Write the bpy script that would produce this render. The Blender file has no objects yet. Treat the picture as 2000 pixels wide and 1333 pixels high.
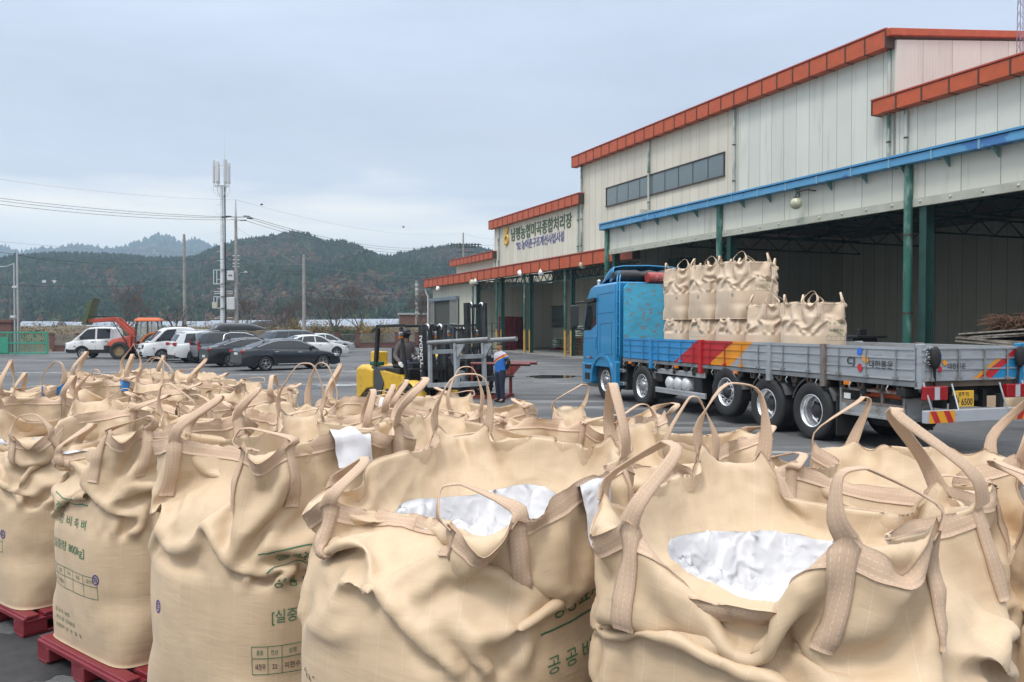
import bpy, bmesh, math, random
import numpy as np
from mathutils import Vector, Matrix, Euler, noise as mnoise
R = math.radians
S = bpy.context.scene
COL = S.collection
random.seed(7)

# ------------------------------------------------------------------ camera, sky, sun, exposure
CAM_H, PITCH, FPX = 2.15, R(1.15), 1614.3
cam_d = bpy.data.cameras.new('camera')
cam_d.sensor_width = 22.3
cam_d.lens = 18.0
cam_d.clip_start = 0.05
cam_d.clip_end = 8000
cam = bpy.data.objects.new('camera', cam_d)
cam.location = (0, 0, CAM_H)
cam.rotation_euler = (R(90) - PITCH, 0, 0)
COL.objects.link(cam)
S.camera = cam
S.view_settings.view_transform = 'Standard'
S.view_settings.look = 'None'
S.view_settings.exposure = 0.0
S.view_settings.gamma = 1.0

SUN_EL, SUN_AZ = R(60), R(215)      # azimuth measured clockwise from +Y: high behind the camera, a little left
W = bpy.data.worlds.new('World')
S.world = W
W.use_nodes = True
def build_world():
    nt = W.node_tree; n = nt.nodes; l = nt.links
    for x in list(n): n.remove(x)
    out = n.new('ShaderNodeOutputWorld'); bg = n.new('ShaderNodeBackground')
    tc = n.new('ShaderNodeTexCoord'); sp = n.new('ShaderNodeSeparateXYZ')
    l.new(tc.outputs['Generated'], sp.inputs[0])
    sky = n.new('ShaderNodeTexSky'); sky.sky_type = 'NISHITA'; sky.sun_disc = False
    sky.sun_elevation = SUN_EL; sky.sun_rotation = SUN_AZ
    sk = n.new('ShaderNodeVectorMath'); sk.operation = 'SCALE'; sk.inputs['Scale'].default_value = 0.11
    l.new(sky.outputs[0], sk.inputs[0])
    # cloud deck: brightness rises to the zenith as under any overcast, cream low down, blue grey higher
    ramp = n.new('ShaderNodeValToRGB'); e = ramp.color_ramp.elements
    e[0].position = 0.0; e[0].color = (0.86, 0.87, 0.90, 1)
    e[1].position = 1.0; e[1].color = (2.7, 2.8, 2.95, 1)
    for p, c in ((0.075, (1.10, 1.06, 0.99, 1)), (0.12, (1.30, 1.19, 1.02, 1)), (0.165, (0.73, 0.755, 0.84, 1)), (0.24, (0.68, 0.735, 0.87, 1)),
                 (0.33, (0.72, 0.80, 0.97, 1)), (0.40, (0.86, 0.94, 1.06, 1)), (0.6, (2.0, 2.1, 2.25, 1))):
        q = e.new(p); q.color = c
    mp = n.new('ShaderNodeMapping'); mp.inputs['Scale'].default_value = (1.3, 1.3, 7.0)
    l.new(tc.outputs['Generated'], mp.inputs[0])
    nz = n.new('ShaderNodeTexNoise'); nz.inputs['Scale'].default_value = 1.9; nz.inputs['Detail'].default_value = 5; nz.inputs['Roughness'].default_value = 0.5
    nz.inputs['Distortion'].default_value = 0.4
    l.new(mp.outputs[0], nz.inputs['Vector'])
    # wobble the height used by the ramp so that the bands break up
    ma = n.new('ShaderNodeMath'); ma.operation = 'MULTIPLY_ADD'; ma.inputs[1].default_value = 0.16; 
    sb = n.new('ShaderNodeMath'); sb.operation = 'ADD'; sb.inputs[1].default_value = -0.08
    l.new(sp.outputs['Z'], sb.inputs[0]); l.new(nz.outputs['Fac'], ma.inputs[0]); l.new(sb.outputs[0], ma.inputs[2])
    l.new(ma.outputs[0], ramp.inputs[0])
    nz2 = n.new('ShaderNodeTexNoise'); nz2.inputs['Scale'].default_value = 1.4; nz2.inputs['Detail'].default_value = 6; nz2.inputs['Roughness'].default_value = 0.55
    mp2 = n.new('ShaderNodeMapping'); mp2.inputs['Scale'].default_value = (1.2, 1.2, 5.0); mp2.inputs['Location'].default_value = (3.1, 1.7, 0.4)
    l.new(tc.outputs['Generated'], mp2.inputs[0]); l.new(mp2.outputs[0], nz2.inputs['Vector'])
    mr = n.new('ShaderNodeMapRange'); mr.inputs[1].default_value = 0.3; mr.inputs[2].default_value = 0.7; mr.inputs[3].default_value = 0.87; mr.inputs[4].default_value = 1.15
    l.new(nz2.outputs['Fac'], mr.inputs[0])
    mu = n.new('ShaderNodeVectorMath'); mu.operation = 'SCALE'
    l.new(ramp.outputs[0], mu.inputs[0]); l.new(mr.outputs[0], mu.inputs['Scale'])
    mx = n.new('ShaderNodeMixRGB'); mx.inputs[0].default_value = 0.9
    l.new(sk.outputs[0], mx.inputs[1]); l.new(mu.outputs[0], mx.inputs[2])
    l.new(mx.outputs[0], bg.inputs[0]); bg.inputs[1].default_value = 1.0
    l.new(bg.outputs[0], out.inputs[0])
build_world()
sun_d = bpy.data.lights.new('sun', 'SUN')
sun_d.energy = 2.1
sun_d.angle = R(14)
sun_d.color = (1.0, 0.96, 0.9)
sun = bpy.data.objects.new('sun', sun_d)
sun.rotation_euler = (R(90) - SUN_EL, 0, math.pi - SUN_AZ)
COL.objects.link(sun)
try:
    S.cycles.max_bounces = 6; S.cycles.diffuse_bounces = 3; S.cycles.transparent_max_bounces = 12; S.cycles.volume_bounces = 0
    S.cycles.sample_clamp_indirect = 6
    S.cycles.use_denoising = True
except Exception: pass

# ------------------------------------------------------------------ pixel of the survey sheet -> point of the place
def ray(px, py):
    cx, cy = (px - 1000) / FPX, (666.5 - py) / FPX
    f = Vector((0, math.cos(PITCH), -math.sin(PITCH))); u = Vector((0, math.sin(PITCH), math.cos(PITCH)))
    return f + Vector((1, 0, 0)) * cx + u * cy
def G(px, py, z=0.0):
    d = ray(px, py); return Vector((0, 0, CAM_H)) + d * ((z - CAM_H) / d.z)
def Q(px, py, Y):
    d = ray(px, py); return Vector((0, 0, CAM_H)) + d * (Y / d.y)

# ------------------------------------------------------------------ objects
def tag(o, label=None, cat=None, group=None, kind=None):
    if label: o['label'] = label
    if cat: o['category'] = cat
    if group: o['group'] = group
    if kind: o['kind'] = kind
    return o
def thing(name, label, cat, loc=(0, 0, 0), rz=0.0, group=None):
    o = bpy.data.objects.new(name, None); COL.objects.link(o)
    o.empty_display_size = 0.2
    o.location = loc; o.rotation_euler = (0, 0, rz)
    return tag(o, label, cat, group)
def copy_tree(o, parent=None):
    c = o.copy(); COL.objects.link(c); c.parent = parent
    for ch in list(o.children): copy_tree(ch, c)
    return c
class MB:
    """collects verts and faces, then becomes ONE mesh object"""
    def __init__(s): s.v = []; s.f = []; s.sm = []
    def add(s, vs, fs, smooth=False, M=None):
        b = len(s.v)
        if M is not None: vs = [M @ Vector(p) for p in vs]
        s.v.extend([tuple(p) for p in vs]); s.f.extend([tuple(i + b for i in f) for f in fs]); s.sm.extend([smooth] * len(fs))
        return s
    def box(s, c, d, rz=0.0, M=None, taper=None):
        x, y, z = d[0] / 2, d[1] / 2, d[2] / 2
        t = taper or (1, 1)
        vs = [(-x, -y, -z), (x, -y, -z), (x, y, -z), (-x, y, -z), (-x * t[0], -y * t[1], z), (x * t[0], -y * t[1], z), (x * t[0], y * t[1], z), (-x * t[0], y * t[1], z)]
        m = Matrix.Translation(c) @ Matrix.Rotation(rz, 4, 'Z')
        if M is not None: m = M @ m
        return s.add(vs, [(3, 2, 1, 0), (4, 5, 6, 7), (0, 1, 5, 4), (1, 2, 6, 5), (2, 3, 7, 6), (3, 0, 4, 7)], False, m)
    def beam(s, p0, p1, w, h, up=(0, 0, 1)):
        """box of section w x h from p0 to p1"""
        p0, p1 = Vector(p0), Vector(p1); d = (p1 - p0); L = d.length; d.normalize()
        up = Vector(up)
        if abs(d.dot(up)) > 0.98: up = Vector((1, 0, 0))
        side = d.cross(up).normalized(); u2 = side.cross(d)
        vs = []
        for p in (p0, p1):
            for a, b in ((-1, -1), (1, -1), (1, 1), (-1, 1)): vs.append(p + side * a * w / 2 + u2 * b * h / 2)
        return s.add(vs, [(3, 2, 1, 0), (4, 5, 6, 7), (0, 1, 5, 4), (1, 2, 6, 5), (2, 3, 7, 6), (3, 0, 4, 7)])
    def cyl(s, p0, p1, r0, r1=None, n=16, caps=True):
        r1 = r0 if r1 is None else r1
        p0, p1 = Vector(p0), Vector(p1); d = (p1 - p0).normalized()
        a = d.orthogonal().normalized(); b = d.cross(a)
        vs = [p + (a * math.cos(2 * math.pi * k / n) + b * math.sin(2 * math.pi * k / n)) * r for p, r in ((p0, r0), (p1, r1)) for k in range(n)]
        s.add(vs, [(k, (k + 1) % n, n + (k + 1) % n, n + k) for k in range(n)], True)
        if caps: s.add(vs[:n][::-1], [tuple(range(n))]); s.add(vs[n:], [tuple(range(n))])
        return s
    def tube(s, pts, r, n=8, caps=True):
        pts = [Vector(p) for p in pts]; rr = r if hasattr(r, '__len__') else [r] * len(pts)
        vs = []; prev = None
        for i, p in enumerate(pts):
            d = (pts[min(i + 1, len(pts) - 1)] - pts[max(i - 1, 0)]).normalized()
            a = d.orthogonal().normalized() if prev is None else (prev - d * prev.dot(d)).normalized()
            prev = a; b = d.cross(a)
            vs += [p + (a * math.cos(2 * math.pi * k / n) + b * math.sin(2 * math.pi * k / n)) * rr[i] for k in range(n)]
        m = len(pts)
        s.add(vs, [(i * n + k, i * n + (k + 1) % n, (i + 1) * n + (k + 1) % n, (i + 1) * n + k) for i in range(m - 1) for k in range(n)], True)
        if caps: s.add(vs[:n][::-1], [tuple(range(n))]); s.add(vs[-n:], [tuple(range(n))])
        return s
    def lathe(s, prof, c=(0, 0, 0), axis='Z', n=24, M=None):
        """prof: list of (radius, along)"""
        vs = []
        for r, t in prof:
            for k in range(n):
                a = 2 * math.pi * k / n; u, v = r * math.cos(a), r * math.sin(a)
                p = {'Z': (u, v, t), 'Y': (v, t, u), 'X': (t, u, v)}[axis]
                vs.append((p[0] + c[0], p[1] + c[1], p[2] + c[2]))
        return s.add(vs, [(i * n + k, i * n + (k + 1) % n, (i + 1) * n + (k + 1) % n, (i + 1) * n + k) for i in range(len(prof) - 1) for k in range(n)], True, M)
    def prism(s, poly, y0, y1, M=None, plane='XZ', smooth=False):
        """extrude a 2-D outline; plane XZ: outline in x,z extruded along y"""
        def P(p, t): return {'XZ': (p[0], t, p[1]), 'XY': (p[0], p[1], t), 'YZ': (t, p[0], p[1])}[plane]
        n = len(poly)
        vs = [P(p, y0) for p in poly] + [P(p, y1) for p in poly]
        s.add(vs, [(k, (k + 1) % n, n + (k + 1) % n, n + k) for k in range(n)], smooth, M)
        s.add(vs, [tuple(range(n))[::-1], tuple(range(n, 2 * n))], False, M)
        return s
    def grid(s, rows, smooth=True, closed=False, M=None):
        """rows: list of equal-length point lists"""
        n = len(rows[0]); vs = [p for r in rows for p in r]
        kk = n if closed else n - 1
        return s.add(vs, [(i * n + k, i * n + (k + 1) % n, (i + 1) * n + (k + 1) % n, (i + 1) * n + k) for i in range(len(rows) - 1) for k in range(kk)], smooth, M)
    def ball(s, c, r, n=12, m=8, sc=(1, 1, 1), rot=None):
        rows = []
        for i in range(m + 1):
            t = math.pi * i / m
            row = [Vector((math.sin(t) * math.cos(2 * math.pi * k / n) * sc[0], math.sin(t) * math.sin(2 * math.pi * k / n) * sc[1], math.cos(t) * sc[2])) * r for k in range(n)]
            if rot is not None: row = [rot @ p for p in row]
            rows.append([p + Vector(c) for p in row])
        return s.grid(rows, True, True)
    def build(s, name, mat, parent=None, bevel=0.0, sharp=None, M=None, seg=2, fix=True):
        me = bpy.data.meshes.new(name)
        me.from_pydata(s.v, [], s.f)
        me.polygons.foreach_set('use_smooth', s.sm)
        if fix:
            bm = bmesh.new(); bm.from_mesh(me); bmesh.ops.recalc_face_normals(bm, faces=bm.faces); bm.to_mesh(me); bm.free()
        if sharp is not None: me.set_sharp_from_angle(angle=R(sharp))
        if mat: me.materials.append(mat)
        o = bpy.data.objects.new(name, me); COL.objects.link(o)
        if M is not None: o.matrix_local = M
        if parent is not None: o.parent = parent
        if bevel:
            b = o.modifiers.new('bevel', 'BEVEL'); b.width = bevel; b.segments = seg; b.limit_method = 'ANGLE'; b.angle_limit = R(35)
            b.harden_normals = False
        return o
def np_mesh(name, V, F, mat, parent=None, smooth=True, uv=None):
    """mesh from numpy: V (n,3), F (m,4) quads"""
    me = bpy.data.meshes.new(name)
    V = np.asarray(V, np.float32); F = np.asarray(F, np.int32)
    k = F.shape[1]
    me.vertices.add(len(V)); me.vertices.foreach_set('co', V.ravel())
    me.loops.add(F.size); me.loops.foreach_set('vertex_index', F.ravel())
    me.polygons.add(len(F)); me.polygons.foreach_set('loop_start', np.arange(len(F), dtype=np.int32) * k)
    me.polygons.foreach_set('loop_total', np.full(len(F), k, np.int32))
    me.polygons.foreach_set('use_smooth', np.full(len(F), smooth, bool))
    if uv is not None:
        ul = me.uv_layers.new(name='UVMap')
        ul.data.foreach_set('uv', np.asarray(uv, np.float32)[F.ravel()].ravel())
    me.update(calc_edges=True); me.validate()
    if mat: me.materials.append(mat)
    o = bpy.data.objects.new(name, me); COL.objects.link(o)
    if parent is not None: o.parent = parent
    return o

# ------------------------------------------------------------------ materials
MATS = {}
def mat(name, col, rough=0.5, metal=0.0, var=0.0, scale=3.0, dirt=None, dirt_amt=0.0, dirt_scale=2.0, bump=0.0, bump_scale=40.0, coat=0.0, spec=0.5, stretch=(1, 1, 1), trans=0.0, coords='Object', dirt_lo=0.52, dirt_hi=0.68, ridged=False):
    """principled material: colour variation, a dirt / wear layer with its own shape, fine bump"""
    if name in MATS: return MATS[name]
    m = bpy.data.materials.new(name); m.use_nodes = True; MATS[name] = m
    n = m.node_tree.nodes; l = m.node_tree.links; b = n['Principled BSDF']
    c = (*col, 1)
    b.inputs['Base Color'].default_value = c; b.inputs['Roughness'].default_value = rough; b.inputs['Metallic'].default_value = metal
    b.inputs['Coat Weight'].default_value = coat; b.inputs['Coat Roughness'].default_value = 0.08; b.inputs['Specular IOR Level'].default_value = spec
    if trans: b.inputs['Transmission Weight'].default_value = trans
    m.diffuse_color = c
    if var or dirt or bump:
        tc = n.new('ShaderNodeTexCoord'); mp = n.new('ShaderNodeMapping'); mp.inputs['Scale'].default_value = stretch
        l.new(tc.outputs[coords], mp.inputs[0]); vec = mp.outputs[0]
        cur = None
        if var:
            t = n.new('ShaderNodeTexNoise'); t.inputs['Scale'].default_value = scale; t.inputs['Detail'].default_value = 5
            l.new(vec, t.inputs['Vector'])
            mr = n.new('ShaderNodeMapRange'); mr.inputs[1].default_value = 0.3; mr.inputs[2].default_value = 0.7; mr.inputs[3].default_value = 1 - var; mr.inputs[4].default_value = 1 + var
            l.new(t.outputs['Fac'], mr.inputs[0])
            s = n.new('ShaderNodeVectorMath'); s.operation = 'SCALE'; s.inputs[0].default_value = col
            l.new(mr.outputs[0], s.inputs['Scale']); cur = s.outputs[0]
        if dirt:
            t = n.new('ShaderNodeTexNoise'); t.inputs['Scale'].default_value = dirt_scale; t.inputs['Detail'].default_value = 9; t.inputs['Roughness'].default_value = 0.65
            l.new(vec, t.inputs['Vector'])
            mr = n.new('ShaderNodeMapRange'); mr.inputs[1].default_value = dirt_lo; mr.inputs[2].default_value = dirt_hi; mr.inputs[4].default_value = dirt_amt
            l.new(t.outputs['Fac'], mr.inputs[0])
            mx = n.new('ShaderNodeMixRGB'); mx.inputs[2].default_value = (*dirt, 1)
            if cur: l.new(cur, mx.inputs[1])
            else: mx.inputs[1].default_value = c
            l.new(mr.outputs[0], mx.inputs[0]); cur = mx.outputs[0]
            ad = n.new('ShaderNodeMath'); ad.operation = 'MULTIPLY_ADD'; ad.inputs[1].default_value = 0.3; ad.inputs[2].default_value = rough
            l.new(mr.outputs[0], ad.inputs[0]); l.new(ad.outputs[0], b.inputs['Roughness'])
        if cur: l.new(cur, b.inputs['Base Color'])
        if bump:
            t = n.new('ShaderNodeTexNoise'); t.inputs['Scale'].default_value = bump_scale; t.inputs['Detail'].default_value = 4
            if ridged: t.noise_type = 'RIDGED_MULTIFRACTAL'; t.inputs['Detail'].default_value = 2; t.inputs['Distortion'].default_value = 0.4
            l.new(vec, t.inputs['Vector'])
            bp = n.new('ShaderNodeBump'); bp.inputs['Strength'].default_value = bump; bp.inputs['Distance'].default_value = 0.02
            l.new(t.outputs['Fac'], bp.inputs['Height']); l.new(bp.outputs[0], b.inputs['Normal'])
    return m
TEXT_CACHE = {}
def text_mesh(txt, size=1.0, spacing=1.0, bold=0.0):
    """(verts 2-D list, faces) of a line of lettering, centred on its own box"""
    key = (txt, spacing, bold)
    if key not in TEXT_CACHE:
        c = bpy.data.curves.new('lettering', 'FONT'); c.body = txt; c.size = 1.0; c.space_character = spacing; c.resolution_u = 4; c.offset = bold
        o = bpy.data.objects.new('lettering', c); COL.objects.link(o)
        dg = bpy.context.evaluated_depsgraph_get()
        me = bpy.data.meshes.new_from_object(o.evaluated_get(dg))
        vs = np.array([v.co[:2] for v in me.vertices]) if len(me.vertices) else np.zeros((0, 2))
        fs = [tuple(p.vertices) for p in me.polygons]
        bpy.data.objects.remove(o); bpy.data.curves.remove(c); bpy.data.meshes.remove(me)
        if len(vs): vs = vs - (vs.min(0) + vs.max(0)) / 2
        TEXT_CACHE[key] = (vs, fs)
    vs, fs = TEXT_CACHE[key]
    return vs * size, fs
def flat_text(mb, txt, M, size, width=None, spacing=1.0, bold=0.0, depth=0.0):
    """lettering in the local XY plane of M; width: fit to this width; depth: raise it as solid letters"""
    vs, fs = text_mesh(txt, size, spacing, bold)
    if not len(vs): return
    k = 1.0 if width is None else width / (vs[:, 0].max() - vs[:, 0].min())
    top = [(a * k, b, depth) for a, b in vs]
    mb.add(top, fs, False, M)
    if depth:
        edges = {}
        for f in fs:
            for i in range(len(f)):
                e = (f[i], f[(i + 1) % len(f)])
                if (e[1], e[0]) in edges: del edges[(e[1], e[0])]
                else: edges[e] = 1
        n = len(vs)
        mb.add(top + [(p[0], p[1], 0) for p in top], [(b, a, a + n, b + n) for a, b in edges], False, M)
# ------------------------------------------------------------------ woven bulk bags
def bag_fabric_mat(name, col, thread=0.55, bump=0.33):
    m = bpy.data.materials.new(name); m.use_nodes = True
    n = m.node_tree.nodes; l = m.node_tree.links; b = n['Principled BSDF']
    b.inputs['Roughness'].default_value = 0.55; b.inputs['Specular IOR Level'].default_value = 0.45
    b.inputs['Sheen Weight'].default_value = 0.12
    uv = n.new('ShaderNodeUVMap'); uv.uv_map = 'UVMap'
    sp = n.new('ShaderNodeSeparateXYZ'); l.new(uv.outputs[0], sp.inputs[0])
    def math1(op, a, v=None, c=None):
        k = n.new('ShaderNodeMath'); k.operation = op
        if hasattr(a, 'links') or not isinstance(a, (int, float)): l.new(a, k.inputs[0])
        else: k.inputs[0].default_value = a
        if v is not None:
            if isinstance(v, (int, float)): k.inputs[1].default_value = v
            else: l.new(v, k.inputs[1])
        if c is not None: k.inputs[2].default_value = c
        return k.outputs[0]
    # white reinforcement threads running up the cloth in pairs
    fr = math1('FRACT', math1('MULTIPLY', sp.outputs['X'], 1 / 0.27))
    l1 = math1('LESS_THAN', math1('ABSOLUTE', math1('SUBTRACT', fr, 0.30)), 0.0055)
    l2 = math1('LESS_THAN', math1('ABSOLUTE', math1('SUBTRACT', fr, 0.70)), 0.0055)
    dash = math1('LESS_THAN', math1('FRACT', math1('MULTIPLY', sp.outputs['Y'], 1 / 0.013)), 0.8)
    ln = math1('MULTIPLY', math1('MAXIMUM', l1, l2), dash)
    ln = math1('MULTIPLY', ln, thread)
    mp = n.new('ShaderNodeMapping'); mp.inputs['Scale'].default_value = (2.2, 2.2, 2.2); l.new(uv.outputs[0], mp.inputs[0])
    oi = n.new('ShaderNodeObjectInfo'); cb = n.new('ShaderNodeCombineXYZ'); l.new(oi.outputs['Random'], cb.inputs['Z'])
    l.new(math1('MULTIPLY', oi.outputs['Random'], 40.0), cb.inputs['Z']); l.new(cb.outputs[0], mp.inputs['Location'])
    nz = n.new('ShaderNodeTexNoise'); nz.inputs['Scale'].default_value = 1.6; nz.inputs['Detail'].default_value = 6; nz.inputs['Roughness'].default_value = 0.6; l.new(mp.outputs[0], nz.inputs['Vector'])
    mr = n.new('ShaderNodeMapRange'); mr.inputs[1].default_value = 0.3; mr.inputs[2].default_value = 0.7; mr.inputs[3].default_value = 0.93; mr.inputs[4].default_value = 1.06; l.new(nz.outputs['Fac'], mr.inputs[0])
    # weave: faint cross hatch of the slit tape
    wv = n.new('ShaderNodeTexNoise'); wv.inputs['Scale'].default_value = 1.0; wv.inputs['Detail'].default_value = 3
    mw = n.new('ShaderNodeMapping'); mw.inputs['Scale'].default_value = (14, 230, 1); l.new(uv.outputs[0], mw.inputs[0]); l.new(mw.outputs[0], wv.inputs['Vector'])
    mr2 = n.new('ShaderNodeMapRange'); mr2.inputs[1].default_value = 0.35; mr2.inputs[2].default_value = 0.65; mr2.inputs[3].default_value = 0.982; mr2.inputs[4].default_value = 1.015; l.new(wv.outputs['Fac'], mr2.inputs[0])
    s = n.new('ShaderNodeVectorMath'); s.operation = 'SCALE'; s.inputs[0].default_value = col; l.new(math1('MULTIPLY', mr.outputs[0], mr2.outputs[0]), s.inputs['Scale'])
    mx = n.new('ShaderNodeMixRGB'); mx.inputs[2].default_value = (0.66, 0.58, 0.46, 1); l.new(s.outputs[0], mx.inputs[1]); l.new(ln, mx.inputs[0])
    l.new(mx.outputs[0], b.inputs['Base Color'])
    # wrinkles: short horizontal creases where the load pulls the cloth, crumple everywhere
    m3 = n.new('ShaderNodeMapping'); m3.inputs['Scale'].default_value = (5, 34, 1); l.new(uv.outputs[0], m3.inputs[0]); l.new(cb.outputs[0], m3.inputs['Location'])
    w3 = n.new('ShaderNodeTexNoise'); w3.inputs['Scale'].default_value = 1.0; w3.inputs['Detail'].default_value = 3; w3.inputs['Distortion'].default_value = 0.6; l.new(m3.outputs[0], w3.inputs['Vector'])
    m4 = n.new('ShaderNodeMapping'); m4.inputs['Scale'].default_value = (9, 9, 1); l.new(uv.outputs[0], m4.inputs[0]); l.new(cb.outputs[0], m4.inputs['Location'])
    w4 = n.new('ShaderNodeTexVoronoi'); w4.feature = 'F1'; w4.inputs['Scale'].default_value = 1.0; l.new(m4.outputs[0], w4.inputs['Vector'])
    w5 = n.new('ShaderNodeTexNoise'); w5.noise_type = 'RIDGED_MULTIFRACTAL'; w5.inputs['Scale'].default_value = 0.62; w5.inputs['Detail'].default_value = 3; w5.inputs['Distortion'].default_value = 0.5; l.new(m4.outputs[0], w5.inputs['Vector'])
    hs = math1('ADD', math1('MULTIPLY', w4.outputs['Distance'], 0.35), math1('MULTIPLY', w5.outputs['Fac'], 0.55))
    hh = n.new('ShaderNodeMath'); hh.operation = 'ADD'; l.new(math1('MULTIPLY', w3.outputs['Fac'], 0.36), hh.inputs[0]); l.new(hs, hh.inputs[1])
    bp = n.new('ShaderNodeBump'); bp.inputs['Strength'].default_value = bump; bp.inputs['Distance'].default_value = 0.015
    l.new(hh.outputs[0], bp.inputs['Height']); l.new(bp.outputs[0], b.inputs['Normal'])
    return m
def webbing_mat(name, col):
    m = bpy.data.materials.new(name); m.use_nodes = True
    n = m.node_tree.nodes; l = m.node_tree.links; b = n['Principled BSDF']
    b.inputs['Roughness'].default_value = 0.75; b.inputs['Specular IOR Level'].default_value = 0.2
    uv = n.new('ShaderNodeUVMap'); uv.uv_map = 'UVMap'
    w = n.new('ShaderNodeTexWave'); w.wave_type = 'BANDS'; w.bands_direction = 'X'; w.inputs['Scale'].default_value = 1.0; w.inputs['Distortion'].default_value = 0.3
    mp = n.new('ShaderNodeMapping'); mp.inputs['Scale'].default_value = (7.2, 1.6, 1); l.new(uv.outputs[0], mp.inputs[0]); l.new(mp.outputs[0], w.inputs['Vector'])
    sp = n.new('ShaderNodeSeparateXYZ'); l.new(uv.outputs[0], sp.inputs[0])
    def mth(op, a, v):
        k = n.new('ShaderNodeMath'); k.operation = op; l.new(a, k.inputs[0])
        if isinstance(v, (int, float)): k.inputs[1].default_value = v
        else: l.new(v, k.inputs[1])
        return k.outputs[0]
    # uv.x across the strap in units of its width times 10, uv.y along it in decimetres
    ds = mth('LESS_THAN', mth('FRACT', mth('MULTIPLY', sp.outputs['Y'], 6.5), 0), 0.62)
    rows = mth('LESS_THAN', mth('ABSOLUTE', mth('SUBTRACT', mth('FRACT', mth('MULTIPLY', sp.outputs['X'], 0.4), 0), 0.5), 0), 0.055)
    nz = n.new('ShaderNodeTexNoise'); nz.inputs['Scale'].default_value = 9.0; l.new(uv.outputs[0], nz.inputs['Vector'])
    st = mth('MULTIPLY', mth('MULTIPLY', rows, ds), 0.6)
    mr = n.new('ShaderNodeMapRange'); mr.inputs[3].default_value = 0.86; mr.inputs[4].default_value = 1.10; l.new(w.outputs['Fac'], mr.inputs[0])
    mr2 = n.new('ShaderNodeMapRange'); mr2.inputs[1].default_value = .3; mr2.inputs[2].default_value = .7; mr2.inputs[3].default_value = 0.90; mr2.inputs[4].default_value = 1.08; l.new(nz.outputs['Fac'], mr2.inputs[0])
    s = n.new('ShaderNodeVectorMath'); s.operation = 'SCALE'; s.inputs[0].default_value = col; l.new(mth('MULTIPLY', mr.outputs[0], mr2.outputs[0]), s.inputs['Scale'])
    mx = n.new('ShaderNodeMixRGB'); mx.inputs[2].default_value = (0.68, 0.58, 0.47, 1); l.new(s.outputs[0], mx.inputs[1]); l.new(st, mx.inputs[0]); l.new(mx.outputs[0], b.inputs['Base Color'])
    bp = n.new('ShaderNodeBump'); bp.inputs['Strength'].default_value = 0.35; bp.inputs['Distance'].default_value = 0.003; l.new(w.outputs['Fac'], bp.inputs['Height']); l.new(bp.outputs[0], b.inputs['Normal'])
    return m
FABRIC = bag_fabric_mat('woven bag cloth', (0.525, 0.388, 0.248), 0.30)
FABRIC_PALE = bag_fabric_mat('pale woven bag cloth', (0.58, 0.45, 0.325), 0.1, 0.12)
WEB = webbing_mat('bag webbing', (0.54, 0.385, 0.27))
LINER = mat('white film liner', (0.60, 0.595, 0.605), 0.52, spec=0.3, bump=0.8, bump_scale=17, ridged=True)
PAPER = mat('white label paper', (0.66, 0.66, 0.68), 0.55)
INK = mat('green printing ink', (0.045, 0.16, 0.08), 0.6, var=0.25, scale=30)
PEN = mat('black marker', (0.035, 0.03, 0.035), 0.6)
VIOLET = mat('violet stamp ink', (0.045, 0.03, 0.22), 0.6)

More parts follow.
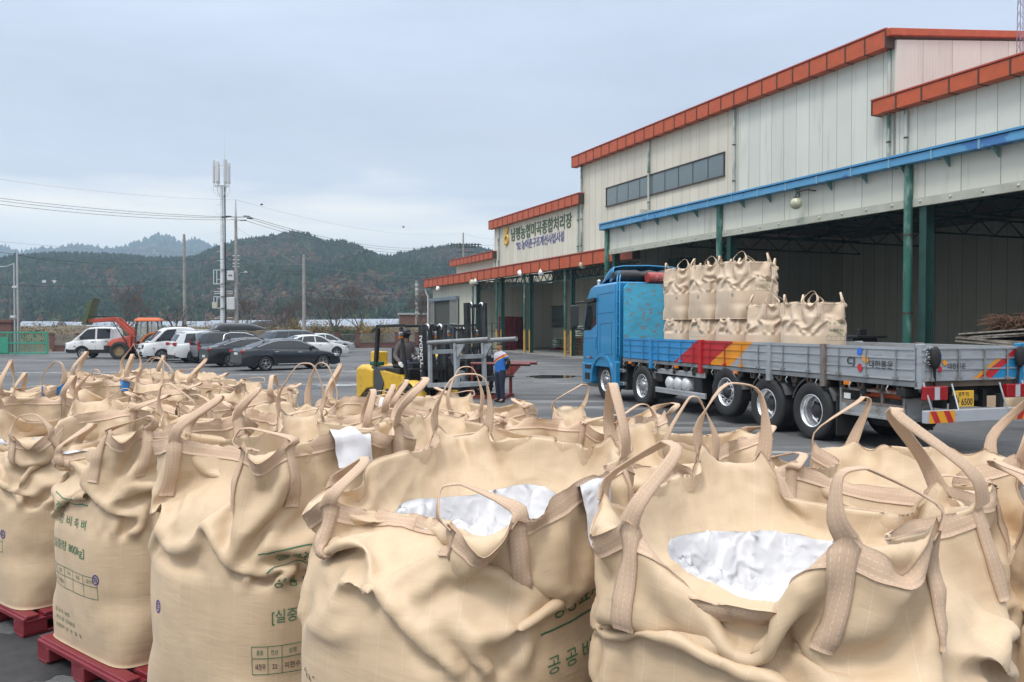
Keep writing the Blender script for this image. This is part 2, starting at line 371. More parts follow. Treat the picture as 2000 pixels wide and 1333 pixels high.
def bag_cloth(seed, hf=1.0, skirt=0.42, a=0.54, hole=0.25, N=128, pins=None, drop=None, steps=70, iters=10, sag=0.06, gtop=0.22, crumple=0.02, mids=None, waves=0.05):
    """lets the cloth above the grain settle; returns the grid of points, the height along the cloth of each row, and the rim row.
    pins: per corner (height above the grain, inward shift, outward lean); drop: per side extra push (out +) at mid side"""
    rng = np.random.RandomState(seed)
    k = np.arange(N); s = k / N * 4.0
    # walk round the square from the middle of the front (-Y) side
    q = (s + 0.5) % 4; side = np.floor(q).astype(int); t = (q - side) * 2 - 1
    sx = np.choose(side, [t, 1 + 0 * t, -t, -1 + 0 * t]); sy = np.choose(side, [-1 + 0 * t, t, 1 + 0 * t, -t])
    def ring(r, p):
        nn = (np.abs(sx) ** p + np.abs(sy) ** p) ** (1 / p)
        return np.stack([sx / nn * r, sy / nn * r], 1)
    P0 = 8 * a / N                                     # cloth per column
    dv = 0.032
    zb = [0.0, 0.015, 0.04, 0.09] + list(np.linspace(0.16, hf - 0.30, 9)) + list(np.arange(hf - 0.30 + dv * 1.3, hf + skirt + 1e-6, dv))
    zb = np.array(zb); nb = len(zb); rim = nb - 1
    ph = rng.rand(8) * 6.28
    rows = []
    for z in zb:
        f = min(z / hf, 1.0)
        p = 7 - 4.0 * min(1, f * 3) if f < 0.34 else 3.0
        r = a * (0.97 + 0.115 * math.sin(math.pi * min(1, f * 0.86 + 0.02)) ** 0.8) if f < 1 else a * 1.03
        if z > hf: p = 3.4
        xy = ring(r, p)
        w = 0.010 * np.sin(k / N * 2 * math.pi * 3 + ph[0] + z * 2.2) + 0.007 * np.sin(k / N * 2 * math.pi * 7 + ph[1] - z * 5)
        xy = xy * (1 + w * min(1, f * 4))[:, None]
        if z < 0.012: xy = xy * 1.012
        rows.append(np.concatenate([xy, np.full((N, 1), z)], 1))
    nt = 11
    sq = np.stack([sx, sy], 1) * a
    for j in range(1, nt + 1):
        w = j / nt
        c = np.stack([np.cos(np.arctan2(sy, sx)), np.sin(np.arctan2(sy, sx))], 1) * hole
        xy = sq * (1 - w) + c * w
        rows.append(np.concatenate([xy, np.full((N, 1), hf + skirt - 0.02 * w)], 1))
    X = np.array(rows)                                  # (M,N,3)
    M = len(X)
    # rest lengths from the flat pattern: side wall then top panel
    rest = X.copy()
    for j in range(nb): rest[j, :, :2] = sq; rest[j, :, 2] = zb[j]
    def L(A, B): return np.sqrt(((A - B) ** 2).sum(-1))
    rh = L(rest, np.roll(rest, -1, 1)); rh[:nb] = P0
    rv = L(rest[:-1], rest[1:])
    rd1 = L(rest[:-1], np.roll(rest, -1, 1)[1:]); rd2 = L(np.roll(rest, -1, 1)[:-1], rest[1:])
    rd1[:nb - 1] = np.sqrt(P0 ** 2 + rv[:nb - 1] ** 2); rd2[:nb - 1] = rd1[:nb - 1]
    rb = L(rest, np.roll(rest, -2, 1)); rb[:nb] = np.maximum(rb[:nb], 1.9 * P0)
    rbv = L(rest[:-2], rest[2:])
    rb4 = L(rest[rim - 1:rim + 1], np.roll(rest[rim - 1:rim + 1], -4, 1)) * 0.985
    j0 = int(np.argmax(zb > hf - 0.30)) - 1
    jt = int(np.argmax(zb > hf - 0.05))                 # spare cloth above the grain: it creases
    cr_ = 1 + crumple * rng.rand(M, N)
    rh[jt:] *= cr_[jt:]; rv[jt:] *= (1 + crumple * rng.rand(M - 1, N))[jt:]
    inv = np.ones((M, N, 1)); inv[:j0 + 1] = 0
    X[j0 + 1:] += rng.randn(*X[j0 + 1:].shape) * 0.006
    # smooth buckling seed
    ang = k / N * 2 * math.pi
    for q_ in range(5):
        m_ = rng.randint(3, 11); amp = 0.016 * rng.rand()
        X[j0 + 4:nb, :, :2] += (amp * np.sin(m_ * ang + rng.rand() * 6.28))[None, :, None] * np.sign(X[j0 + 4:nb, :, :2]) * 0.7
    V = np.zeros_like(X)
    if pins is None: pins = [(skirt * (0.72 + 0.25 * rng.rand()), 0.03 + 0.16 * rng.rand(), 0.0) for _ in range(4)]
    legs = []
    off = int(round(0.17 / P0))
    cdir = [(1, -1), (1, 1), (-1, 1), (-1, -1)]
    for c in range(4):
        kc = N // 8 + c * N // 4
        for d in (-off, off):
            kk = (kc + d) % N
            hz, inn, twist = pins[c]
            base = np.array([sx[kk] * a, sy[kk] * a]); cd = np.array(cdir[c]) / math.sqrt(2)
            tg = base - cd * inn + np.array([-cd[1], cd[0]]) * twist
            legs.append((kk, np.array([tg[0], tg[1], hf + hz])))
    gz = np.full((M, 1, 1), 0.25); gz[rim + 1:] = gtop
    if mids is None: mids = [(np.mean([pins[c][0] for c in (q_, (q_ + 3) % 4)]) * (.62 + .22 * rng.rand()), .02 + .10 * rng.rand()) for q_ in range(4)]
    mid_t = []
    for q_ in range(4):
        nd = np.array([(0, -1), (1, 0), (0, 1), (-1, 0)][q_], float)
        for dk in range(-N // 24, N // 24 + 1):
            kk = (q_ * N // 4 + dk) % N; e_ = np.array([sx[kk], sy[kk]]) * a - nd * mids[q_][1]; mid_t.append((kk, np.array([e_[0], e_[1], hf + mids[q_][0]])))
    dt = 0.03; g = np.array([0, 0, -9.8])
    def corr(A, B, wa, wb, r, kf):
        d = B - A; ln = np.sqrt((d ** 2).sum(-1, keepdims=True)) + 1e-9
        ws = wa + wb; ws = np.where(ws == 0, 1, ws)
        e = (ln - r[..., None]) / ln * d * kf / ws
        return e * wa, -e * wb
    ev = np.arange(0, N, 2); od = np.arange(1, N, 2)
    lo = j0                                             # active rows start
    drop = drop or [0, 0, 0, 0]
    for st in range(steps):
        V[lo + 1:] += dt * g * gz[lo + 1:]
        V *= 0.90
        if st < steps * 0.75 and st % 3 == 0:           # buckles that wander while it settles
            wv = np.zeros((M, N))
            for q_ in range(6):
                wv += np.sin(rng.randint(4, 22) * ang[None] + rng.rand() * 6.28 + np.arange(M)[:, None] * rng.uniform(-.7, .7))
            nrm = np.cross(np.roll(X, -1, 1) - np.roll(X, 1, 1), np.gradient(X, axis=0)); nrm /= np.linalg.norm(nrm, axis=-1, keepdims=True) + 1e-9
            V[jt:] += (nrm * wv[..., None])[jt:] * waves
        Pp = X.copy(); X = X + dt * V * inv
        for it in range(iters):
            for cols in (ev, od):
                c2 = (cols + 1) % N
                A, B = corr(X[lo:, cols], X[lo:, c2], inv[lo:, cols], inv[lo:, c2], rh[lo:, cols], 0.95)
                X[lo:, cols] += A; X[lo:, c2] += B
            for o in (0, 1):
                a_ = np.arange(lo + o, M - 1, 2)
                A, B = corr(X[a_], X[a_ + 1], inv[a_], inv[a_ + 1], rv[a_], 0.95)
                X[a_] += A; X[a_ + 1] += B
            for rr, sh in ((rd1, 1), (rd2, -1)):
                if sh == 1: Aa, Bb = X[lo:-1], np.roll(X, -1, 1)[lo + 1:]; wa, wb = inv[lo:-1], np.roll(inv, -1, 1)[lo + 1:]
                else: Aa, Bb = np.roll(X, -1, 1)[lo:-1], X[lo + 1:]; wa, wb = np.roll(inv, -1, 1)[lo:-1], inv[lo + 1:]
                A, B = corr(Aa, Bb, wa, wb, rr[lo:], 0.30)
                if sh == 1: X[lo:-1] += A; X[lo + 1:] += np.roll(B, 1, 1)
                else: X[lo:-1] += np.roll(A, 1, 1); X[lo + 1:] += B
            if it % 2 == 0:
                for cls in range(4):                    # bending, round the bag
                    cols = np.arange(cls, N, 4); c2 = (cols + 2) % N
                    A, B = corr(X[lo:, cols], X[lo:, c2], inv[lo:, cols], inv[lo:, c2], rb[lo:, cols], 0.30)
                    X[lo:, cols] += A; X[lo:, c2] += B
                for cls in range(4):
                    a_ = np.arange(lo + cls, M - 2, 4)
                    kf = np.where(np.abs(a_ + 1 - rim) < 1, 0.0, np.where(a_ < rim, 0.50, 0.34))[:, None, None]
                    A, B = corr(X[a_], X[a_ + 2], inv[a_], inv[a_ + 2], rbv[a_], 1.0)
                    X[a_] += A * kf; X[a_ + 2] += B * kf
                for cls in range(8):                    # the rim tape is stiff
                    cols = np.arange(cls, N, 8); c2 = (cols + 4) % N
                    A, B = corr(X[rim - 1:rim + 1, cols], X[rim - 1:rim + 1, c2], inv[rim - 1:rim + 1, cols], inv[rim - 1:rim + 1, c2], rb4[:, cols], 0.12)
                    X[rim - 1:rim + 1, cols] += A; X[rim - 1:rim + 1, c2] += B
            wgt = 0.25
            for kk, tg in legs:
                X[rim, kk] += (tg - X[rim, kk]) * wgt
                X[rim - 1, kk] += (tg - np.array([0, 0, dv]) - X[rim - 1, kk]) * wgt * 0.5
            for kk, tg in mid_t: X[rim, kk] += (tg - X[rim, kk]) * 0.12
            for sd in range(4):
                if drop[sd]:
                    kk = (sd * N // 4 + np.arange(-N // 16, N // 16 + 1)) % N
                    nd = np.array([(0, -1, 0), (1, 0, 0), (0, 1, 0), (-1, 0, 0)][sd], float)
                    X[rim - 2:rim + 1, kk] += nd * drop[sd] * 0.004
            # grain: keep out of the heap
            Y = X[lo:]
            rho = ((np.abs(Y[..., 0]) ** 3.0 + np.abs(Y[..., 1]) ** 3.0) ** (1 / 3.0)) / (a * 1.01)
            zt = hf + 0.05 + sag - (0.14 + sag) * np.clip(rho, 0, 1) ** 5
            ins = (rho < 1) & (Y[..., 2] < zt)
            dz = zt - Y[..., 2]; dr = (1 - rho) * a
            up = ins & (dz < dr * 1.2 + 0.05); ou = ins & ~up
            Y[..., 2] = np.where(up, zt, Y[..., 2])
            fac = np.where(ou, 1 / np.maximum(rho, 0.2), 1.0)
            Y[..., 0] *= fac; Y[..., 1] *= fac
            mxr = np.where(rho > 1.10, 1.10 / rho, 1.0)
            Y[..., 0] *= mxr; Y[..., 1] *= mxr
            X[:lo + 1] = Pp[:lo + 1]
        V = (X - Pp) / dt
        V[:lo + 1] = 0
    vrow = np.concatenate([zb, zb[-1] + np.arange(1, nt + 1) * (a - hole) / nt])
    return X, vrow, rim, P0
def upsample(X):
    def mid(A, ax, per):
        if per: f = lambda s: np.roll(A, s, ax); return (-f(1) + 9 * A + 9 * f(-1) - f(-2)) / 16
        B = np.concatenate([2 * A[:1] - A[1:2], A, 2 * A[-1:] - A[-2:-1]], 0)
        return (-B[:-3] + 9 * B[1:-2] + 9 * B[2:-1] - B[3:]) / 16
    m = mid(X, 1, True); Y = np.empty((X.shape[0], X.shape[1] * 2, X.shape[2])); Y[:, 0::2] = X; Y[:, 1::2] = m
    m = mid(Y, 0, False); Z = np.empty((2 * Y.shape[0] - 1, Y.shape[1], Y.shape[2])); Z[0::2] = Y; Z[1::2] = m
    return Z
class Bag: pass
def bag_data(seed, up=True, crease=1.0, **kw):
    X, v, rim, P0 = bag_cloth(seed, **kw)
    js = int(np.argmax(v > kw.get('hf', 1.0) - .2))
    Sm = (np.roll(X, 1, 1) + np.roll(X, -1, 1)) / 2; Sm[1:-1] = Sm[1:-1] * .5 + (X[:-2] + X[2:]) * .25
    for j_ in range(js, len(X) - 2):
        if j_ != rim: X[j_] += .45 * (Sm[j_] - X[j_])
    b = Bag(); b.a = kw.get('a', 0.54)
    if up:
        v2 = np.empty(2 * len(v) - 1); v2[0::2] = v; v2[1::2] = (v[:-1] + v[1:]) / 2
        X = upsample(X); v = v2; rim = rim * 2; P0 = P0 / 2
    b.X, b.v, b.rim, b.P0 = X, v, rim, P0
    b.M, b.N = X.shape[:2]
    du = np.roll(X, -1, 1) - np.roll(X, 1, 1); dvv = np.gradient(X, axis=0)
    nn = np.cross(du, dvv); b.n = nn / (np.linalg.norm(nn, axis=-1, keepdims=True) + 1e-9)
    b.hf = kw.get('hf', 1.0); b.seed = seed
    if crease:                                          # sharp little folds of the woven cloth, strongest round the shoulder and above
        D = np.zeros((b.M, b.N)); zc = b.hf
        ar = np.interp(b.v, [0, 0.05, 0.3, zc - 0.25, zc - 0.04, zc + 0.2, 9], [0.15, 0.35, 0.3, 0.4, 1, 0.9, 0.9])
        for j in range(b.M):
            if ar[j] <= 0: continue
            for k in range(b.N):
                p = Vector(b.X[j, k]); q = p * 3.2 + Vector((seed, 0, 0))
                w = mnoise.noise_vector(p * 2.0) * 0.35
                n1 = mnoise.noise(q + w); n2 = mnoise.noise(q * 2.3 + w + Vector((5, 1, seed)))
                n3 = mnoise.noise(q * 5.1 + w * 2 + Vector((2, 8, seed))); D[j, k] = (0.5 - 2.2 * abs(n1)) * 0.013 + (0.5 - 2.2 * abs(n2)) * 0.008 + (0.4 - 2.2 * abs(n3)) * 0.003
        D *= ar[:, None] * crease
        b.X = b.X + b.n * D[..., None]
        du = np.roll(b.X, -1, 1) - np.roll(b.X, 1, 1); dvv = np.gradient(b.X, axis=0)
        nn = np.cross(du, dvv); b.n = nn / (np.linalg.norm(nn, axis=-1, keepdims=True) + 1e-9)
    return b
def quads(m, n, closed):
    i = np.arange(m - 1)[:, None]; k = np.arange(n if closed else n - 1)[None]
    k2 = (k + 1) % n
    return np.stack([i * n + k, i * n + k2, (i + 1) * n + k2, (i + 1) * n + k], -1).reshape(-1, 4)
def sample(b, u, v, off=0.0):
    """point of the cloth at u metres round from the middle of the front, v metres up"""
    fk = u / b.P0; fj = np.interp(v, b.v, np.arange(b.M))
    k0 = int(math.floor(fk)); j0 = min(int(fj), b.M - 2); a, c = fk - k0, fj - j0
    g = lambda A: (A[j0, k0 % b.N] * (1 - a) + A[j0, (k0 + 1) % b.N] * a) * (1 - c) + (A[j0 + 1, k0 % b.N] * (1 - a) + A[j0 + 1, (k0 + 1) % b.N] * a) * c
    nn = g(b.n); nn /= np.linalg.norm(nn) + 1e-9
    return g(b.X) + nn * off, nn
def strip(b, k0, k1, j0, j1, off, thick, uvw):
    """a strap lying on the cloth between columns k0..k1 and rows j0..j1; returns verts, faces, uvs with both faces and edges"""
    kk = np.arange(k0, k1 + 1) % b.N; jj = np.arange(j0, j1 + 1)
    o = b.X[np.ix_(jj, kk)] + b.n[np.ix_(jj, kk)] * (off + thick); i_ = b.X[np.ix_(jj, kk)] + b.n[np.ix_(jj, kk)] * 0.0005
    m, n = len(jj), len(kk)
    # closed cross-section per row: outer row then back on the inner side
    ring = np.concatenate([o, i_[:, ::-1]], 1)
    F = quads(m, 2 * n, True)
    cap0 = [(k, k + 1, 2 * n - 2 - k, 2 * n - 1 - k) for k in range(n - 1)]; e = (m - 1) * 2 * n
    cap1 = [(e + k + 1, e + k, e + 2 * n - 1 - k, e + 2 * n - 2 - k) for k in range(n - 1)]
    F = np.concatenate([F, np.array(cap0), np.array(cap1)])
    uu = np.concatenate([np.linspace(0, 10, n), np.linspace(10, 0, n)]); vv = b.v[jj] * 10
    if uvw == 'along_u': UV = np.stack([np.broadcast_to((np.linspace(0, 10, m))[:, None], (m, 2 * n)), np.broadcast_to(np.concatenate([np.arange(n), np.arange(n)[::-1]]) * b.P0 * 10, (m, 2 * n))], -1)
    else: UV = np.stack([np.broadcast_to(uu, (m, 2 * n)), np.broadcast_to(vv[:, None], (m, 2 * n))], -1)
    return ring.reshape(-1, 3), F, UV.reshape(-1, 2)
def ribbon(pts, wid, w, th, cap=False):
    """flat strap through pts with width directions wid"""
    ring = []
    n = len(pts)
    ln = np.concatenate([[0], np.cumsum(np.linalg.norm(np.diff(pts, axis=0), axis=1))])
    UV = []
    for i in range(n):
        d = pts[min(i + 1, n - 1)] - pts[max(i - 1, 0)]; d /= np.linalg.norm(d) + 1e-9
        x = wid[i] - d * np.dot(wid[i], d); x /= np.linalg.norm(x) + 1e-9
        y = np.cross(d, x); ww = w[i] / 2
        ring += [pts[i] + x * ww * a + y * th * c for a, c in ((-1, -.5), (-.4, -.8), (.4, -.8), (1, -.5), (1, .5), (.4, .8), (-.4, .8), (-1, .5))]
        UV += [(u, ln[i] * 10) for u in (0, 3, 7, 10, 10, 7, 3, 0)]
    return np.array(ring), quads(n, 8, True), np.array(UV)
def loop_points(b, c, h, lean, sq=0.5, n=22, seed=0):
    """the lifting loop of corner c rising from the two straps either side of it"""
    off = 0.17
    uc = (b.N // 8 + c * b.N // 4) * b.P0
    j = b.rim
    ends = []
    for d in (-off, off):
        k = int(round((uc + d) / b.P0)) % b.N
        p = b.X[j, k] + b.n[j - 2, k] * 0.004; up = b.X[j, k] - b.X[j - 6, k]; up /= np.linalg.norm(up)
        tan = b.X[j, (k + 3) % b.N] - b.X[j, (k - 3) % b.N]; tan /= np.linalg.norm(tan)
        ends.append((p - up * 0.03, up, tan))
    (A, ua, ta), (B, ub, tb) = ends
    up = np.array([0, 0, 1.0]); lean = np.array(lean, float)
    mid = (A + B) / 2 + up * h + lean * h
    ch = B - A; cl = np.linalg.norm(ch); cd = ch / cl
    side = np.cross(cd, up); side /= np.linalg.norm(side)
    w = h * 0.62
    P = [A, A + (ua * 0.5 + up * 0.5) * w * 0.6 + lean * h * 0.18 - cd * 0.02, mid - cd * cl * sq * 0.42 - up * h * 0.10, mid, mid + cd * cl * sq * 0.42 - up * h * 0.10, B + (ub * 0.5 + up * 0.5) * w * 0.6 + lean * h * 0.18 + cd * 0.02, B]
    Wd = [ta, ta * 0.8 + side * 0.2, side, side, side, tb * 0.8 + side * 0.2, tb]
    for i in range(1, 7):
        if np.dot(Wd[i], Wd[i - 1]) < 0: Wd[i] = -Wd[i]
    P = np.array(P); Wd = np.array(Wd)
    def cr(A, t):
        i = min(int(t), len(A) - 2); f = t - i
        p0, p1, p2, p3 = A[max(i - 1, 0)], A[i], A[i + 1], A[min(i + 2, len(A) - 1)]
        return 0.5 * (2 * p1 + (p2 - p0) * f + (2 * p0 - 5 * p1 + 4 * p2 - p3) * f * f + (3 * p1 - p0 - 3 * p2 + p3) * f ** 3)
    T = np.linspace(0, 6, n)
    pts = np.array([cr(P, t) for t in T]); wd = np.array([cr(Wd, t) for t in T])
    wid = np.interp(T, [0, 0.8, 1.5, 3, 4.5, 5.2, 6], [0.066, 0.055, 0.040, 0.038, 0.040, 0.055, 0.066])
    return pts, wd, wid
def make_bag(b, name, label, loc, rz, group, loops=None, detail=2, fabric=None, liner=True, web=None, cat='bulk bag'):
    t = thing(name, label, cat, loc, rz, group)
    fabric = fabric or FABRIC; web = web or WEB
    m, n = b.M, b.N
    UV = np.stack([np.broadcast_to(np.arange(n) * b.P0, (m, n)), np.broadcast_to(b.v[:, None], (m, n))], -1)
    # seam column repeated so the cloth pattern does not smear
    Vx = np.concatenate([b.X, b.X[:, :1]], 1); U2 = np.concatenate([UV, UV[:, :1] + np.array([n * b.P0, 0])], 1)
    # close the underside
    np_mesh('bag_body', Vx.reshape(-1, 3), quads(m, n + 1, False), fabric, t, True, U2.reshape(-1, 2))
    step = 2 if n > 150 else 1
    V, F, U = strip(b, 0, n, b.rim - 2 * step, b.rim, 0.003, 0.003, 'along_u')
    np_mesh('rim_tape', V, F, web, t, True, U)
    rs = np.random.RandomState(b.seed + 5)
    for c in range(4):
        V, F, U = [], [], []; base = 0
        uc = (n // 8 + c * n // 4) * b.P0
        for d in (-0.17, 0.17):
            k = int(round((uc + d) / b.P0)); hw = max(1, int(round(0.030 / b.P0)))
            jl = int(np.argmax(b.v > b.v[b.rim] - 0.30))
            v, f, u = strip(b, k - hw, k + hw, jl, b.rim - 1, 0.007, 0.003, 'along_v')
            V.append(v); F.append(f + base); U.append(u); base += len(v)
        if loops and c < len(loops) and loops[c]: h, lean, sq = loops[c]
        else:
            q_ = rs.rand(); an_ = rs.rand() * 6.28
            h, ln_ = (0.06 + .05 * rs.rand(), 1.8) if q_ < .6 else (0.16 + 0.12 * rs.rand(), .5 * rs.rand())
            lean, sq = (ln_ * math.cos(an_), ln_ * math.sin(an_), 0), 0.35 + 0.4 * rs.rand()
        pts, wd, wid = loop_points(b, c, h, lean, sq)
        v, f, u = ribbon(pts, wd, wid, 0.0045); V.append(v); F.append(f + base); U.append(u)
        np_mesh('lifting_loop', np.concatenate(V), np.concatenate(F), web, t, True, np.concatenate(U))
    if liner:
        hr = b.X[-1]; ctr = hr.mean(0)
        rows = []
        rl = np.random.RandomState(b.seed + 77)
        for q, (s_, dz) in enumerate([(1.0, -0.0005), (0.995, -0.04), (0.985, -0.10), (0.96, -0.16), (0.90, -0.21), (0.8, -0.24), (0.64, -0.235), (0.5, -0.22), (0.36, -0.21), (0.22, -0.2), (0.1, -0.2), (0.01, -0.2)]):
            P = ctr + (hr - ctr) * np.array([s_, s_, min(1, s_)]) + np.array([0, 0, dz])
            rows.append(P)
        Z = np.array(rows)
        if len(hr) > 150: Z = upsample(Z[:, ::2])
        zmin = b.hf + 0.0
        for i in range(Z.shape[0]):
            for k in range(0, Z.shape[1]):
                p = Z[i, k]; f = min(1, i / 4)
                c_ = Vector((p[0] * 5 + b.seed, p[1] * 5, p[2] * 7)); q = mnoise.noise(c_); q2 = mnoise.noise(c_ * 2.7); q3 = mnoise.noise(c_ * 1.3 + Vector((9, 4, 2)))
                h_ = f * (0.075 * (1 - 3 * abs(q)) + 0.035 * (1 - 3 * abs(q2)))
                d_ = p - ctr; d_[2] = 0
                Z[i, k, 2] += h_; Z[i, k] -= d_ * f * 0.35 * max(0, q3) * min(1, i / 8)
        np_mesh('liner', Z.reshape(-1, 3), quads(Z.shape[0], Z.shape[1], True), LINER, t, True)
    return t
def on_bag(t, b, name, material, items, off=0.0025):
    """printing: items of ('t', text, u, v, size, width) / ('l', u0, v0, u1, v1, w) / ('s', points, w) laid on the cloth"""
    mb = MB()
    def put(pts2):
        return [tuple(sample(b, u, v, off)[0]) for u, v in pts2]
    for it in items:
        if it[0] == 't':
            _, tx, u, v, size, width = it
            vs, fs = text_mesh(tx, size, bold=0.004)
            k = 1 if width is None else width / (vs[:, 0].max() - vs[:, 0].min())
            mb.add(put([(u + p[0] * k, v + p[1]) for p in vs]), fs, False)
        elif it[0] == 'l':
            _, u0, v0, u1, v1, w = it
            n = max(2, int(math.hypot(u1 - u0, v1 - v0) / 0.02)); d = Vector((u1 - u0, v1 - v0)).normalized(); px, py = -d.y * w / 2, d.x * w / 2
            A = [(u0 + (u1 - u0) * i / n, v0 + (v1 - v0) * i / n) for i in range(n + 1)]
            mb.grid([put([(p[0] + px, p[1] + py) for p in A]), put([(p[0] - px, p[1] - py) for p in A])], False)
        elif it[0] == 's':
            _, pts, w = it
            L, R_ = [], []
            for i, p in enumerate(pts):
                a, c = pts[max(i - 1, 0)], pts[min(i + 1, len(pts) - 1)]; d = Vector((c[0] - a[0], c[1] - a[1])).normalized()
                L.append((p[0] - d.y * w / 2, p[1] + d.x * w / 2)); R_.append((p[0] + d.y * w / 2, p[1] - d.x * w / 2))
            mb.grid([put(L), put(R_)], False)
    return mb.build(name, material, t, fix=False)
# ------------------------------------------------------------------ ground
def ground_mat():
    m = bpy.data.materials.new('worn asphalt'); m.use_nodes = True
    n = m.node_tree.nodes; l = m.node_tree.links; b = n['Principled BSDF']
    tc = n.new('ShaderNodeTexCoord')
    def nz(scale, det=6, rough=0.6, st=(1, 1, 1), loc=(0, 0, 0), rot=0.0, dist=0.0):
        mp = n.new('ShaderNodeMapping'); mp.inputs['Scale'].default_value = st; mp.inputs['Location'].default_value = loc; mp.inputs['Rotation'].default_value = (0, 0, rot)
        l.new(tc.outputs['Object'], mp.inputs[0])
        t = n.new('ShaderNodeTexNoise'); t.inputs['Scale'].default_value = scale; t.inputs['Detail'].default_value = det; t.inputs['Roughness'].default_value = rough; t.inputs['Distortion'].default_value = dist
        l.new(mp.outputs[0], t.inputs['Vector']); return t.outputs['Fac']
    def rng(x, a, c, lo=0.0, hi=1.0):
        r = n.new('ShaderNodeMapRange'); r.inputs[1].default_value = a; r.inputs[2].default_value = c; r.inputs[3].default_value = lo; r.inputs[4].default_value = hi; l.new(x, r.inputs[0]); return r.outputs[0]
    def mix(f, a, c):
        k = n.new('ShaderNodeMixRGB'); l.new(f, k.inputs[0])
        for i, v in ((1, a), (2, c)):
            if isinstance(v, tuple): k.inputs[i].default_value = (*v, 1)
            else: l.new(v, k.inputs[i])
        return k.outputs[0]
    base = mix(rng(nz(0.22, 5), 0.36, 0.62), (0.052, 0.053, 0.055), (0.105, 0.104, 0.103))
    grit = mix(rng(nz(55, 3, 0.7), 0.52, 0.72), base, (0.17, 0.168, 0.165))
    grit = mix(rng(nz(34, 3, 0.7, loc=(7, 3, 0)), 0.56, 0.75), grit, (0.035, 0.035, 0.037))
    # paler worn-through streaks and cement dust along the wheel tracks
    c1 = mix(rng(nz(0.35, 9, 0.68, st=(0.35, 2.6, 1), rot=R(-16), dist=0.6), 0.545, 0.66, 0, 0.75), grit, (0.27, 0.262, 0.25))
    # damp, dark patches
    wet = rng(nz(0.16, 7, 0.55, st=(0.6, 1.5, 1), loc=(11.5, 4.2, 0)), 0.56, 0.66, 0, 0.7)
    c2 = mix(wet, c1, (0.028, 0.028, 0.030))
    # cracks
    v = n.new('ShaderNodeTexVoronoi'); v.feature = 'DISTANCE_TO_EDGE'; v.inputs['Scale'].default_value = 0.2
    mpv = n.new('ShaderNodeMapping'); l.new(tc.outputs['Object'], mpv.inputs[0])
    t = n.new('ShaderNodeTexNoise'); t.inputs['Scale'].default_value = 1.5; t.inputs['Detail'].default_value = 5; l.new(tc.outputs['Object'], t.inputs['Vector'])
    ad = n.new('ShaderNodeVectorMath'); ad.operation = 'MULTIPLY_ADD'; ad.inputs[1].default_value = (1.2, 1.2, 0); l.new(t.outputs['Color'], ad.inputs[0]); l.new(mpv.outputs[0], ad.inputs[2]); l.new(ad.outputs[0], v.inputs['Vector'])
    c3 = mix(rng(v.outputs['Distance'], 0.002, 0.007, 0.45, 0), c2, (0.035, 0.035, 0.035))
    l.new(c3, b.inputs['Base Color'])
    l.new(rng(wet, 0, 0.72, 0.82, 0.30), b.inputs['Roughness']); b.inputs['Specular IOR Level'].default_value = 0.35
    bp = n.new('ShaderNodeBump'); bp.inputs['Strength'].default_value = 0.5; bp.inputs['Distance'].default_value = 0.006; l.new(nz(60, 3, 0.7), bp.inputs['Height']); l.new(bp.outputs[0], b.inputs['Normal'])
    return m
def sheet(name, pts, z, material, kind='structure', sub=0):
    mb = MB(); mb.add([(p[0], p[1], z) for p in pts], [tuple(range(len(pts)))])
    return tag(mb.build(name, material, fix=False), kind=kind)
FIELD = mat('field soil and stubble', (0.15, 0.125, 0.07), 0.9, var=0.35, scale=0.05, dirt=(0.10, 0.11, 0.045), dirt_amt=0.8, dirt_scale=0.03)
sheet('ground', [(-2500, -60), (2500, -60), (2500, 3500), (-2500, 3500)], -0.06, FIELD)
YARD_M = ground_mat()
YARD = [(-75, -25), (70, -25), (70, 130), (-6, 130), (-6.0, 80.0), (-14, 76.2), (-36.5, 66.2), (-75, 49.5)]
mb = MB(); nY = len(YARD)
mb.add([(p[0], p[1], 0) for p in YARD] + [(p[0], p[1], -0.2) for p in YARD], [tuple(range(nY))] + [(k + nY, (k + 1) % nY + nY, (k + 1) % nY, k) for k in range(nY)])
tag(mb.build('yard', YARD_M, fix=False), kind='structure')
# puddles: thin still water with ragged outlines
WATER = mat('puddle water', (0.018, 0.02, 0.022), 0.03, spec=0.6)
PAINTED = mat('worn white road paint', (0.42, 0.42, 0.41), 0.7, var=0.25, scale=6, dirt=(0.12, 0.12, 0.12), dirt_amt=1.0, dirt_scale=1.6, dirt_lo=0.40, dirt_hi=0.6)
def blob(px, py, rx, ry, seed, name, material, z, kind='structure', rot=0.0):
    c = G(px, py); pts = []
    for k in range(44):
        a = 2 * math.pi * k / 44; q = 1 + 0.55 * mnoise.noise(Vector((math.cos(a) * 1.3 + seed * 7.1, math.sin(a) * 1.3, seed)))  + 0.2 * mnoise.noise(Vector((math.cos(a) * 4 + seed, math.sin(a) * 4, 2)))
        x, y = math.cos(a) * rx * q, math.sin(a) * ry * q
        pts.append((c.x + x * math.cos(rot) - y * math.sin(rot), c.y + x * math.sin(rot) + y * math.cos(rot)))
    return sheet(name, pts, z, material, kind)
blob(1083, 736, 1.0, 0.9, 1, 'puddle', WATER, 0.004)
blob(1165, 752, 0.7, 0.8, 2, 'puddle', WATER, 0.004)
blob(60, 1285, 0.62, 0.28, 3, 'puddle', mat('damp asphalt', (0.03, 0.03, 0.032), 0.6, var=0.3, scale=9), 0.004, rot=R(-30))
blob(590, 757, 1.6, 0.8, 4, 'puddle', mat('damp asphalt'.replace('damp', 'dark'), (0.03, 0.03, 0.032), 0.4, var=0.3, scale=3), 0.004)
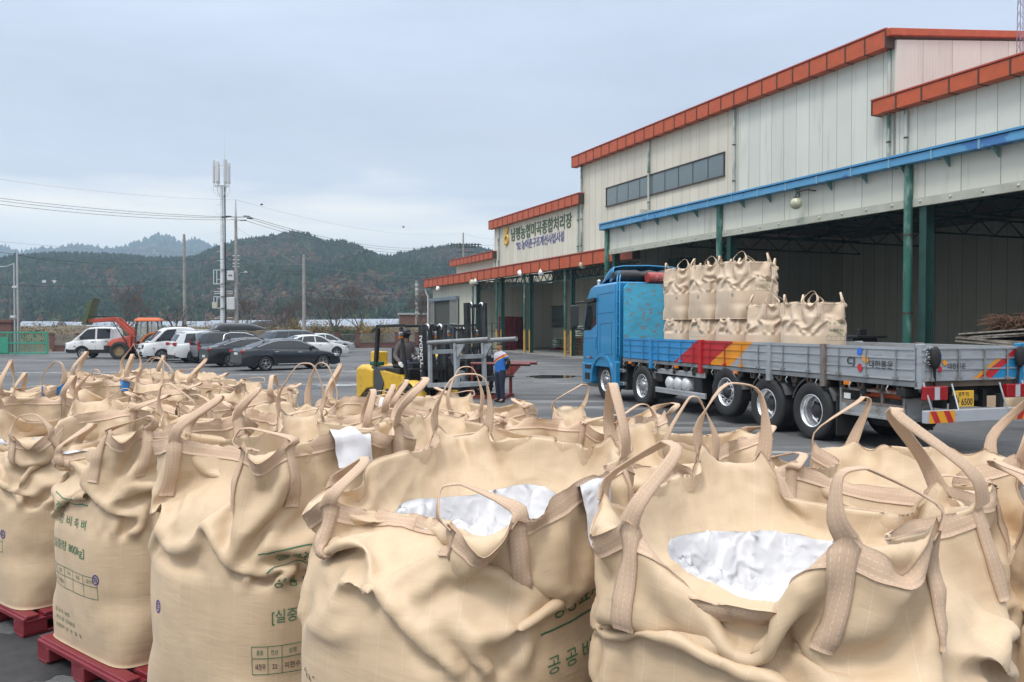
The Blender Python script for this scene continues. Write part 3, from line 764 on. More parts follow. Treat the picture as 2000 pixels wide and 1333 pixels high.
for px, py, L, w, rot in ((600, 731, 2.2, 0.12, 5), (690, 693, 3, 0.12, 3), (672, 710, 2.0, 0.12, 3), (640, 722, 2.4, 0.3, 8), (520, 731, 2.2, 0.14, 8), (380, 715, 2.4, 0.16, 12), (320, 727, 1.6, 0.3, 0), (95, 728, 6, 0.35, 4), (150, 705, 4.5, 0.16, 3), (1120, 700, 1.6, 0.12, -20), (705, 752, 3.0, 0.9, 5), (690, 686, 3.4, 0.12, 2), (1066, 745, 0.9, 0.12, 0), (690, 733, 2.2, 0.14, 5), (1350, 890, 0.9, 0.18, 4), (560, 731, 1.5, 0.25, 6)):
    c = G(px, py); mb = MB(); mb.box((0, 0, 0), (L, w, 0.003)); o = mb.build('painted_marking', PAINTED); o.location = (c.x, c.y, 0.004); o.rotation_euler = (0, 0, R(rot)); tag(o, kind='structure')
# the long pale repair seam that crosses the yard behind the bags
c0, c1 = G(1120, 868), G(2040, 905)
mb = MB(); rr = random.Random(5)
L_, R__ = [], []
for i in range(61):
    t = i / 60; p = c0.lerp(c1, t); w = 0.10 + 0.16 * abs(mnoise.noise(Vector((t * 9, 1, 0)))) + 0.05 * rr.random(); o = 0.12 * mnoise.noise(Vector((t * 5, 7, 0)))
    L_.append((p.x, p.y + w + o, 0.004)); R__.append((p.x, p.y - w + o, 0.004))
mb.grid([R__, L_], False); tag(mb.build('repair_seam', mat('pale cement seam', (0.24, 0.23, 0.21), 0.85, var=0.3, scale=5, dirt=(0.09, 0.09, 0.09), dirt_amt=0.9, dirt_scale=2.5, dirt_lo=.45, dirt_hi=.62), fix=False), kind='structure')
# smoother newer asphalt strip in front of that seam
sheet('asphalt_strip', [(c0.x - 1, c0.y - 0.2), (c1.x + 3, c1.y - 0.2), (c1.x + 3, -2), (c0.x - 1, -2)], 0.002, mat('newer asphalt', (0.075, 0.076, 0.08), 0.75, var=0.12, scale=0.8, bump=0.3, bump_scale=120))

# ------------------------------------------------------------------ hills and forest
RIDGE = [(-700, 520), (-400, 515), (-200, 505), (0, 507), (40, 497), (90, 491), (160, 491), (250, 496), (330, 500), (380, 500), (400, 490), (430, 478), (470, 465), (510, 457), (550, 450), (570, 446), (600, 451), (620, 462), (640, 466), (670, 463), (700, 474), (730, 490), (765, 493), (800, 487), (840, 482), (870, 477), (900, 474), (940, 481), (980, 490), (1100, 470), (1300, 480), (1500, 500), (1900, 520), (2500, 540)]
FAR = [(-500, 470), (-200, 478), (0, 487), (40, 501), (100, 492), (160, 486), (200, 494), (235, 493), (275, 477), (320, 463), (345, 470), (365, 478), (385, 474), (410, 486), (450, 500), (520, 505), (700, 515), (1200, 520), (2300, 520)]
def hill_z(px, prof, d):
    y = np.interp(px, [p[0] for p in prof], [p[1] for p in prof])
    return (634 - y) / FPX * d + CAM_H
HM = mat('forest floor', (0.045, 0.05, 0.035), 0.95, var=0.4, scale=0.02)
def terrain(name, prof, d0, d1, d2, material, rough, seed, cols=220, rows=34):
    P = np.linspace(prof[0][0], prof[-1][0], cols); rws = []
    for i in range(rows):
        t = i / (rows - 1); row = []
        for px in P:
            a = (px - 1000) / FPX
            f = t / 0.8
            r = d0 + (d1 - d0) * f if f <= 1 else d1 + (d2 - d1) * (f - 1) / 0.25
            H = hill_z(px, prof, d1) - (9.5 if d1 < 1000 else 9)
            s = f * f * (3 - 2 * f) if f <= 1 else 1 - 0.6 * (f - 1) / 0.25
            z = H * (0.45 * f + 0.55 * s) if f <= 1 else H * s
            n = mnoise.noise(Vector((a * 9 + seed, r * 0.006, seed))) + 0.5 * mnoise.noise(Vector((a * 22 + seed, r * 0.016, seed)))
            z += rough * n * math.sin(math.pi * min(1, f) ) if f < 1 else 0
            row.append((a * r, r, max(z, -0.5) - (0.8 if i == 0 else 0)))
        rws.append(row)
    mb = MB(); mb.grid(rws); return mb.build(name, material, fix=False), np.array(rws)
hill, HR = terrain('wooded_hill', RIDGE, 330, 680, 860, HM, 12, 3)
tag(hill, kind='structure')
far, FR = terrain('distant_mountain', FAR, 1100, 2100, 2600, HM, 30, 9, 160, 24)
tag(far, kind='structure')
def forest(name, grid, count, size, seed, px_lim, cols_, rows_max=None):
    """one mass of crowns: pointed pines and round, half-bare broadleaf crowns"""
    rng = np.random.RandomState(seed); nr, nc = grid.shape[:2]
    crest = int((nr - 1) * 0.8) + 1
    fi = rng.rand(count) ** 0.85 * crest; n2 = count // 6
    fi[:n2] = crest - 1 - rng.rand(n2) * 1.5             # the skyline is lined with crowns
    fc = rng.rand(count) * (nc - 1)
    i0 = np.clip(fi.astype(int), 0, nr - 2); k0 = np.clip(fc.astype(int), 0, nc - 2); a = (fi - i0)[:, None]; c = (fc - k0)[:, None]
    P = (grid[i0, k0] * (1 - c) + grid[i0, k0 + 1] * c) * (1 - a) + (grid[i0 + 1, k0] * (1 - c) + grid[i0 + 1, k0 + 1] * c) * a
    px = P[:, 0] / P[:, 1] * FPX + 1000
    P = P[(px > px_lim[0]) & (px < px_lim[1])]
    n = len(P)
    patch = np.array([mnoise.noise(Vector((p[0] * 0.013, p[1] * 0.013, 2.0))) + 0.6 * mnoise.noise(Vector((p[0] * 0.04, p[1] * 0.04, 5.0))) + 0.0022 * (p[2] - 45) for p in P])
    pine = patch + rng.randn(n) * 0.28 > 0.02
    m, ns = 5, 7
    h = size * (0.75 + 0.7 * rng.rand(n)) * np.where(pine, 1.15, 0.85); w = size * (0.42 + 0.28 * rng.rand(n)) * np.where(pine, 0.8, 1.05)
    prof = np.array([0.2, 0.85, 1.0, 0.72, 0.0]); profr = np.array([0.55, 0.95, 1.0, 0.75, 0.0]); zz = np.array([-0.25, 0.12, 0.36, 0.72, 1.0])
    ang = np.arange(ns) / ns * 2 * np.pi
    R_ = np.where(pine[:, None], prof[None], profr[None])[:, :, None] * (1 + 0.32 * rng.randn(n, m, ns)) * w[:, None, None]
    ang_ = ang[None, None] + rng.rand(n)[:, None, None] * 6
    V = np.stack([P[:, 0, None, None] + R_ * np.cos(ang_), P[:, 1, None, None] + R_ * np.sin(ang_), P[:, 2, None, None] + h[:, None, None] * (zz[None, :, None] + 0.10 * rng.randn(n, m, ns))], -1)
    F = (quads(m, ns, True)[None] + (np.arange(n) * m * ns)[:, None, None]).reshape(-1, 4)
    pal_p = np.array([(0.022, 0.045, 0.026), (0.03, 0.055, 0.028), (0.018, 0.036, 0.024), (0.04, 0.06, 0.03)])
    pal_d = np.array([(0.075, 0.05, 0.036), (0.085, 0.065, 0.04), (0.06, 0.048, 0.04), (0.10, 0.055, 0.03), (0.07, 0.07, 0.04), (0.05, 0.045, 0.038)])
    colr = np.where(pine[:, None], pal_p[rng.randint(0, 4, n)], pal_d[rng.randint(0, 6, n)]) * (0.55 + 0.4 * rng.rand(n, 1))
    mt = bpy.data.materials.get('forest crowns')
    if not mt:
        mt = bpy.data.materials.new('forest crowns'); mt.use_nodes = True; nn = mt.node_tree.nodes; at = nn.new('ShaderNodeVertexColor'); at.layer_name = 'crown'
        tcx = nn.new('ShaderNodeTexCoord'); t = nn.new('ShaderNodeTexNoise'); t.inputs['Scale'].default_value = 0.9; t.inputs['Detail'].default_value = 4; mt.node_tree.links.new(tcx.outputs['Object'], t.inputs['Vector'])
        mr = nn.new('ShaderNodeMapRange'); mr.inputs[1].default_value = .35; mr.inputs[2].default_value = .65; mr.inputs[3].default_value = 0.55; mr.inputs[4].default_value = 1.5; mt.node_tree.links.new(t.outputs['Fac'], mr.inputs[0])
        s = nn.new('ShaderNodeVectorMath'); s.operation = 'SCALE'; mt.node_tree.links.new(at.outputs[0], s.inputs[0]); mt.node_tree.links.new(mr.outputs[0], s.inputs['Scale'])
        mt.node_tree.links.new(s.outputs[0], nn['Principled BSDF'].inputs['Base Color']); nn['Principled BSDF'].inputs['Roughness'].default_value = 0.95; nn['Principled BSDF'].inputs['Specular IOR Level'].default_value = 0.1
    o = np_mesh(name, V.reshape(-1, 3), F, mt, None, False)
    at = o.data.color_attributes.new('crown', 'FLOAT_COLOR', 'POINT')
    at.data.foreach_set('color', np.concatenate([np.repeat(colr, m * ns, 0), np.ones((n * m * ns, 1))], 1).astype(np.float32).ravel())
    return tag(o, 'mixed pine and half bare broadleaf wood covering the hillside', None, None, 'stuff')
fo = forest('forest', HR, 62000, 5.2, 4, (-120, 1120), 220)
fo2 = forest('forest', FR, 6000, 15.0, 6, (-60, 560), 160)
fo2['label'] = 'hazy blue wood on the distant mountain'

# ------------------------------------------------------------------ the damp air between here and the hills
mb = MB(); mb.box((0, 1300, 149.0), (5200, 2900, 302.2))
hz = mb.build('haze', None)
hm = bpy.data.materials.new('haze'); hm.use_nodes = True
hn = hm.node_tree.nodes; hn.remove(hn['Principled BSDF'])
hv = hn.new('ShaderNodeVolumePrincipled'); hv.inputs['Color'].default_value = (0.62, 0.82, 1.0, 1); hv.inputs['Density'].default_value = 0.00038; hv.inputs['Anisotropy'].default_value = 0.2
hm.node_tree.links.new(hv.outputs[0], hn['Material Output'].inputs['Volume'])
hz.data.materials.append(hm); tag(hz, kind='stuff'); hz['label'] = 'thin bluish haze over the far hills'
# ------------------------------------------------------------------ the processing plant: one long stepped metal shed
BETA = R(22.9); BO = Vector((3.75, 55.0, 0)); TB = math.tan(BETA); CB = math.cos(BETA)
def bline(yd): return BO.x + TB * BO.y + yd / CB
def bZ(px, yd): return bline(yd) / ((px - 1000) / FPX + TB)
def bx(px, yd=0.0): return (bZ(px, yd) - (BO.y + 0.0)) / CB - yd * TB      # along the shed, away from the camera
def bz(px, py, yd=0.0):
    d = ray(px, py); Z = bZ(px, yd); return CAM_H + d.z / d.y * Z
shed = thing('warehouse', 'long cream metal rice plant with orange eaves and open loading canopies', 'warehouse', BO, R(90) + BETA)
def metal_panel(name, col, seam=1.0, rib=0.12, dirtc=(0.25, 0.2, 0.14), dirt=0.35, var=0.05):
    """profiled sheet: fine ribs every 12 cm and a dark joint every metre along local x; rust and rain streaks"""
    m = bpy.data.materials.new(name); m.use_nodes = True
    n = m.node_tree.nodes; l = m.node_tree.links; b = n['Principled BSDF']; b.inputs['Roughness'].default_value = 0.5; b.inputs['Specular IOR Level'].default_value = 0.3
    tc = n.new('ShaderNodeTexCoord'); sp = n.new('ShaderNodeSeparateXYZ'); l.new(tc.outputs['Object'], sp.inputs[0])
    def mth(op, a, v, c=None):
        k = n.new('ShaderNodeMath'); k.operation = op; l.new(a, k.inputs[0]) if not isinstance(a, (int, float)) else None
        if isinstance(v, (int, float)): k.inputs[1].default_value = v
        else: l.new(v, k.inputs[1])
        return k.outputs[0]
    run = mth('ADD', sp.outputs['X'], sp.outputs['Y'])
    fr = mth('FRACT', mth('MULTIPLY', run, 1 / rib), 0)
    tri = mth('ABSOLUTE', mth('SUBTRACT', fr, 0.5), 0)
    fs = mth('FRACT', mth('MULTIPLY', run, 1 / seam), 0)
    joint = mth('LESS_THAN', mth('ABSOLUTE', mth('SUBTRACT', fs, 0.5), 0), 0.013 / seam)
    mp = n.new('ShaderNodeMapping'); mp.inputs['Scale'].default_value = (2.2, 2.2, 0.16); l.new(tc.outputs['Object'], mp.inputs[0])
    t = n.new('ShaderNodeTexNoise'); t.inputs['Scale'].default_value = 1.3; t.inputs['Detail'].default_value = 8; t.inputs['Roughness'].default_value = 0.65; l.new(mp.outputs[0], t.inputs['Vector'])
    mr = n.new('ShaderNodeMapRange'); mr.inputs[1].default_value = 0.56; mr.inputs[2].default_value = 0.76; mr.inputs[4].default_value = dirt; l.new(t.outputs['Fac'], mr.inputs[0])
    t2 = n.new('ShaderNodeTexNoise'); t2.inputs['Scale'].default_value = 0.35; t2.inputs['Detail'].default_value = 4; l.new(tc.outputs['Object'], t2.inputs['Vector'])
    mr2 = n.new('ShaderNodeMapRange'); mr2.inputs[1].default_value = .3; mr2.inputs[2].default_value = .7; mr2.inputs[3].default_value = 1 - var; mr2.inputs[4].default_value = 1 + var; l.new(t2.outputs['Fac'], mr2.inputs[0])
    # each sheet has its own slight tone
    wn = n.new('ShaderNodeTexWhiteNoise'); wn.noise_dimensions = '1D'; l.new(mth('FLOOR', mth('ADD', mth('MULTIPLY', run, 1 / seam), 0.5), 0), wn.inputs['W'])
    mr3 = n.new('ShaderNodeMapRange'); mr3.inputs[3].default_value = 0.95; mr3.inputs[4].default_value = 1.04; l.new(wn.outputs['Value'], mr3.inputs[0])
    s = n.new('ShaderNodeVectorMath'); s.operation = 'SCALE'; s.inputs[0].default_value = col; l.new(mth('MULTIPLY', mr2.outputs[0], mr3.outputs[0]), s.inputs['Scale'])
    mx = n.new('ShaderNodeMixRGB'); mx.inputs[2].default_value = (*dirtc, 1); l.new(s.outputs[0], mx.inputs[1]); l.new(mr.outputs[0], mx.inputs[0])
    mj = n.new('ShaderNodeMixRGB'); mj.inputs[2].default_value = (col[0] * .35, col[1] * .35, col[2] * .32, 1); l.new(mx.outputs[0], mj.inputs[1]); l.new(joint, mj.inputs[0])
    l.new(mj.outputs[0], b.inputs['Base Color'])
    bp = n.new('ShaderNodeBump'); bp.inputs['Strength'].default_value = 0.55; bp.inputs['Distance'].default_value = 0.025; l.new(tri, bp.inputs['Height']); l.new(bp.outputs[0], b.inputs['Normal'])
    return m
CREAM = metal_panel('cream profiled sheet', (0.60, 0.56, 0.47)); MINT = metal_panel('pale mint profiled sheet', (0.57, 0.59, 0.54)); PINK = metal_panel('beige profiled sheet', (0.60, 0.59, 0.53), 2.0, 0.2)
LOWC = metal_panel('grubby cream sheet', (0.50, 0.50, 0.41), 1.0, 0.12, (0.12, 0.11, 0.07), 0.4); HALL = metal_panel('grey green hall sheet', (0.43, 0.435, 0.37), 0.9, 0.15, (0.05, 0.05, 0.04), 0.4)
BAND = metal_panel('stained white header sheet', (0.58, 0.585, 0.51), 1.35, 5.0, (0.30, 0.19, 0.09), 0.6)
ORANGE = mat('weathered orange gutter', (0.43, 0.072, 0.016), 0.5, var=0.12, scale=2, dirt=(0.20, 0.07, 0.04), dirt_amt=0.45, dirt_scale=3)
ORANGED = mat('orange red roof edge', (0.36, 0.05, 0.022), 0.5, var=0.1, scale=2)
RIB = mat('rusty gutter strap', (0.055, 0.028, 0.02), 0.7)
BLUEG = mat('blue gutter', (0.085, 0.28, 0.48), 0.45, var=0.12, scale=1.2, dirt=(0.04, 0.13, 0.36), dirt_amt=0.8, dirt_scale=0.55, dirt_lo=.55, dirt_hi=.57)
GREENP = mat('chalky green post paint', (0.018, 0.10, 0.075), 0.5, var=0.2, scale=3, dirt=(0.26, 0.36, 0.33), dirt_amt=0.85, dirt_scale=3.2, stretch=(1, 1, 0.35), dirt_lo=.50, dirt_hi=.70)
DKGREEN = mat('dark green steel', (0.012, 0.05, 0.042), 0.5, var=0.2)
YELLOWP = mat('faded yellow band', (0.45, 0.27, 0.05), 0.6, var=0.15, dirt=(0.2, 0.15, 0.08), dirt_amt=0.6, dirt_scale=5)
SLAB = mat('loading bay concrete', (0.20, 0.195, 0.18), 0.8, var=0.2, scale=0.7, dirt=(0.09, 0.09, 0.085), dirt_amt=0.6, dirt_scale=0.8)
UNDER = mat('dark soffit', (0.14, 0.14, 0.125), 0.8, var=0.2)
GLASSD = mat('window glass with painted reflection', (0.12, 0.155, 0.165), 0.12, spec=0.7, var=0.15, scale=0.6, coords='Generated')  # the panes' blue-grey reflection is put into the base colour
FRAMEB = mat('brown window frame', (0.05, 0.035, 0.03), 0.5)
GALV = mat('galvanised steel', (0.42, 0.45, 0.46), 0.4, 0.55, var=0.12, scale=8)
YB = 7.5                                                   # how far the plant's main wall stands behind the canopy posts
def panel(name, x0, x1, yd, z0, z1, m, th=0.14, z1b=None):
    """wall along x at depth yd; z1b: other height at x1"""
    mb = MB(); zb = z1 if z1b is None else z1b
    mb.add([(x0, -yd, z0), (x1, -yd, z0), (x1, -yd, zb), (x0, -yd, z1), (x0, -yd - th, z0), (x1, -yd - th, z0), (x1, -yd - th, zb), (x0, -yd - th, z1)],
           [(0, 1, 2, 3), (7, 6, 5, 4), (0, 4, 5, 1), (1, 5, 6, 2), (2, 6, 7, 3), (3, 7, 4, 0)])
    return mb.build(name, m, shed)
def eaves(x0, x1, yd, z1, h, out, step, m=ORANGE, top=ORANGED, wob=0.0, rib=None):
    """box gutter in lengths with dark straps; x0 < x1"""
    n = max(1, round((x1 - x0) / step)); st = (x1 - x0) / n
    mb = MB(); ml = MB(); mr = []
    for i in range(n):
        w = (random.random() - .5) * wob
        mb.box((x0 + (i + .5) * st, -yd + out / 2, z1 - h / 2 - 0.03 + w), (st - 0.012, out, h - 0.06))
    for i in range(n + 1):
        mr.append(MB().box((x0 + i * st, -yd + out / 2, z1 - h / 2 - 0.035), (0.07, out + 0.05, h - 0.03)))
    ml.box(((x0 + x1) / 2, -yd + out / 2 - 0.02, z1), (x1 - x0 + 0.1, out + 0.14, 0.07))
    g = mb.build('gutter', m, shed, bevel=0.015); [r_.build('gutter_strap', rib or RIB, g) for r_ in mr]; e = ml.build('roof_edge', top, g)
    return g
xl_, xr_ = bx(836), bx(1222); zl1 = bz(1110, 501); zl0 = bz(1110, 525)
# lower orange canopy over the loading bay
eaves(xr_ - 1.5, xl_, 0, zl1, zl1 - zl0, 0.45, 1.55)
mb = MB()
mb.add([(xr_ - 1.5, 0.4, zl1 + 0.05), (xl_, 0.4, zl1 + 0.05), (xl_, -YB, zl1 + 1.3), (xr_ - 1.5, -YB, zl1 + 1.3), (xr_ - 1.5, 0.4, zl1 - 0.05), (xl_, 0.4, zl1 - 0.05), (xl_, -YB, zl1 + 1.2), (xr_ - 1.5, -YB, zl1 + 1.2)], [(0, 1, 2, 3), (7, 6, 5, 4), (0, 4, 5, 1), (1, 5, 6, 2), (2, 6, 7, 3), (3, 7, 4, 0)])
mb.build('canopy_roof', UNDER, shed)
# trusses under the canopy
mb = MB()
for yd in (0.35, YB - 0.4):
    z = zl0 - 0.05 + (0.0 if yd < 1 else 0.9)
    mb.beam((xr_, -yd, z), (xl_, -yd, z), 0.08, 0.08); mb.beam((xr_, -yd, z - 0.65), (xl_, -yd, z - 0.65), 0.08, 0.08)
    k = xr_; i = 0
    while k < xl_ - 0.6:
        mb.beam((k, -yd, z - (0.65 if i % 2 else 0)), (k + 0.6, -yd, z - (0 if i % 2 else 0.65)), 0.04, 0.04); k += 0.6; i += 1
mb.build('truss', DKGREEN, shed)
# posts of the orange canopy: round downpipe in front of a dark H section, yellow band at the foot
def post(x, yd, z1, band=True, pipe=0.085, big=0.26, zb=1.75):
    m1 = MB(); m1.box((x - 0.30, -yd - 0.17, z1 / 2), (big * 0.16, big, z1)); m1.box((x - 0.30, -yd - .12 + big / 2 - 0.05, z1 / 2), (big * 0.8, 0.03, z1)); m1.box((x - 0.30, -yd - 0.12 - big / 2 - 0.05, z1 / 2), (big * 0.8, 0.03, z1)); m1.box((x - 0.2, -yd, 0.02), (0.6, 0.6, 0.04))
    p = m1.build('post', DKGREEN, shed)
    m2 = MB(); m2.cyl((x + 0.16, -yd + 0.16, zb if band else 0), (x + 0.16, -yd + 0.16, z1), pipe); m2.build('downpipe', GREENP, shed)
    for z in (z1 * 0.33, z1 * 0.68): m5 = MB(); m5.cyl((x + 0.16, -yd + 0.16, z), (x + 0.16, -yd + 0.16, z + 0.06), pipe + 0.018); m5.build('pipe_clamp', RIB, p)
    if band:
        m3 = MB(); m3.cyl((x + 0.16, -yd + 0.16, 0), (x + 0.16, -yd + 0.16, zb), pipe + 0.004); m3.box((x - 0.30, -yd - .12 + big / 2 - 0.032, zb / 2), (big * 0.8 + .006, 0.006, zb)); m3.build('warning_band', YELLOWP, p)
for px in (1110, 1030, 975, 928): post(bx(px), 0.0, zl0)
# closed end bay at the far left with a sliding door
x0, x1 = bx(926), bx(841)
panel('end_bay_wall', x0, x1, 0.25, 0, zl0 + 0.2, LOWC)
mb = MB(); mb.box((x1 - 0.07, -YB / 2 - 0.2, zl0 / 2), (0.14, YB - 0.4, zl0)); mb.build('end_bay_side', LOWC, shed); mb = MB(); mb.box((x0 + 0.07, -YB / 2 - 0.2, zl0 / 2), (0.14, YB - 0.4, zl0)); mb.build('end_bay_side', LOWC, shed)
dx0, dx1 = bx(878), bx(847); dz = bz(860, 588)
mb = MB(); mb.box(((dx0 + dx1) / 2, -0.20, dz / 2), (dx1 - dx0, 0.05, dz)); mb.build('doorway_shade', mat('painted doorway shade', (0.055, 0.06, 0.05), 0.9, var=.2), shed)  # dark panel on the solid wall; the doorway's inner shade is painted on
mb = MB(); mb.box(((dx0 + dx1) / 2 - .4, -0.08, dz + 0.16), (dx1 - dx0 + 3.4, 0.26, 0.3)); mb.build('door_rail', mat('blue grey steel cap', (0.16, 0.21, 0.25), 0.5, 0.2), shed)
for xa, xb in ((dx0 - 2.1, dx0), (dx1, dx1 + 1.6)):
    mb = MB(); mb.box(((xa + xb) / 2, -0.10, dz / 2), (xb - xa, 0.06, dz)); d = mb.build('sliding_door', mat('grey mesh door', (0.17, 0.165, 0.15), 0.7, var=.15, scale=2), shed)
    mb = MB()
    for z in (0.3, dz * 0.5, dz - 0.05): mb.box(((xa + xb) / 2, -0.055, z), (xb - xa, 0.04, 0.07))
    for x in (xa, xb): mb.box((x, -0.055, dz / 2), (0.07, 0.035, dz))
    mb.build('door_frame', GALV, d)
# far-end downpipe
mb = MB(); mb.tube([(xl_ - 0.1, 0.3, zl0), (xl_ - 0.1, 0.25, zl0 - 0.4), (xl_ - 0.35, 0.1, zl0 - 0.9), (xl_ - 0.35, 0.1, 0)], 0.09); mb.build('downpipe', mat('pale pipe', (0.5, 0.52, 0.55), 0.4, 0.2), shed)
# bay floor and the wall at its back
xa = bx(1222); xe = bx(846, 0)
mb = MB(); mb.box(((xa + xe) / 2, -YB / 2 + 0.2, 0.0), (xe - xa, YB + 0.9, 0.12)); mb.build('bay_floor', SLAB, shed)
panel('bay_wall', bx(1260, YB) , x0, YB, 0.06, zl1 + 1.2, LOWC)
wx0, wx1 = bx(1106, YB), bx(1054, YB); wz0, wz1 = bz(1080, 639, YB), bz(1080, 599, YB)
def window(name, x0, x1, yd, z0, z1, n, rows=(1.0,)):
    mb = MB(); mb.box(((x0 + x1) / 2, -yd + 0.03, (z0 + z1) / 2), (x1 - x0, 0.03, z1 - z0)); g = mb.build(name, FRAMEB, shed)
    gl = MB(); w = (x1 - x0) / n
    for i in range(n):
        zz = z0
        for r in rows:
            hgt = (z1 - z0) * r; gl.box((x0 + (i + .5) * w, -yd + 0.045, zz + hgt / 2), (w - 0.12, 0.012, hgt - 0.12)); zz += hgt
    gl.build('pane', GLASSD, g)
    fr = MB()
    fr.box(((x0 + x1) / 2, -yd + 0.06, z1), (x1 - x0 + 0.14, 0.09, 0.07)); fr.box(((x0 + x1) / 2, -yd + 0.07, z0), (x1 - x0 + 0.14, 0.12, 0.07))
    for x in (x0, x1): fr.box((x, -yd + 0.06, (z0 + z1) / 2), (0.07, 0.09, z1 - z0 - .07))
    fr.build('frame', FRAMEB, g)
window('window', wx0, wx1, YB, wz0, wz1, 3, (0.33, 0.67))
# upper walls, stepping up towards the camera
xs0, xs1 = bx(970, YB), bx(887, YB); zs = bz(925, 506, YB)
panel('clerestory_wall', xs0 - 0.05, xs1, YB + 0.3, zl1, zs, CREAM); eaves(xs0, xs1 + 0.4, YB, bz(925, 501, YB), bz(925, 501, YB) - bz(925, 512, YB) + 0.1, 0.45, 1.3)
xg0, xg1 = bx(1136, YB), bx(966, YB); zg = bz(1050, 412, YB)
panel('sign_wall', xg0 - 0.05, xg1, YB, zl1 + 1, zg, CREAM); eaves(xg0 - 0.4, xg1 + 0.4, YB, bz(1050, 406, YB), bz(1050, 406, YB) - bz(1050, 424, YB), 0.5, 1.3)
mb = MB(); mb.box((xg1 - 0.07, -YB - 7, (zl1 + zg) / 2), (0.14, 14, zg - zl1)); mb.build('sign_wall_end', CREAM, shed)
xt0, xt1 = bx(1741, YB), bx(1133, YB); zt = bz(1741, 80, YB); xm = bx(1437, YB)
panel('tall_wall', xm, xt1, YB + 0.003, zl1 + 1, zt, CREAM); panel('tall_wall', xt0, xm, YB, zl1 + 1, zt, MINT)
eaves(xt0, xt1 + 0.5, YB, bz(1735, 62, YB), bz(1735, 62, YB) - bz(1735, 98, YB), 0.55, 1.27)
mb = MB(); mb.box((xt1 - 0.07, -YB - 9, (zl1 + zt) / 2 + .5), (0.14, 18, zt - zl1 - 1)); mb.build('tall_wall_end', CREAM, shed)
# gable end of the tall part, low pitched
gw = 34.0; ridge = zt + 2.1
mb = MB(); mb.prism([(-YB, zl1 + 1), (-YB, zt), (-YB - gw / 2, ridge), (-YB - gw, zt), (-YB - gw, zl1 + 1)], xt0 - 0.16, xt0 - 0.02, plane='YZ'); mb.build('gable', PINK, shed)
mb = MB(); A = Vector((xt0 - 0.1, -YB + 0.55, zt + 0.28)); B = Vector((xt0 - 0.1, -YB - gw / 2, ridge + 0.30)); mb.beam(A, B, 0.42, 0.34); mb.beam(B, Vector((xt0 - 0.1, -YB - gw, zt + 0.28)), 0.42, 0.34); mb.build('verge_trim', ORANGE, shed, bevel=0.02)
mb = MB(); mb.add([(xt0 - 0.2, -YB + 0.4, zt + 0.45), (xt1 + .4, -YB + 0.4, zt + 0.45), (xt1 + .4, -YB - gw / 2, ridge + 0.48), (xt0 - .2, -YB - gw / 2, ridge + 0.48)], [(0, 1, 2, 3)])
mb.add([(xt0 - 0.2, -YB - gw / 2, ridge + 0.48), (xt1 + .4, -YB - gw / 2, ridge + 0.48), (xt1 + .4, -YB - gw, zt + 0.45), (xt0 - .2, -YB - gw, zt + 0.45)], [(0, 1, 2, 3)]); mb.build('roof', ORANGED, shed)
# nearer, lower part with its own eaves
xn1 = bx(1741, YB); xn0 = xn1 - 22; zn = bz(1760, 210, YB)
panel('near_wall', xn0, xn1 - 0.02, YB, zl1 + 1, zn, MINT); eaves(xn0, bx(1717, YB), YB, bz(1760, 186, YB), bz(1760, 186, YB) - bz(1760, 216, YB), 0.6, 1.45)
mb = MB(); mb.add([(xn0, -YB + .5, bz(1760, 186, YB)), (bx(1717, YB), -YB + .5, bz(1760, 186, YB)), (bx(1717, YB), -YB - 18, bz(1760, 186, YB) + 1.6), (xn0, -YB - 18, bz(1760, 186, YB) + 1.6)], [(0, 1, 2, 3)]); mb.build('roof', ORANGED, shed)
# strip of upper windows
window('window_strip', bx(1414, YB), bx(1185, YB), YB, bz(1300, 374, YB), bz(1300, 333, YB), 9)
# downpipes down the tall wall
PIPEM = mat('flaking pipe paint', (0.42, 0.46, 0.43), 0.5, var=.1, dirt=(0.02, 0.11, 0.08), dirt_amt=0.9, dirt_scale=1.6, stretch=(1, 1, .35), dirt_lo=.46, dirt_hi=.6)
for px, z1 in ((1736, zt - .3), (1435, zt - .3), (1269, zt - .3), (1138, zt - .3), (1131, zg - .3), (976, zg - .3), (1770, zn - .2), (968, zs - .2)):
    x = bx(px, YB); mb = MB(); mb.cyl((x, -YB + 0.14, zl1 + 1.1), (x, -YB + 0.14, z1), 0.085, n=10); p = mb.build('downpipe', PIPEM, shed)
    z = zl1 + 2
    while z < z1: mb = MB(); mb.cyl((x, -YB + 0.14, z), (x, -YB + 0.14, z + 0.07), 0.105, n=10); mb.build('pipe_clamp', RIB, p); z += 2.2
# blue-guttered canopy in front
YF = -1.5
fx1, fx0 = bx(1181, YF), bx(1180, YF) - 46; zb1 = bz(1780, 303, YF); zb0 = bz(1780, 320, YF); zp0 = bz(1780, 405, YF)
eaves(fx0, fx1, YF, zb1, (zb1 - zb0) + 0.04, 0.35, 1.7, BLUEG, mat('blue gutter lip', (0.06, 0.25, 0.47), 0.4), rib=mat('pale blue strap', (.16, .33, .45), .5))
panel('header_panel', fx0, fx1 - 0.35, YF + 0.06, zp0, zb0 + 0.05, BAND, 0.1)
mb = MB(); mb.box(((fx0 + fx1) / 2 - .17, 0.0 - YF - 0.02, zp0 + 0.14), (fx1 - fx0 - .36, 0.03, 0.28)); mb.build('header_trim', mat('pale lower trim', (0.40, 0.41, 0.34), 0.5, var=.08, dirt=(0.22, .2, .13), dirt_amt=.5, dirt_scale=1), shed)
k = fx1 - 0.7
while k > fx0: mb = MB(); mb.ball((k, -YF + 0.0, zp0 + 0.16), 0.045, 8, 5); mb.build('trim_bolt', mat('bolt caps', (0.5, 0.5, 0.45), 0.4), shed); k -= 1.15
k = fx1 - 0.4
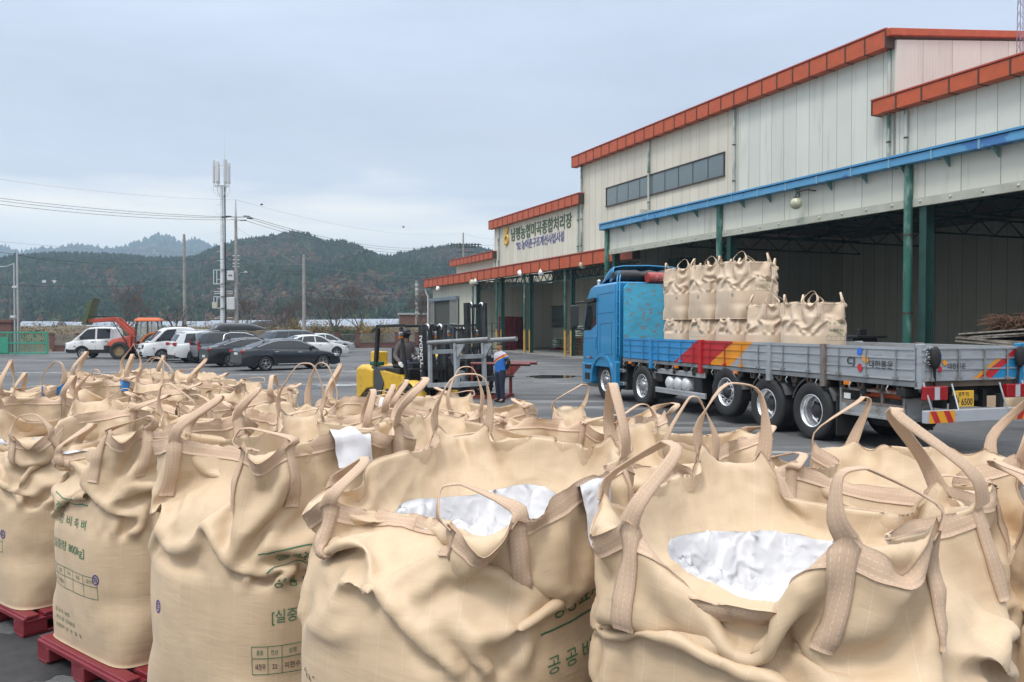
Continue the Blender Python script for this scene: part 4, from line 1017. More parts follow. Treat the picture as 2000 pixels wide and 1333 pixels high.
while k > fx0:
    mb = MB(); mb.add([(k - .02, -YF - .02, zb0 - 0.02), (k - .02, -YF + 0.34, zb0 - 0.02), (k - .02, -YF - .02, zb0 - 0.36), (k + .02, -YF - .02, zb0 - 0.02), (k + .02, -YF + 0.34, zb0 - 0.02), (k + .02, -YF - .02, zb0 - 0.36)], [(0, 1, 2), (5, 4, 3), (0, 3, 4, 1), (1, 4, 5, 2), (2, 5, 3, 0)])
    mb.build('gutter_bracket', mat('verdigris bracket', (0.10, 0.22, 0.22), 0.6, var=.2), shed); k -= 1.7
for px in (1189, 1410, 1781): post(bx(px, YF), YF + 0.12, zb0, False, 0.145, 0.34)
post(bx(1781, YF) - (bx(1410, YF) - bx(1781, YF)), YF + 0.12, zb0, False, 0.145, 0.34)
# hall behind: deep and dim
hx1 = bx(1228, 0); hd = 17.0
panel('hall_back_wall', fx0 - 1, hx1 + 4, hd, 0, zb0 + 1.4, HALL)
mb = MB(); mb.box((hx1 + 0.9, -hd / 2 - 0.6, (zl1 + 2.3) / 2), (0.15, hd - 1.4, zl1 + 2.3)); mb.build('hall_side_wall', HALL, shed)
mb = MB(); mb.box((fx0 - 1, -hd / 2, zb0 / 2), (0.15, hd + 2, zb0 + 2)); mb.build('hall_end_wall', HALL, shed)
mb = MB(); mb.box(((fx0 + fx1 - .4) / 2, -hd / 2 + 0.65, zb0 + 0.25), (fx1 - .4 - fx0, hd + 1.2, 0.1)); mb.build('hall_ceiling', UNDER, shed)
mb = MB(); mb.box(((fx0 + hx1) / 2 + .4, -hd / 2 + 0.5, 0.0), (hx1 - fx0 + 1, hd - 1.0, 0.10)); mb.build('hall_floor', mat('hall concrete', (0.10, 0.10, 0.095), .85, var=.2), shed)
mb = MB()
for i in range(8):
    x = hx1 - 1 - i * 5.5
    for z in (zb0 - 0.1, zb0 - 0.9): mb.beam((x, 1.0, z), (x, -hd + .4, z), 0.09, 0.09)
    for j in range(16): mb.beam((x, 1 - j * 1.1, zb0 - (0.1 if j % 2 else 0.9)), (x, 1 - (j + 1) * 1.1, zb0 - (0.9 if j % 2 else 0.1)), 0.05, 0.05)
for y in (-4, -8, -12): mb.beam((hx1, y, zb0 - .05), (fx0, y, zb0 - .05), 0.08, 0.12)
mb.build('hall_truss', DKGREEN, shed)
# conveyor gear showing at the mouth of the hall
mb = MB(); xq = bx(1330, 3); mb.box((xq, -3, zp0 - 0.5), (1.2, 1, 0.8)); mb.cyl((xq, -3, zp0 - 2.6), (xq, -3, zp0 - .6), .14); mb.beam((hx1 - .3, -2.2, zp0 - 1.6), (bx(1400, 2), -2.2, zp0 - 1.3), .12, .2); mb.beam((hx1 - .3, -2.6, zp0 - 2.2), (bx(1400, 2), -2.6, zp0 - 1.9), .1, .1); mb.build('conveyor', DKGREEN, shed)
# raised lettering
def wall_M(x, yd, z): return Matrix.Translation((x, -yd, z)) @ Matrix(((-1, 0, 0, 0), (0, 0, 1, 0), (0, 1, 0, 0), (0, 0, 0, 1)))
SGREEN = mat('green sign letters', (0.055, 0.095, 0.04), 0.5); SVIO = mat('violet sign letters', (0.13, 0.125, 0.29), 0.5); SYEL = mat('yellow emblem', (0.62, 0.36, 0.02), 0.4)
ax0, ax1 = bx(999, YB), bx(1117, YB); zc = bz(1058, 446.5, YB); hh = bz(1058, 429, YB) - bz(1058, 464, YB)
mb = MB(); flat_text(mb, '남평농협미곡종합처리장', wall_M((ax0 + ax1) / 2, YB - 0.02, zc + .1), hh * .84, abs(ax0 - ax1), bold=0.012, depth=0.035); mb.build('sign_lettering', SGREEN, shed, fix=False)
ax0, ax1 = bx(1009, YB), bx(1102, YB); zc = bz(1055, 470.5, YB); hh = bz(1055, 457, YB) - bz(1055, 485, YB)
mb = MB(); flat_text(mb, "'92 농어촌구조개선사업시설", wall_M((ax0 + ax1) / 2, YB - 0.02, zc - .02), hh * 0.74, abs(ax0 - ax1), bold=0.006, depth=0.035); mb.build('sign_lettering', SVIO, shed, fix=False)
ex = bx(990.5, YB); ez = bz(990.5, 469, YB); er = 0.55
mb = MB(); mb.lathe([(er - .22, .02), (er - .22, .16), (er, .16), (er, .02)], axis='Y', n=28, M=Matrix.Translation((ex, -YB, ez)) @ Matrix.Rotation(math.pi, 4, 'Z') @ Matrix.Scale(-1, 4, (0, 1, 0)))
for s in (-1, 1): mb.prism([(s * .12, er - .08), (s * .26, er + .16), (s * .52, er + .62), (s * .30, er + .70), (s * .06, er + .40), (0, er + .1)], .02, .16, M=Matrix.Translation((ex, -YB, ez)))
mb.prism([(-.1, er), (.1, er), (.14, er + .74), (-.14, er + .74)], .03, .15, M=Matrix.Translation((ex, -YB, ez)))
mb.build('emblem', SYEL, shed)
# ------------------------------------------------------------------ lamps hung on the shed
def bpt(px, py, yd, out=0.0):
    """world point on the plane at depth yd"""
    Z = bZ(px, yd); d = ray(px, py); return Vector((0, 0, CAM_H)) + d * (Z / d.y)
LAMPG = mat('milky lamp glass', (0.42, 0.42, 0.30), 0.25, spec=.6, var=.15, scale=3, coords='Generated'); LAMPM = mat('grey lamp metal', (0.3, 0.31, 0.3), 0.4, .5)
SHW = R(90) + BETA
def globe(px, py, yd, r, label):
    p = bpt(px, py, yd); t = thing('globe_lamp', label, 'lamp', p, SHW, 'lamps along the warehouse eaves')
    m1 = MB(); m1.ball((0, 0, 0), r, 18, 12); m1.build('globe', LAMPG, t)
    m2 = MB(); m2.tube([(0, 0, r * .9), (0, .02, r * 1.5), (-.5 * r, .0, r * 2.0), (-1.6 * r, -.25, r * 2.2), (-2.6 * r, -.45, r * 1.9)], 0.025, 6); m2.cyl((0, 0, r * .85), (0, 0, r * 1.15), r * .45); m2.build('bracket', RIB, t)
globe(1555, 398, YF - .35, 0.23, 'round milky globe lamp hanging on the white header above the truck bags')
globe(931 - 7, 548 + 5, -0.4, 0.33, 'dull globe lamp on the closed far bay of the warehouse')
globe(1138, 518, -0.3, 0.24, 'dim globe lamp under the orange eave beside the truck')
def flood(px, py, yd, label, a=0.0):
    p = bpt(px, py, yd); t = thing('floodlight', label, 'floodlight', p, SHW + a, 'lamps along the warehouse eaves')
    M_ = Matrix.Rotation(R(55), 4, 'X')
    m1 = MB(); m1.lathe([(0.03, .34), (.12, .30), (.2, .2), (.3, 0), (.27, .0), (.17, .2), (.02, .26)], n=18, M=M_ @ Matrix.Rotation(math.pi, 4, 'X')); m1.build('reflector', mat('white reflector', (.7, .72, .74), .3, .2), t)
    m2 = MB(); m2.tube([(0, -.1, .3), (0, -.5, .45)], .03, 6); m2.build('arm', LAMPM, t)
flood(1060, 532, -.35, 'white dish floodlight aimed sideways under the orange eave', -.5); flood(1018, 534, -.35, 'white dish floodlight facing away under the orange eave', 1.0)
flood(932, 549, -.35, 'white dish floodlight beside the dull globe lamp', -.4); flood(857, 564, -.4, 'small floodlight over the sliding door of the far bay', .4)
flood(1232, 497, .6, 'grey dish floodlight inside the hall mouth above the truck cab', .2)
# ------------------------------------------------------------------ what stands in the bays
REDP = mat('red plastic', (0.175, 0.014, 0.022), 0.42, var=.12, scale=6, dirt=(0.1, 0.03, 0.03), dirt_amt=.5, dirt_scale=6)
def pallet_mesh(w=1.1, h=0.15):
    """plastic pallet: open slatted deck, nine feet, runners"""
    mb = MB()
    for i in range(9): mb.box((0, -w / 2 + w * (i + .5) / 9, h - .015), (w, w / 9 * .72, .03))
    for i in (-1, 0, 1):
        mb.box((i * (w / 2 - .06), 0, h - .045), (.12, w, .03)); mb.box((i * (w / 2 - .07), 0, .012), (.12, w, .024))
        for j in (-1, 0, 1): mb.box((i * (w / 2 - .08), j * (w / 2 - .08), h / 2 - .012), (.16, .16, h - .06))
    for s in (-1, 1): mb.box((0, s * (w / 2 - .012), h - .03), (w, .024, .035))
    return mb
pal0 = pallet_mesh().build('pallet', REDP, None, bevel=.006, seg=1); pal_used = [0]
def pallet(loc, rz, label, group):
    o = pal0 if not pal_used[0] else pal0.copy()
    if pal_used[0]: COL.objects.link(o)
    pal_used[0] = 1
    o.location = loc; o.rotation_euler = (0, 0, rz); return tag(o, label, 'pallet', group)
def bay(px, py, z=0.07): return G(px, py, z)
FLOORZ = 0.062
for si, (px, nn) in enumerate(((990, 18), (1010, 18))):
    c = bay(px, 684 - si * 2, .06)
    for i in range(nn):
        pos = 'bottom' if i == 0 else 'topmost' if i == nn - 1 else None
        pallet((c.x + random.uniform(-.03, .03), c.y + random.uniform(-.03, .03), FLOORZ + i * .152 + .001), SHW + random.uniform(-.04, .04), f"{'topmost' if pos == 'topmost' else 'lowest' if pos else 'middle'} red plastic pallet{'s'[:0]} of the tall stack {'behind the green post' if si == 0 else 'beside the blue drum'}", f"red pallets stacked {'behind the green post' if si == 0 else 'beside the blue drum'}")
SACKM = [mat('white green sack', (.42, .46, .40), .55, var=.25, scale=3, dirt=(.04, .22, .10), dirt_amt=.85, dirt_scale=3.5, dirt_lo=.5, dirt_hi=.56), mat('pale sack', (.5, .5, .46), .6, var=.2, scale=3, dirt=(.10, .25, .16), dirt_amt=.6, dirt_scale=4)]
def sack_mesh(L, w, h, seed):
    rows = []
    for i in range(11):
        t = i / 10; e = math.sin(math.pi * min(1, max(0, t))) ** .35; row = []
        for k in range(14):
            a = 2 * math.pi * k / 14; ca, sa = math.cos(a), math.sin(a)
            y = math.copysign(abs(ca) ** .7, ca) * w / 2 * (.75 + .25 * e); z = math.copysign(abs(sa) ** .8, sa) * h / 2 * max(.12, e)
            q = 1 + .12 * mnoise.noise(Vector((t * 4, k * .7, seed)))
            row.append(((t - .5) * L, y * q, z * q + h / 2))
        rows.append(row)
    mb = MB(); mb.grid(rows, True, True); mb.add(rows[0], [tuple(range(14))]); mb.add(rows[-1], [tuple(range(14))]); return mb
sk0 = [sack_mesh(.85, .48, .17, s).build('sack', SACKM[s % 2], None) for s in (1, 2)]; sk_used = [0, 0]
def sack(v, loc, rz, label, group):
    o = sk0[v] if not sk_used[v] else sk0[v].copy()
    if sk_used[v]: COL.objects.link(o)
    sk_used[v] = 1; o.location = loc; o.rotation_euler = (random.uniform(-.03, .03), random.uniform(-.03, .03), rz); return tag(o, label, 'sack', group)
c = bay(1092, 683); pallet((c.x, c.y, FLOORZ), SHW, 'low red pallet carrying green and white sacks beside the yellow post', None)
for i in range(5):
    for j in range(2): sack((i + j) % 2, c + Vector((math.cos(SHW + R(90)) * (j - .5) * .52, math.sin(SHW + R(90)) * (j - .5) * .52, FLOORZ + .10 + i * .155)), SHW + random.uniform(-.08, .08), 'green and white sack stacked on the low red pallet beside the yellow post', 'sacks beside the yellow post')
c = bay(1131, 694); cc = c
def flat_stack(name, label, c, rz, w, d, n, h, mats, seed, cat='sack pile'):
    """flattened empty bags in one bound pile"""
    rs = random.Random(seed); mb = MB()
    for i in range(n):
        x, y = rs.uniform(-.05, .05), rs.uniform(-.05, .05); r = []
        for (ux, uy) in ((-1, -1), (0, -1.05), (1, -1), (1.05, 0), (1, 1), (0, 1.05), (-1, 1), (-1.05, 0)): r.append((ux * w / 2 * rs.uniform(.86, 1.08) + x, uy * d / 2 * rs.uniform(.86, 1.08) + y))
        z = i * h / n; M_ = Matrix.Translation((0, 0, z)) @ Matrix.Rotation(rs.uniform(-.09, .09), 4, 'X') @ Matrix.Rotation(rs.uniform(-.09, .09), 4, 'Y')
        mb.prism(r, 0, h / n * .8, M=M_, plane='XY')
    o = mb.build(name, mats, None); o.location = c; o.rotation_euler = (0, 0, rz); return tag(o, label, cat)
flat_stack('sack_pile', 'brown pile of folded empty paper sacks in front of the truck', c + Vector((0, 0, 0.07)), SHW, 1.35, 1.2, 24, 1.15, mat('brown folded paper', (.25, .175, .11), .8, var=.4, scale=5, dirt=(.08, .05, .035), dirt_amt=.7, dirt_scale=6), 3)
for i in range(5):
    for j in range(2): sack((i + j) % 2, c + Vector((.15 - .5 * j * math.cos(SHW), .2, 1.22 + i * .15)), SHW + 1.5 + random.uniform(-.1, .1), 'green and white sack lying on top of the brown folded sack pile', 'sacks on the brown pile')
c = bay(1060, 678); t = thing('board', 'brown plywood board leaning against the bay wall', 'board', c, SHW)
mb = MB(); mb.box((0, 0, .8), (1.9, .03, 1.6), M=Matrix.Rotation(R(12), 4, 'X')); mb.build('sheet', mat('brown plywood', (.11, .055, .035), .7, var=.2), t)
c = bay(1042, 677); t = thing('washing_machine', 'old white appliance under a blue cover beside the brown board', 'appliance', c, SHW)
mb = MB(); mb.box((0, 0, .55), (.75, .75, 1.1)); mb.build('cabinet', mat('off white enamel', (.42, .42, .42), .4, var=.1, dirt=(.2, .17, .13), dirt_amt=.5, dirt_scale=4), t, bevel=.03)
mb = MB(); mb.prism([(-.42, 1.05), (.42, 1.05), (.40, 1.28), (.1, 1.42), (-.3, 1.36)], -.42, .42); mb.build('cover', mat('blue sheet', (.02, .08, .30), .5), t, bevel=.02)
c = bay(1022, 676); t = thing('drum', 'blue plastic drum behind the green post', 'drum', c, 0)
mb = MB(); mb.lathe([(.0, 0), (.36, 0), (.38, .05), (.38, .4), (.40, .43), (.38, .46), (.38, .9), (.36, .98), (0, 1.0)]); mb.build('shell', mat('blue drum', (.015, .05, .16), .4), t)
c = bay(961, 690); t = thing('shelf_rack', 'dark steel rack of odds and ends at the back of the bay', 'rack', c, SHW)
for x in (-.8, .8):
    for y in (-.3, .3): mb = MB(); mb.box((x, y, 1.1), (.05, .05, 2.2)); mb.build('upright', DKGREEN, t)
for z in (.3, 1.0, 1.6, 2.15):
    mb = MB(); mb.box((0, 0, z), (1.7, .7, .04)); s = mb.build('shelf', DKGREEN, t)
# in the hall: a black machine and a heap of old sacks
c = G(1652, 700); c = Q(1655, 665, 27.5); c.z = .05
t = thing('wheel_loader_bucket', 'black screening machine standing in the dim hall behind the truck bed', 'machine', c, SHW)
mb = MB(); mb.box((0, 0, 1.15), (1.7, 1.2, 1.0), taper=(.9, .9)); mb.build('hopper', mat('black rubber', (.012, .012, .012), .7), t, bevel=.04)
t.name = 'screening_machine'
mb = MB()
for x in (-.6, .3): mb.box((x, 0, 1.85), (.16, .3, .2))
mb.box((0, -.1, 1.7), (1.95, 1.3, .09)); mb.build('top_frame', mat('black steel', (.01, .01, .01), .5), t, bevel=.02)
mb = MB(); mb.box((.2, .64, 1.2), (1.1, .04, .7), M=None); mb.build('mesh_panel', mat('dark mesh', (.035, .035, .035), .8, var=.3, scale=30), t)
for x in (-.7, .7):
    for y in (-.45, .45): mb = MB(); mb.box((x, y, .35), (.12, .12, .7)); mb.build('leg', mat('orange machine paint', (.3, .1, .02), .5), t)
c = Q(1968, 672, 25.0); c.z = .05
flat_stack('sack_pile', 'grey pile of flattened old sacks in the hall behind the truck tail', c, SHW, 2.3, 1.5, 34, 1.85, mat('grey flattened sacks', (.23, .20, .165), .85, var=.4, scale=6, dirt=(.06, .05, .045), dirt_amt=.8, dirt_scale=5), 8)
rs = random.Random(4); mb = MB()
for i in range(620):
    a, e = rs.uniform(0, 6.28), rs.uniform(-.1, 1.3); L = rs.uniform(.35, 1.0)
    p0 = Vector((rs.uniform(-.9, .7), rs.uniform(-.4, .4), rs.uniform(-.1, .35))); d = Vector((math.cos(a) * math.cos(e) - .25, math.sin(a) * math.cos(e) * .6, math.sin(e) * .6)) * L
    mb.tube([p0, p0 + d * .5 + Vector((0, 0, .07)), p0 + d - Vector((0, 0, .12 * L))], [.02, .016, .006], 4, False)
o = mb.build('brushwood_bundle', mat('brown brushwood', (.14, .075, .045), .9, var=.3, scale=8), None); o.scale = (.85, .85, .85); c2 = Q(2000, 640, 25.3); c2.z = 1.95; o.location = c2; tag(o, 'brown bundle of dry stalks on top of the grey sack pile', 'bundle')
# aerial on the near roof
mb = MB(); b0 = bpt(1992, 95, YB + 3.0); b0 = Vector((shed.matrix_world.translation)) if False else b0
t = thing('roof_aerial', 'thin lattice aerial above the near roof', 'aerial', b0, 0)
for k in range(3):
    a = k * 2.094; mb.cyl((.16 * math.cos(a), .16 * math.sin(a), -1.5), (.10 * math.cos(a), .10 * math.sin(a), 3.2), .018, n=5)
for z in range(9):
    for k in range(3):
        a, c_ = k * 2.094, (k + 1) * 2.094; mb.cyl((.15 * math.cos(a), .15 * math.sin(a), -1.2 + z * .5), (.13 * math.cos(c_), .13 * math.sin(c_), -.8 + z * .5), .009, n=4)
mb.build('mast', mat('purple grey steel', (.22, .18, .24), .5), t)
# ------------------------------------------------------------------ fence, gate, scrub, trees, poles, wires
BRICK = bpy.data.materials.new('red brick'); BRICK.use_nodes = True
def _brick():
    n = BRICK.node_tree.nodes; l = BRICK.node_tree.links; b = n['Principled BSDF']; b.inputs['Roughness'].default_value = .85
    tc = n.new('ShaderNodeTexCoord'); mp = n.new('ShaderNodeMapping'); mp.inputs['Rotation'].default_value = (R(90), 0, 0); l.new(tc.outputs['Object'], mp.inputs[0])
    t = n.new('ShaderNodeTexBrick'); t.inputs['Scale'].default_value = 4.5; t.inputs['Color1'].default_value = (.16, .055, .04, 1); t.inputs['Color2'].default_value = (.10, .04, .032, 1); t.inputs['Mortar'].default_value = (.16, .14, .12, 1); t.inputs['Mortar Size'].default_value = .02
    l.new(mp.outputs[0], t.inputs['Vector']); l.new(t.outputs['Color'], b.inputs['Base Color'])
_brick()
RAILM = mat('faded fence rail', (.20, .20, .21), .5, .4, var=.2, scale=10)
GATEM = mat('green gate paint', (.03, .26, .17), .45, var=.1, scale=2, dirt=(.12, .16, .11), dirt_amt=.5, dirt_scale=5)
FA, FB = Vector((-36.5, 65.6, 0)), Vector((-5.5, 79.2, 0)); fdir = (FB - FA).normalized(); fang = math.atan2(fdir.y, fdir.x); FL = (FB - FA).length
nbay = 18; bl = FL / nbay
for i in range(nbay):
    p = FA + fdir * (i * bl)
    t = thing('fence_section', f'red brick and grey railing fence bay {["behind the parked cars", "between the parked cars and the yellow forklift"][0 if i < 9 else 1]}', 'fence', p, fang, 'bays of the brick and railing fence')
    mb = MB(); mb.box((bl / 2, 0, .22), (bl, .24, .44)); mb.box((bl / 2, 0, .47), (bl, .30, .06)); mb.build('brick_base', BRICK, t)
    mb = MB(); mb.box((0, 0, .78), (.36, .36, 1.2)); mb.box((0, 0, 1.42), (.44, .44, .08)); mb.build('brick_pillar', BRICK, t)
    mb = MB()
    for z in (.58, 1.22): mb.box((bl / 2, 0, z), (bl - .4, .05, .05))
    k = .3
    while k < bl - .2: mb.box((k, 0, .92), (.028, .028, .84)); k += .115
    mb.build('railing', RAILM, t)
# brick gate pillar and the green sliding gate
p = G(16, 690); p = Q(16, 668, 60.5); p.z = 0
t = thing('gate_pillar', 'broad red brick gate pillar behind the green gate', 'pillar', p, 0)
mb = MB(); mb.box((0, 0, 1.15), (1.05, 1.05, 2.3)); mb.build('shaft', BRICK, t)
mb = MB(); mb.box((0, 0, 2.36), (1.25, 1.25, .12)); mb.box((0, 0, 2.46), (1.0, 1.0, .1)); mb.build('cap', BRICK, t)
g1 = G(94, 695); gl = 8.0; gz = 1.62
t = thing('gate', 'green barred sliding gate beside the brick pillar', 'gate', (g1.x, g1.y, 0), R(184))
mb = MB()
for z in (.16, .88, 1.6): mb.box((gl / 2, 0, z), (gl, .1, .11))
for x in (0.05, gl * .33, gl * .66, gl): mb.box((x, 0, .88), (.1, .11, 1.44))
mb.build('gate_frame', GATEM, t)
mb = MB(); k = .2
while k < gl: mb.box((k, 0.0, .88), (.035, .035, 1.4)); k += .16
mb.build('bars', GATEM, t)
mb = MB(); mb.box((2.6 + 2.6, .08, .75), (5.2, .03, 1.1)); mb.build('sheet_panel', GATEM, t)
# the bank of dry weeds behind the fence, scrub, far fields
WEED = mat('dry weeds', (.095, .072, .042), .95, var=.4, scale=.5, dirt=(.05, .07, .03), dirt_amt=.8, dirt_scale=.25)
rows = []
for i in range(9):
    f = i / 8; row = []
    for k in range(120):
        u = -30 + k * .8; q = FA + fdir * u; nrm = Vector((-fdir.y, fdir.x, 0))
        h = 2.0 * math.sin(math.pi * min(1, f * .62)) + .5 * mnoise.noise(Vector((u * .25, f * 3, 1)))* math.sin(math.pi * f)
        pt = q + nrm * (1.2 + f * 16); row.append((pt.x, pt.y, h - (.3 if i in (0, 8) else 0)))
    rows.append(row)
mb = MB(); mb.grid(rows); tag(mb.build('bank', WEED, fix=False), kind='structure')
def leaf_cloud(name, pts, size, n, colr, seed, flat=.5):
    """leaf-sized faces scattered round clump centres: pts = (centre, radius)"""
    rng = np.random.RandomState(seed); V = []
    w = np.array([r ** 2 for _, r in pts]); w = w / w.sum(); pick = rng.choice(len(pts), n, p=w)
    C = np.array([p for p, _ in pts])[pick]; Rr = np.array([r for _, r in pts])[pick]
    d = rng.randn(n, 3); d /= np.linalg.norm(d, axis=1, keepdims=True); C = C + d * (Rr * rng.rand(n) ** .45)[:, None]
    a = rng.randn(n, 3); a /= np.linalg.norm(a, axis=1, keepdims=True); b_ = np.cross(a, rng.randn(n, 3)); b_ /= np.linalg.norm(b_, axis=1, keepdims=True)
    s = size * (.6 + .8 * rng.rand(n, 1))
    V = np.stack([C - a * s, C + b_ * s * flat, C + a * s, C - b_ * s * flat], 1).reshape(-1, 3)
    return V, np.arange(n * 4).reshape(-1, 4)
def shrub(px, Yd, w, h, cols_, name, label, cat, n=900, seed=1, size=.09, z=0.0):
    c = Q(px, 640, Yd); rs = random.Random(seed)
    t = thing(name, label, cat, (c.x, c.y, z), 0)
    cl = [(Vector((rs.uniform(-w / 2, w / 2), rs.uniform(-w / 3, w / 3), h * rs.uniform(.2, .85))), min(w, h) * rs.uniform(.16, .3)) for _ in range(14)]
    for i, cc in enumerate(cols_):
        V, F = leaf_cloud('leaves', cl, size, n // len(cols_), cc, seed + i); np_mesh('foliage', V, F, mat('leaf %.3f %.3f %.3f' % cc, cc, .8, var=.3, scale=1.5), t, False)
    mb = MB()
    for k in range(9): mb.tube([(rs.uniform(-.15, .15), rs.uniform(-.1, .1), 0), (rs.uniform(-w / 4, w / 4), rs.uniform(-.2, .2), h * .5), (rs.uniform(-w / 2, w / 2), rs.uniform(-w / 4, w / 4), h * rs.uniform(.7, 1))], [.03, .02, .006], 5)
    mb.build('stem', BARK, t)
BARK = mat('grey brown bark', (.075, .058, .048), .9, var=.25, scale=4)
TWIG = mat('twigs', (.085, .062, .054), .9)
shrub(672, 79, 2.6, 1.9, ((.05, .075, .02), (.025, .05, .018)), 'bush', 'round dark green bush behind the brick fence', 'bush', 1500, 3, .11)
shrub(600, 80, 4.2, 2.6, ((.20, .12, .02), (.10, .08, .025)), 'shrub', 'yellowing shrub beside the bare concrete pole', 'shrub', 1300, 5)
shrub(637, 81, 3.6, 2.2, ((.11, .085, .03), (.05, .06, .02)), 'shrub', 'olive brown shrub between lone pole and round green bush', 'shrub', 1200, 7)
shrub(742, 80, 3.4, 2.7, ((.30, .18, .02), (.12, .09, .03)), 'shrub', 'bright yellow shrub behind the forklift guard', 'shrub', 1000, 9)
shrub(700, 82, 3.2, 1.7, ((.13, .075, .03), (.07, .065, .025)), 'shrub', 'rusty brown shrub between round bush and yellow shrub', 'shrub', 1000, 11)
shrub(548, 81, 4.0, 2.3, ((.12, .075, .03), (.06, .06, .025)), 'shrub', 'brown shrub by the black covered heap', 'shrub', 1100, 13)
# low weeds along the bank as ground cover
rng_ = np.random.RandomState(2); cl = []
for k in range(330):
    u = rng_.uniform(-20, 40); f = rng_.uniform(0, 1); q = FA + fdir * u + Vector((-fdir.y, fdir.x, 0)) * (1.0 + 8 * f); cl.append((Vector((q.x, q.y, .7 + 1.2 * f + rng_.rand() * .5)), .45 + .5 * rng_.rand()))
for i, (cc, nm) in enumerate((((.16, .10, .05), 'weeds'), ((.06, .08, .025), 'weeds'), ((.20, .05, .035), 'weeds'))):
    V, F = leaf_cloud('w', cl, .10, (5200, 3400, 420)[i], cc, 31 + i, .3); tag(np_mesh(nm, V, F, mat('weed %d' % i, cc, .9, var=.3, scale=.6), None, False), ('dry brown weeds along the bank behind the fence', 'green weeds along the bank behind the fence', 'red seed heads among the weeds on the bank')[i], None, None, 'stuff')
# greenhouses far across the field
FILM = mat('white greenhouse film', (.20, .235, .28), .5, var=.08, scale=.2)
def greenhouse(px0, px1, Yd, h, label, w=6):
    a, b = Q(px0, 634, Yd), Q(px1, 634, Yd); L = b.x - a.x
    t = thing('greenhouse', label, 'greenhouse', (a.x, Yd, 0), 0, 'white tunnel greenhouses across the field')
    rows = [[(L * i / 12, -w / 2 * math.cos(math.pi * k / 10), h * math.sin(math.pi * k / 10) ** .7) for k in range(11)] for i in range(13)]
    mb = MB(); mb.grid(rows); mb.add(rows[0], [tuple(range(11))]); mb.add(rows[-1], [tuple(range(11))]); mb.build('film', FILM, t)
    mb = MB()
    for i in range(0, 13): mb.tube([(p[0], p[1] * 1.003, p[2] * 1.005) for p in rows[i]], .05, 4)
    mb.build('hoop', GALV, t)
for i, (p0, p1, Yd, h, lab) in enumerate(((-80, 120, 200, 2.9, 'long low white greenhouse beyond the gate'), (125, 290, 205, 2.8, 'white greenhouse beyond the tractor arm'), (295, 415, 198, 2.9, 'white greenhouse behind the pruned tree'), (415, 530, 190, 3.1, 'white greenhouse behind the phone mast'), (590, 660, 135, 2.9, 'white greenhouse behind the yellowing shrub'), (665, 800, 128, 3.0, 'larger pale greenhouse behind the round green bush'))): greenhouse(p0, p1, Yd, h, lab)
# red brick outbuilding beside the plant
c = Q(818, 640, 108); t = thing('brick_hut', 'small flat roofed red brick hut at the far corner of the warehouse', 'hut', (c.x, c.y, 0), R(10))
mb = MB(); mb.box((0, 0, 1.7), (5, 4, 3.4)); mb.build('wall', BRICK, t); mb = MB(); mb.box((0, 0, 3.5), (5.3, 4.3, .22)); mb.build('roof', GALV, t)
# heap under black netting
c = Q(520, 640, 98); rows = []
for i in range(9):
    f = i / 8; rows.append([(4.4 * f * math.cos(a := 2 * math.pi * k / 30) * (1 + .12 * mnoise.noise(Vector((k * .4, f, 1)))), 2.4 * f * math.sin(a), 2.5 * (1 - f ** 3.2) + .25 * mnoise.noise(Vector((k * .5, f * 4, 3))) * (1 - f)) for k in range(30)])
t = thing('covered_heap', 'long heap covered with black netting behind the fence', 'heap', (c.x, c.y, 0), 0)
mb = MB(); mb.grid(rows, True, True); mb.build('netting', mat('black netting', (.014, .016, .02), .7, var=.3, scale=2, bump=.6, bump_scale=3), t)
V, F = leaf_cloud('s', [(Vector((rng_.uniform(-.5, 1.6), -2.1, rng_.uniform(.3, 1.8))), .6) for _ in range(12)], .16, 700, None, 5, .25); np_mesh('dry_vines', V, F, mat('dry vines', (.11, .075, .045), .9), t, False)
# ------------------------------------------------------------------ bare trees
def bare_tree(px, Yd, h, label, seed, spread=.55, depth=6, trunk=.13, lean=0.0, pruned=False, berries=False, base=.0):
    rs = random.Random(seed); c = Q(px, 640, Yd); t = thing('bare_tree', label, 'tree', (c.x, c.y, base), 0, 'bare trees behind the fence')
    mt, mc = MB(), MB(); tips = []
    def grow(p, d, L, r, k):
        n = 4 if k > 3 else 3; pts = [p]; rr = [r]
        for i in range(n):
            d = (d + Vector((rs.gauss(0, .13), rs.gauss(0, .13), rs.gauss(0.03, .10)))).normalized(); p = p + d * L / n; pts.append(p); rr.append(r * (1 - .38 * (i + 1) / n))
        (mt if k >= depth - 2 else mc).tube(pts, rr, 6 if k > depth - 2 else 4, False)
        if k == 0: tips.append(p); return
        m = 2 if rs.random() < .45 else 3
        if k == depth: m = 3 + (not pruned)
        a0 = rs.random() * 6.28
        for i in range(m):
            a = a0 + i * 6.28 / m + rs.gauss(0, .35); s = spread * rs.uniform(.7, 1.35)
            o = d.orthogonal().normalized(); q = (o * math.cos(a) + d.cross(o) * math.sin(a))
            nd = (d * math.cos(s) + q * math.sin(s) + Vector((0, 0, .10))).normalized()
            grow(p, nd, L * rs.uniform(.66, .9), max(.017, rr[-1] * rs.uniform(.68, .86)), k - 1)
        if k < depth - 1 and rs.random() < .7:
            o = pts[n // 2]; grow(o, (d + Vector((rs.gauss(0, .6), rs.gauss(0, .6), .2))).normalized(), L * .6, r * .45, max(0, k - 2))
    grow(Vector((0, 0, 0)), Vector((lean, 0, 1)).normalized(), h * .29, trunk * 1.5, depth)
    mt.build('trunk', BARK, t, fix=False); mc.build('crown', TWIG, t, fix=False)
    if berries:
        mb = MB()
        for p in rs.sample(tips, min(22, len(tips))): mb.ball(p, .07, 5, 3)
        mb.build('red_fruit', mat('red fruit', (.28, .03, .015), .5), t)
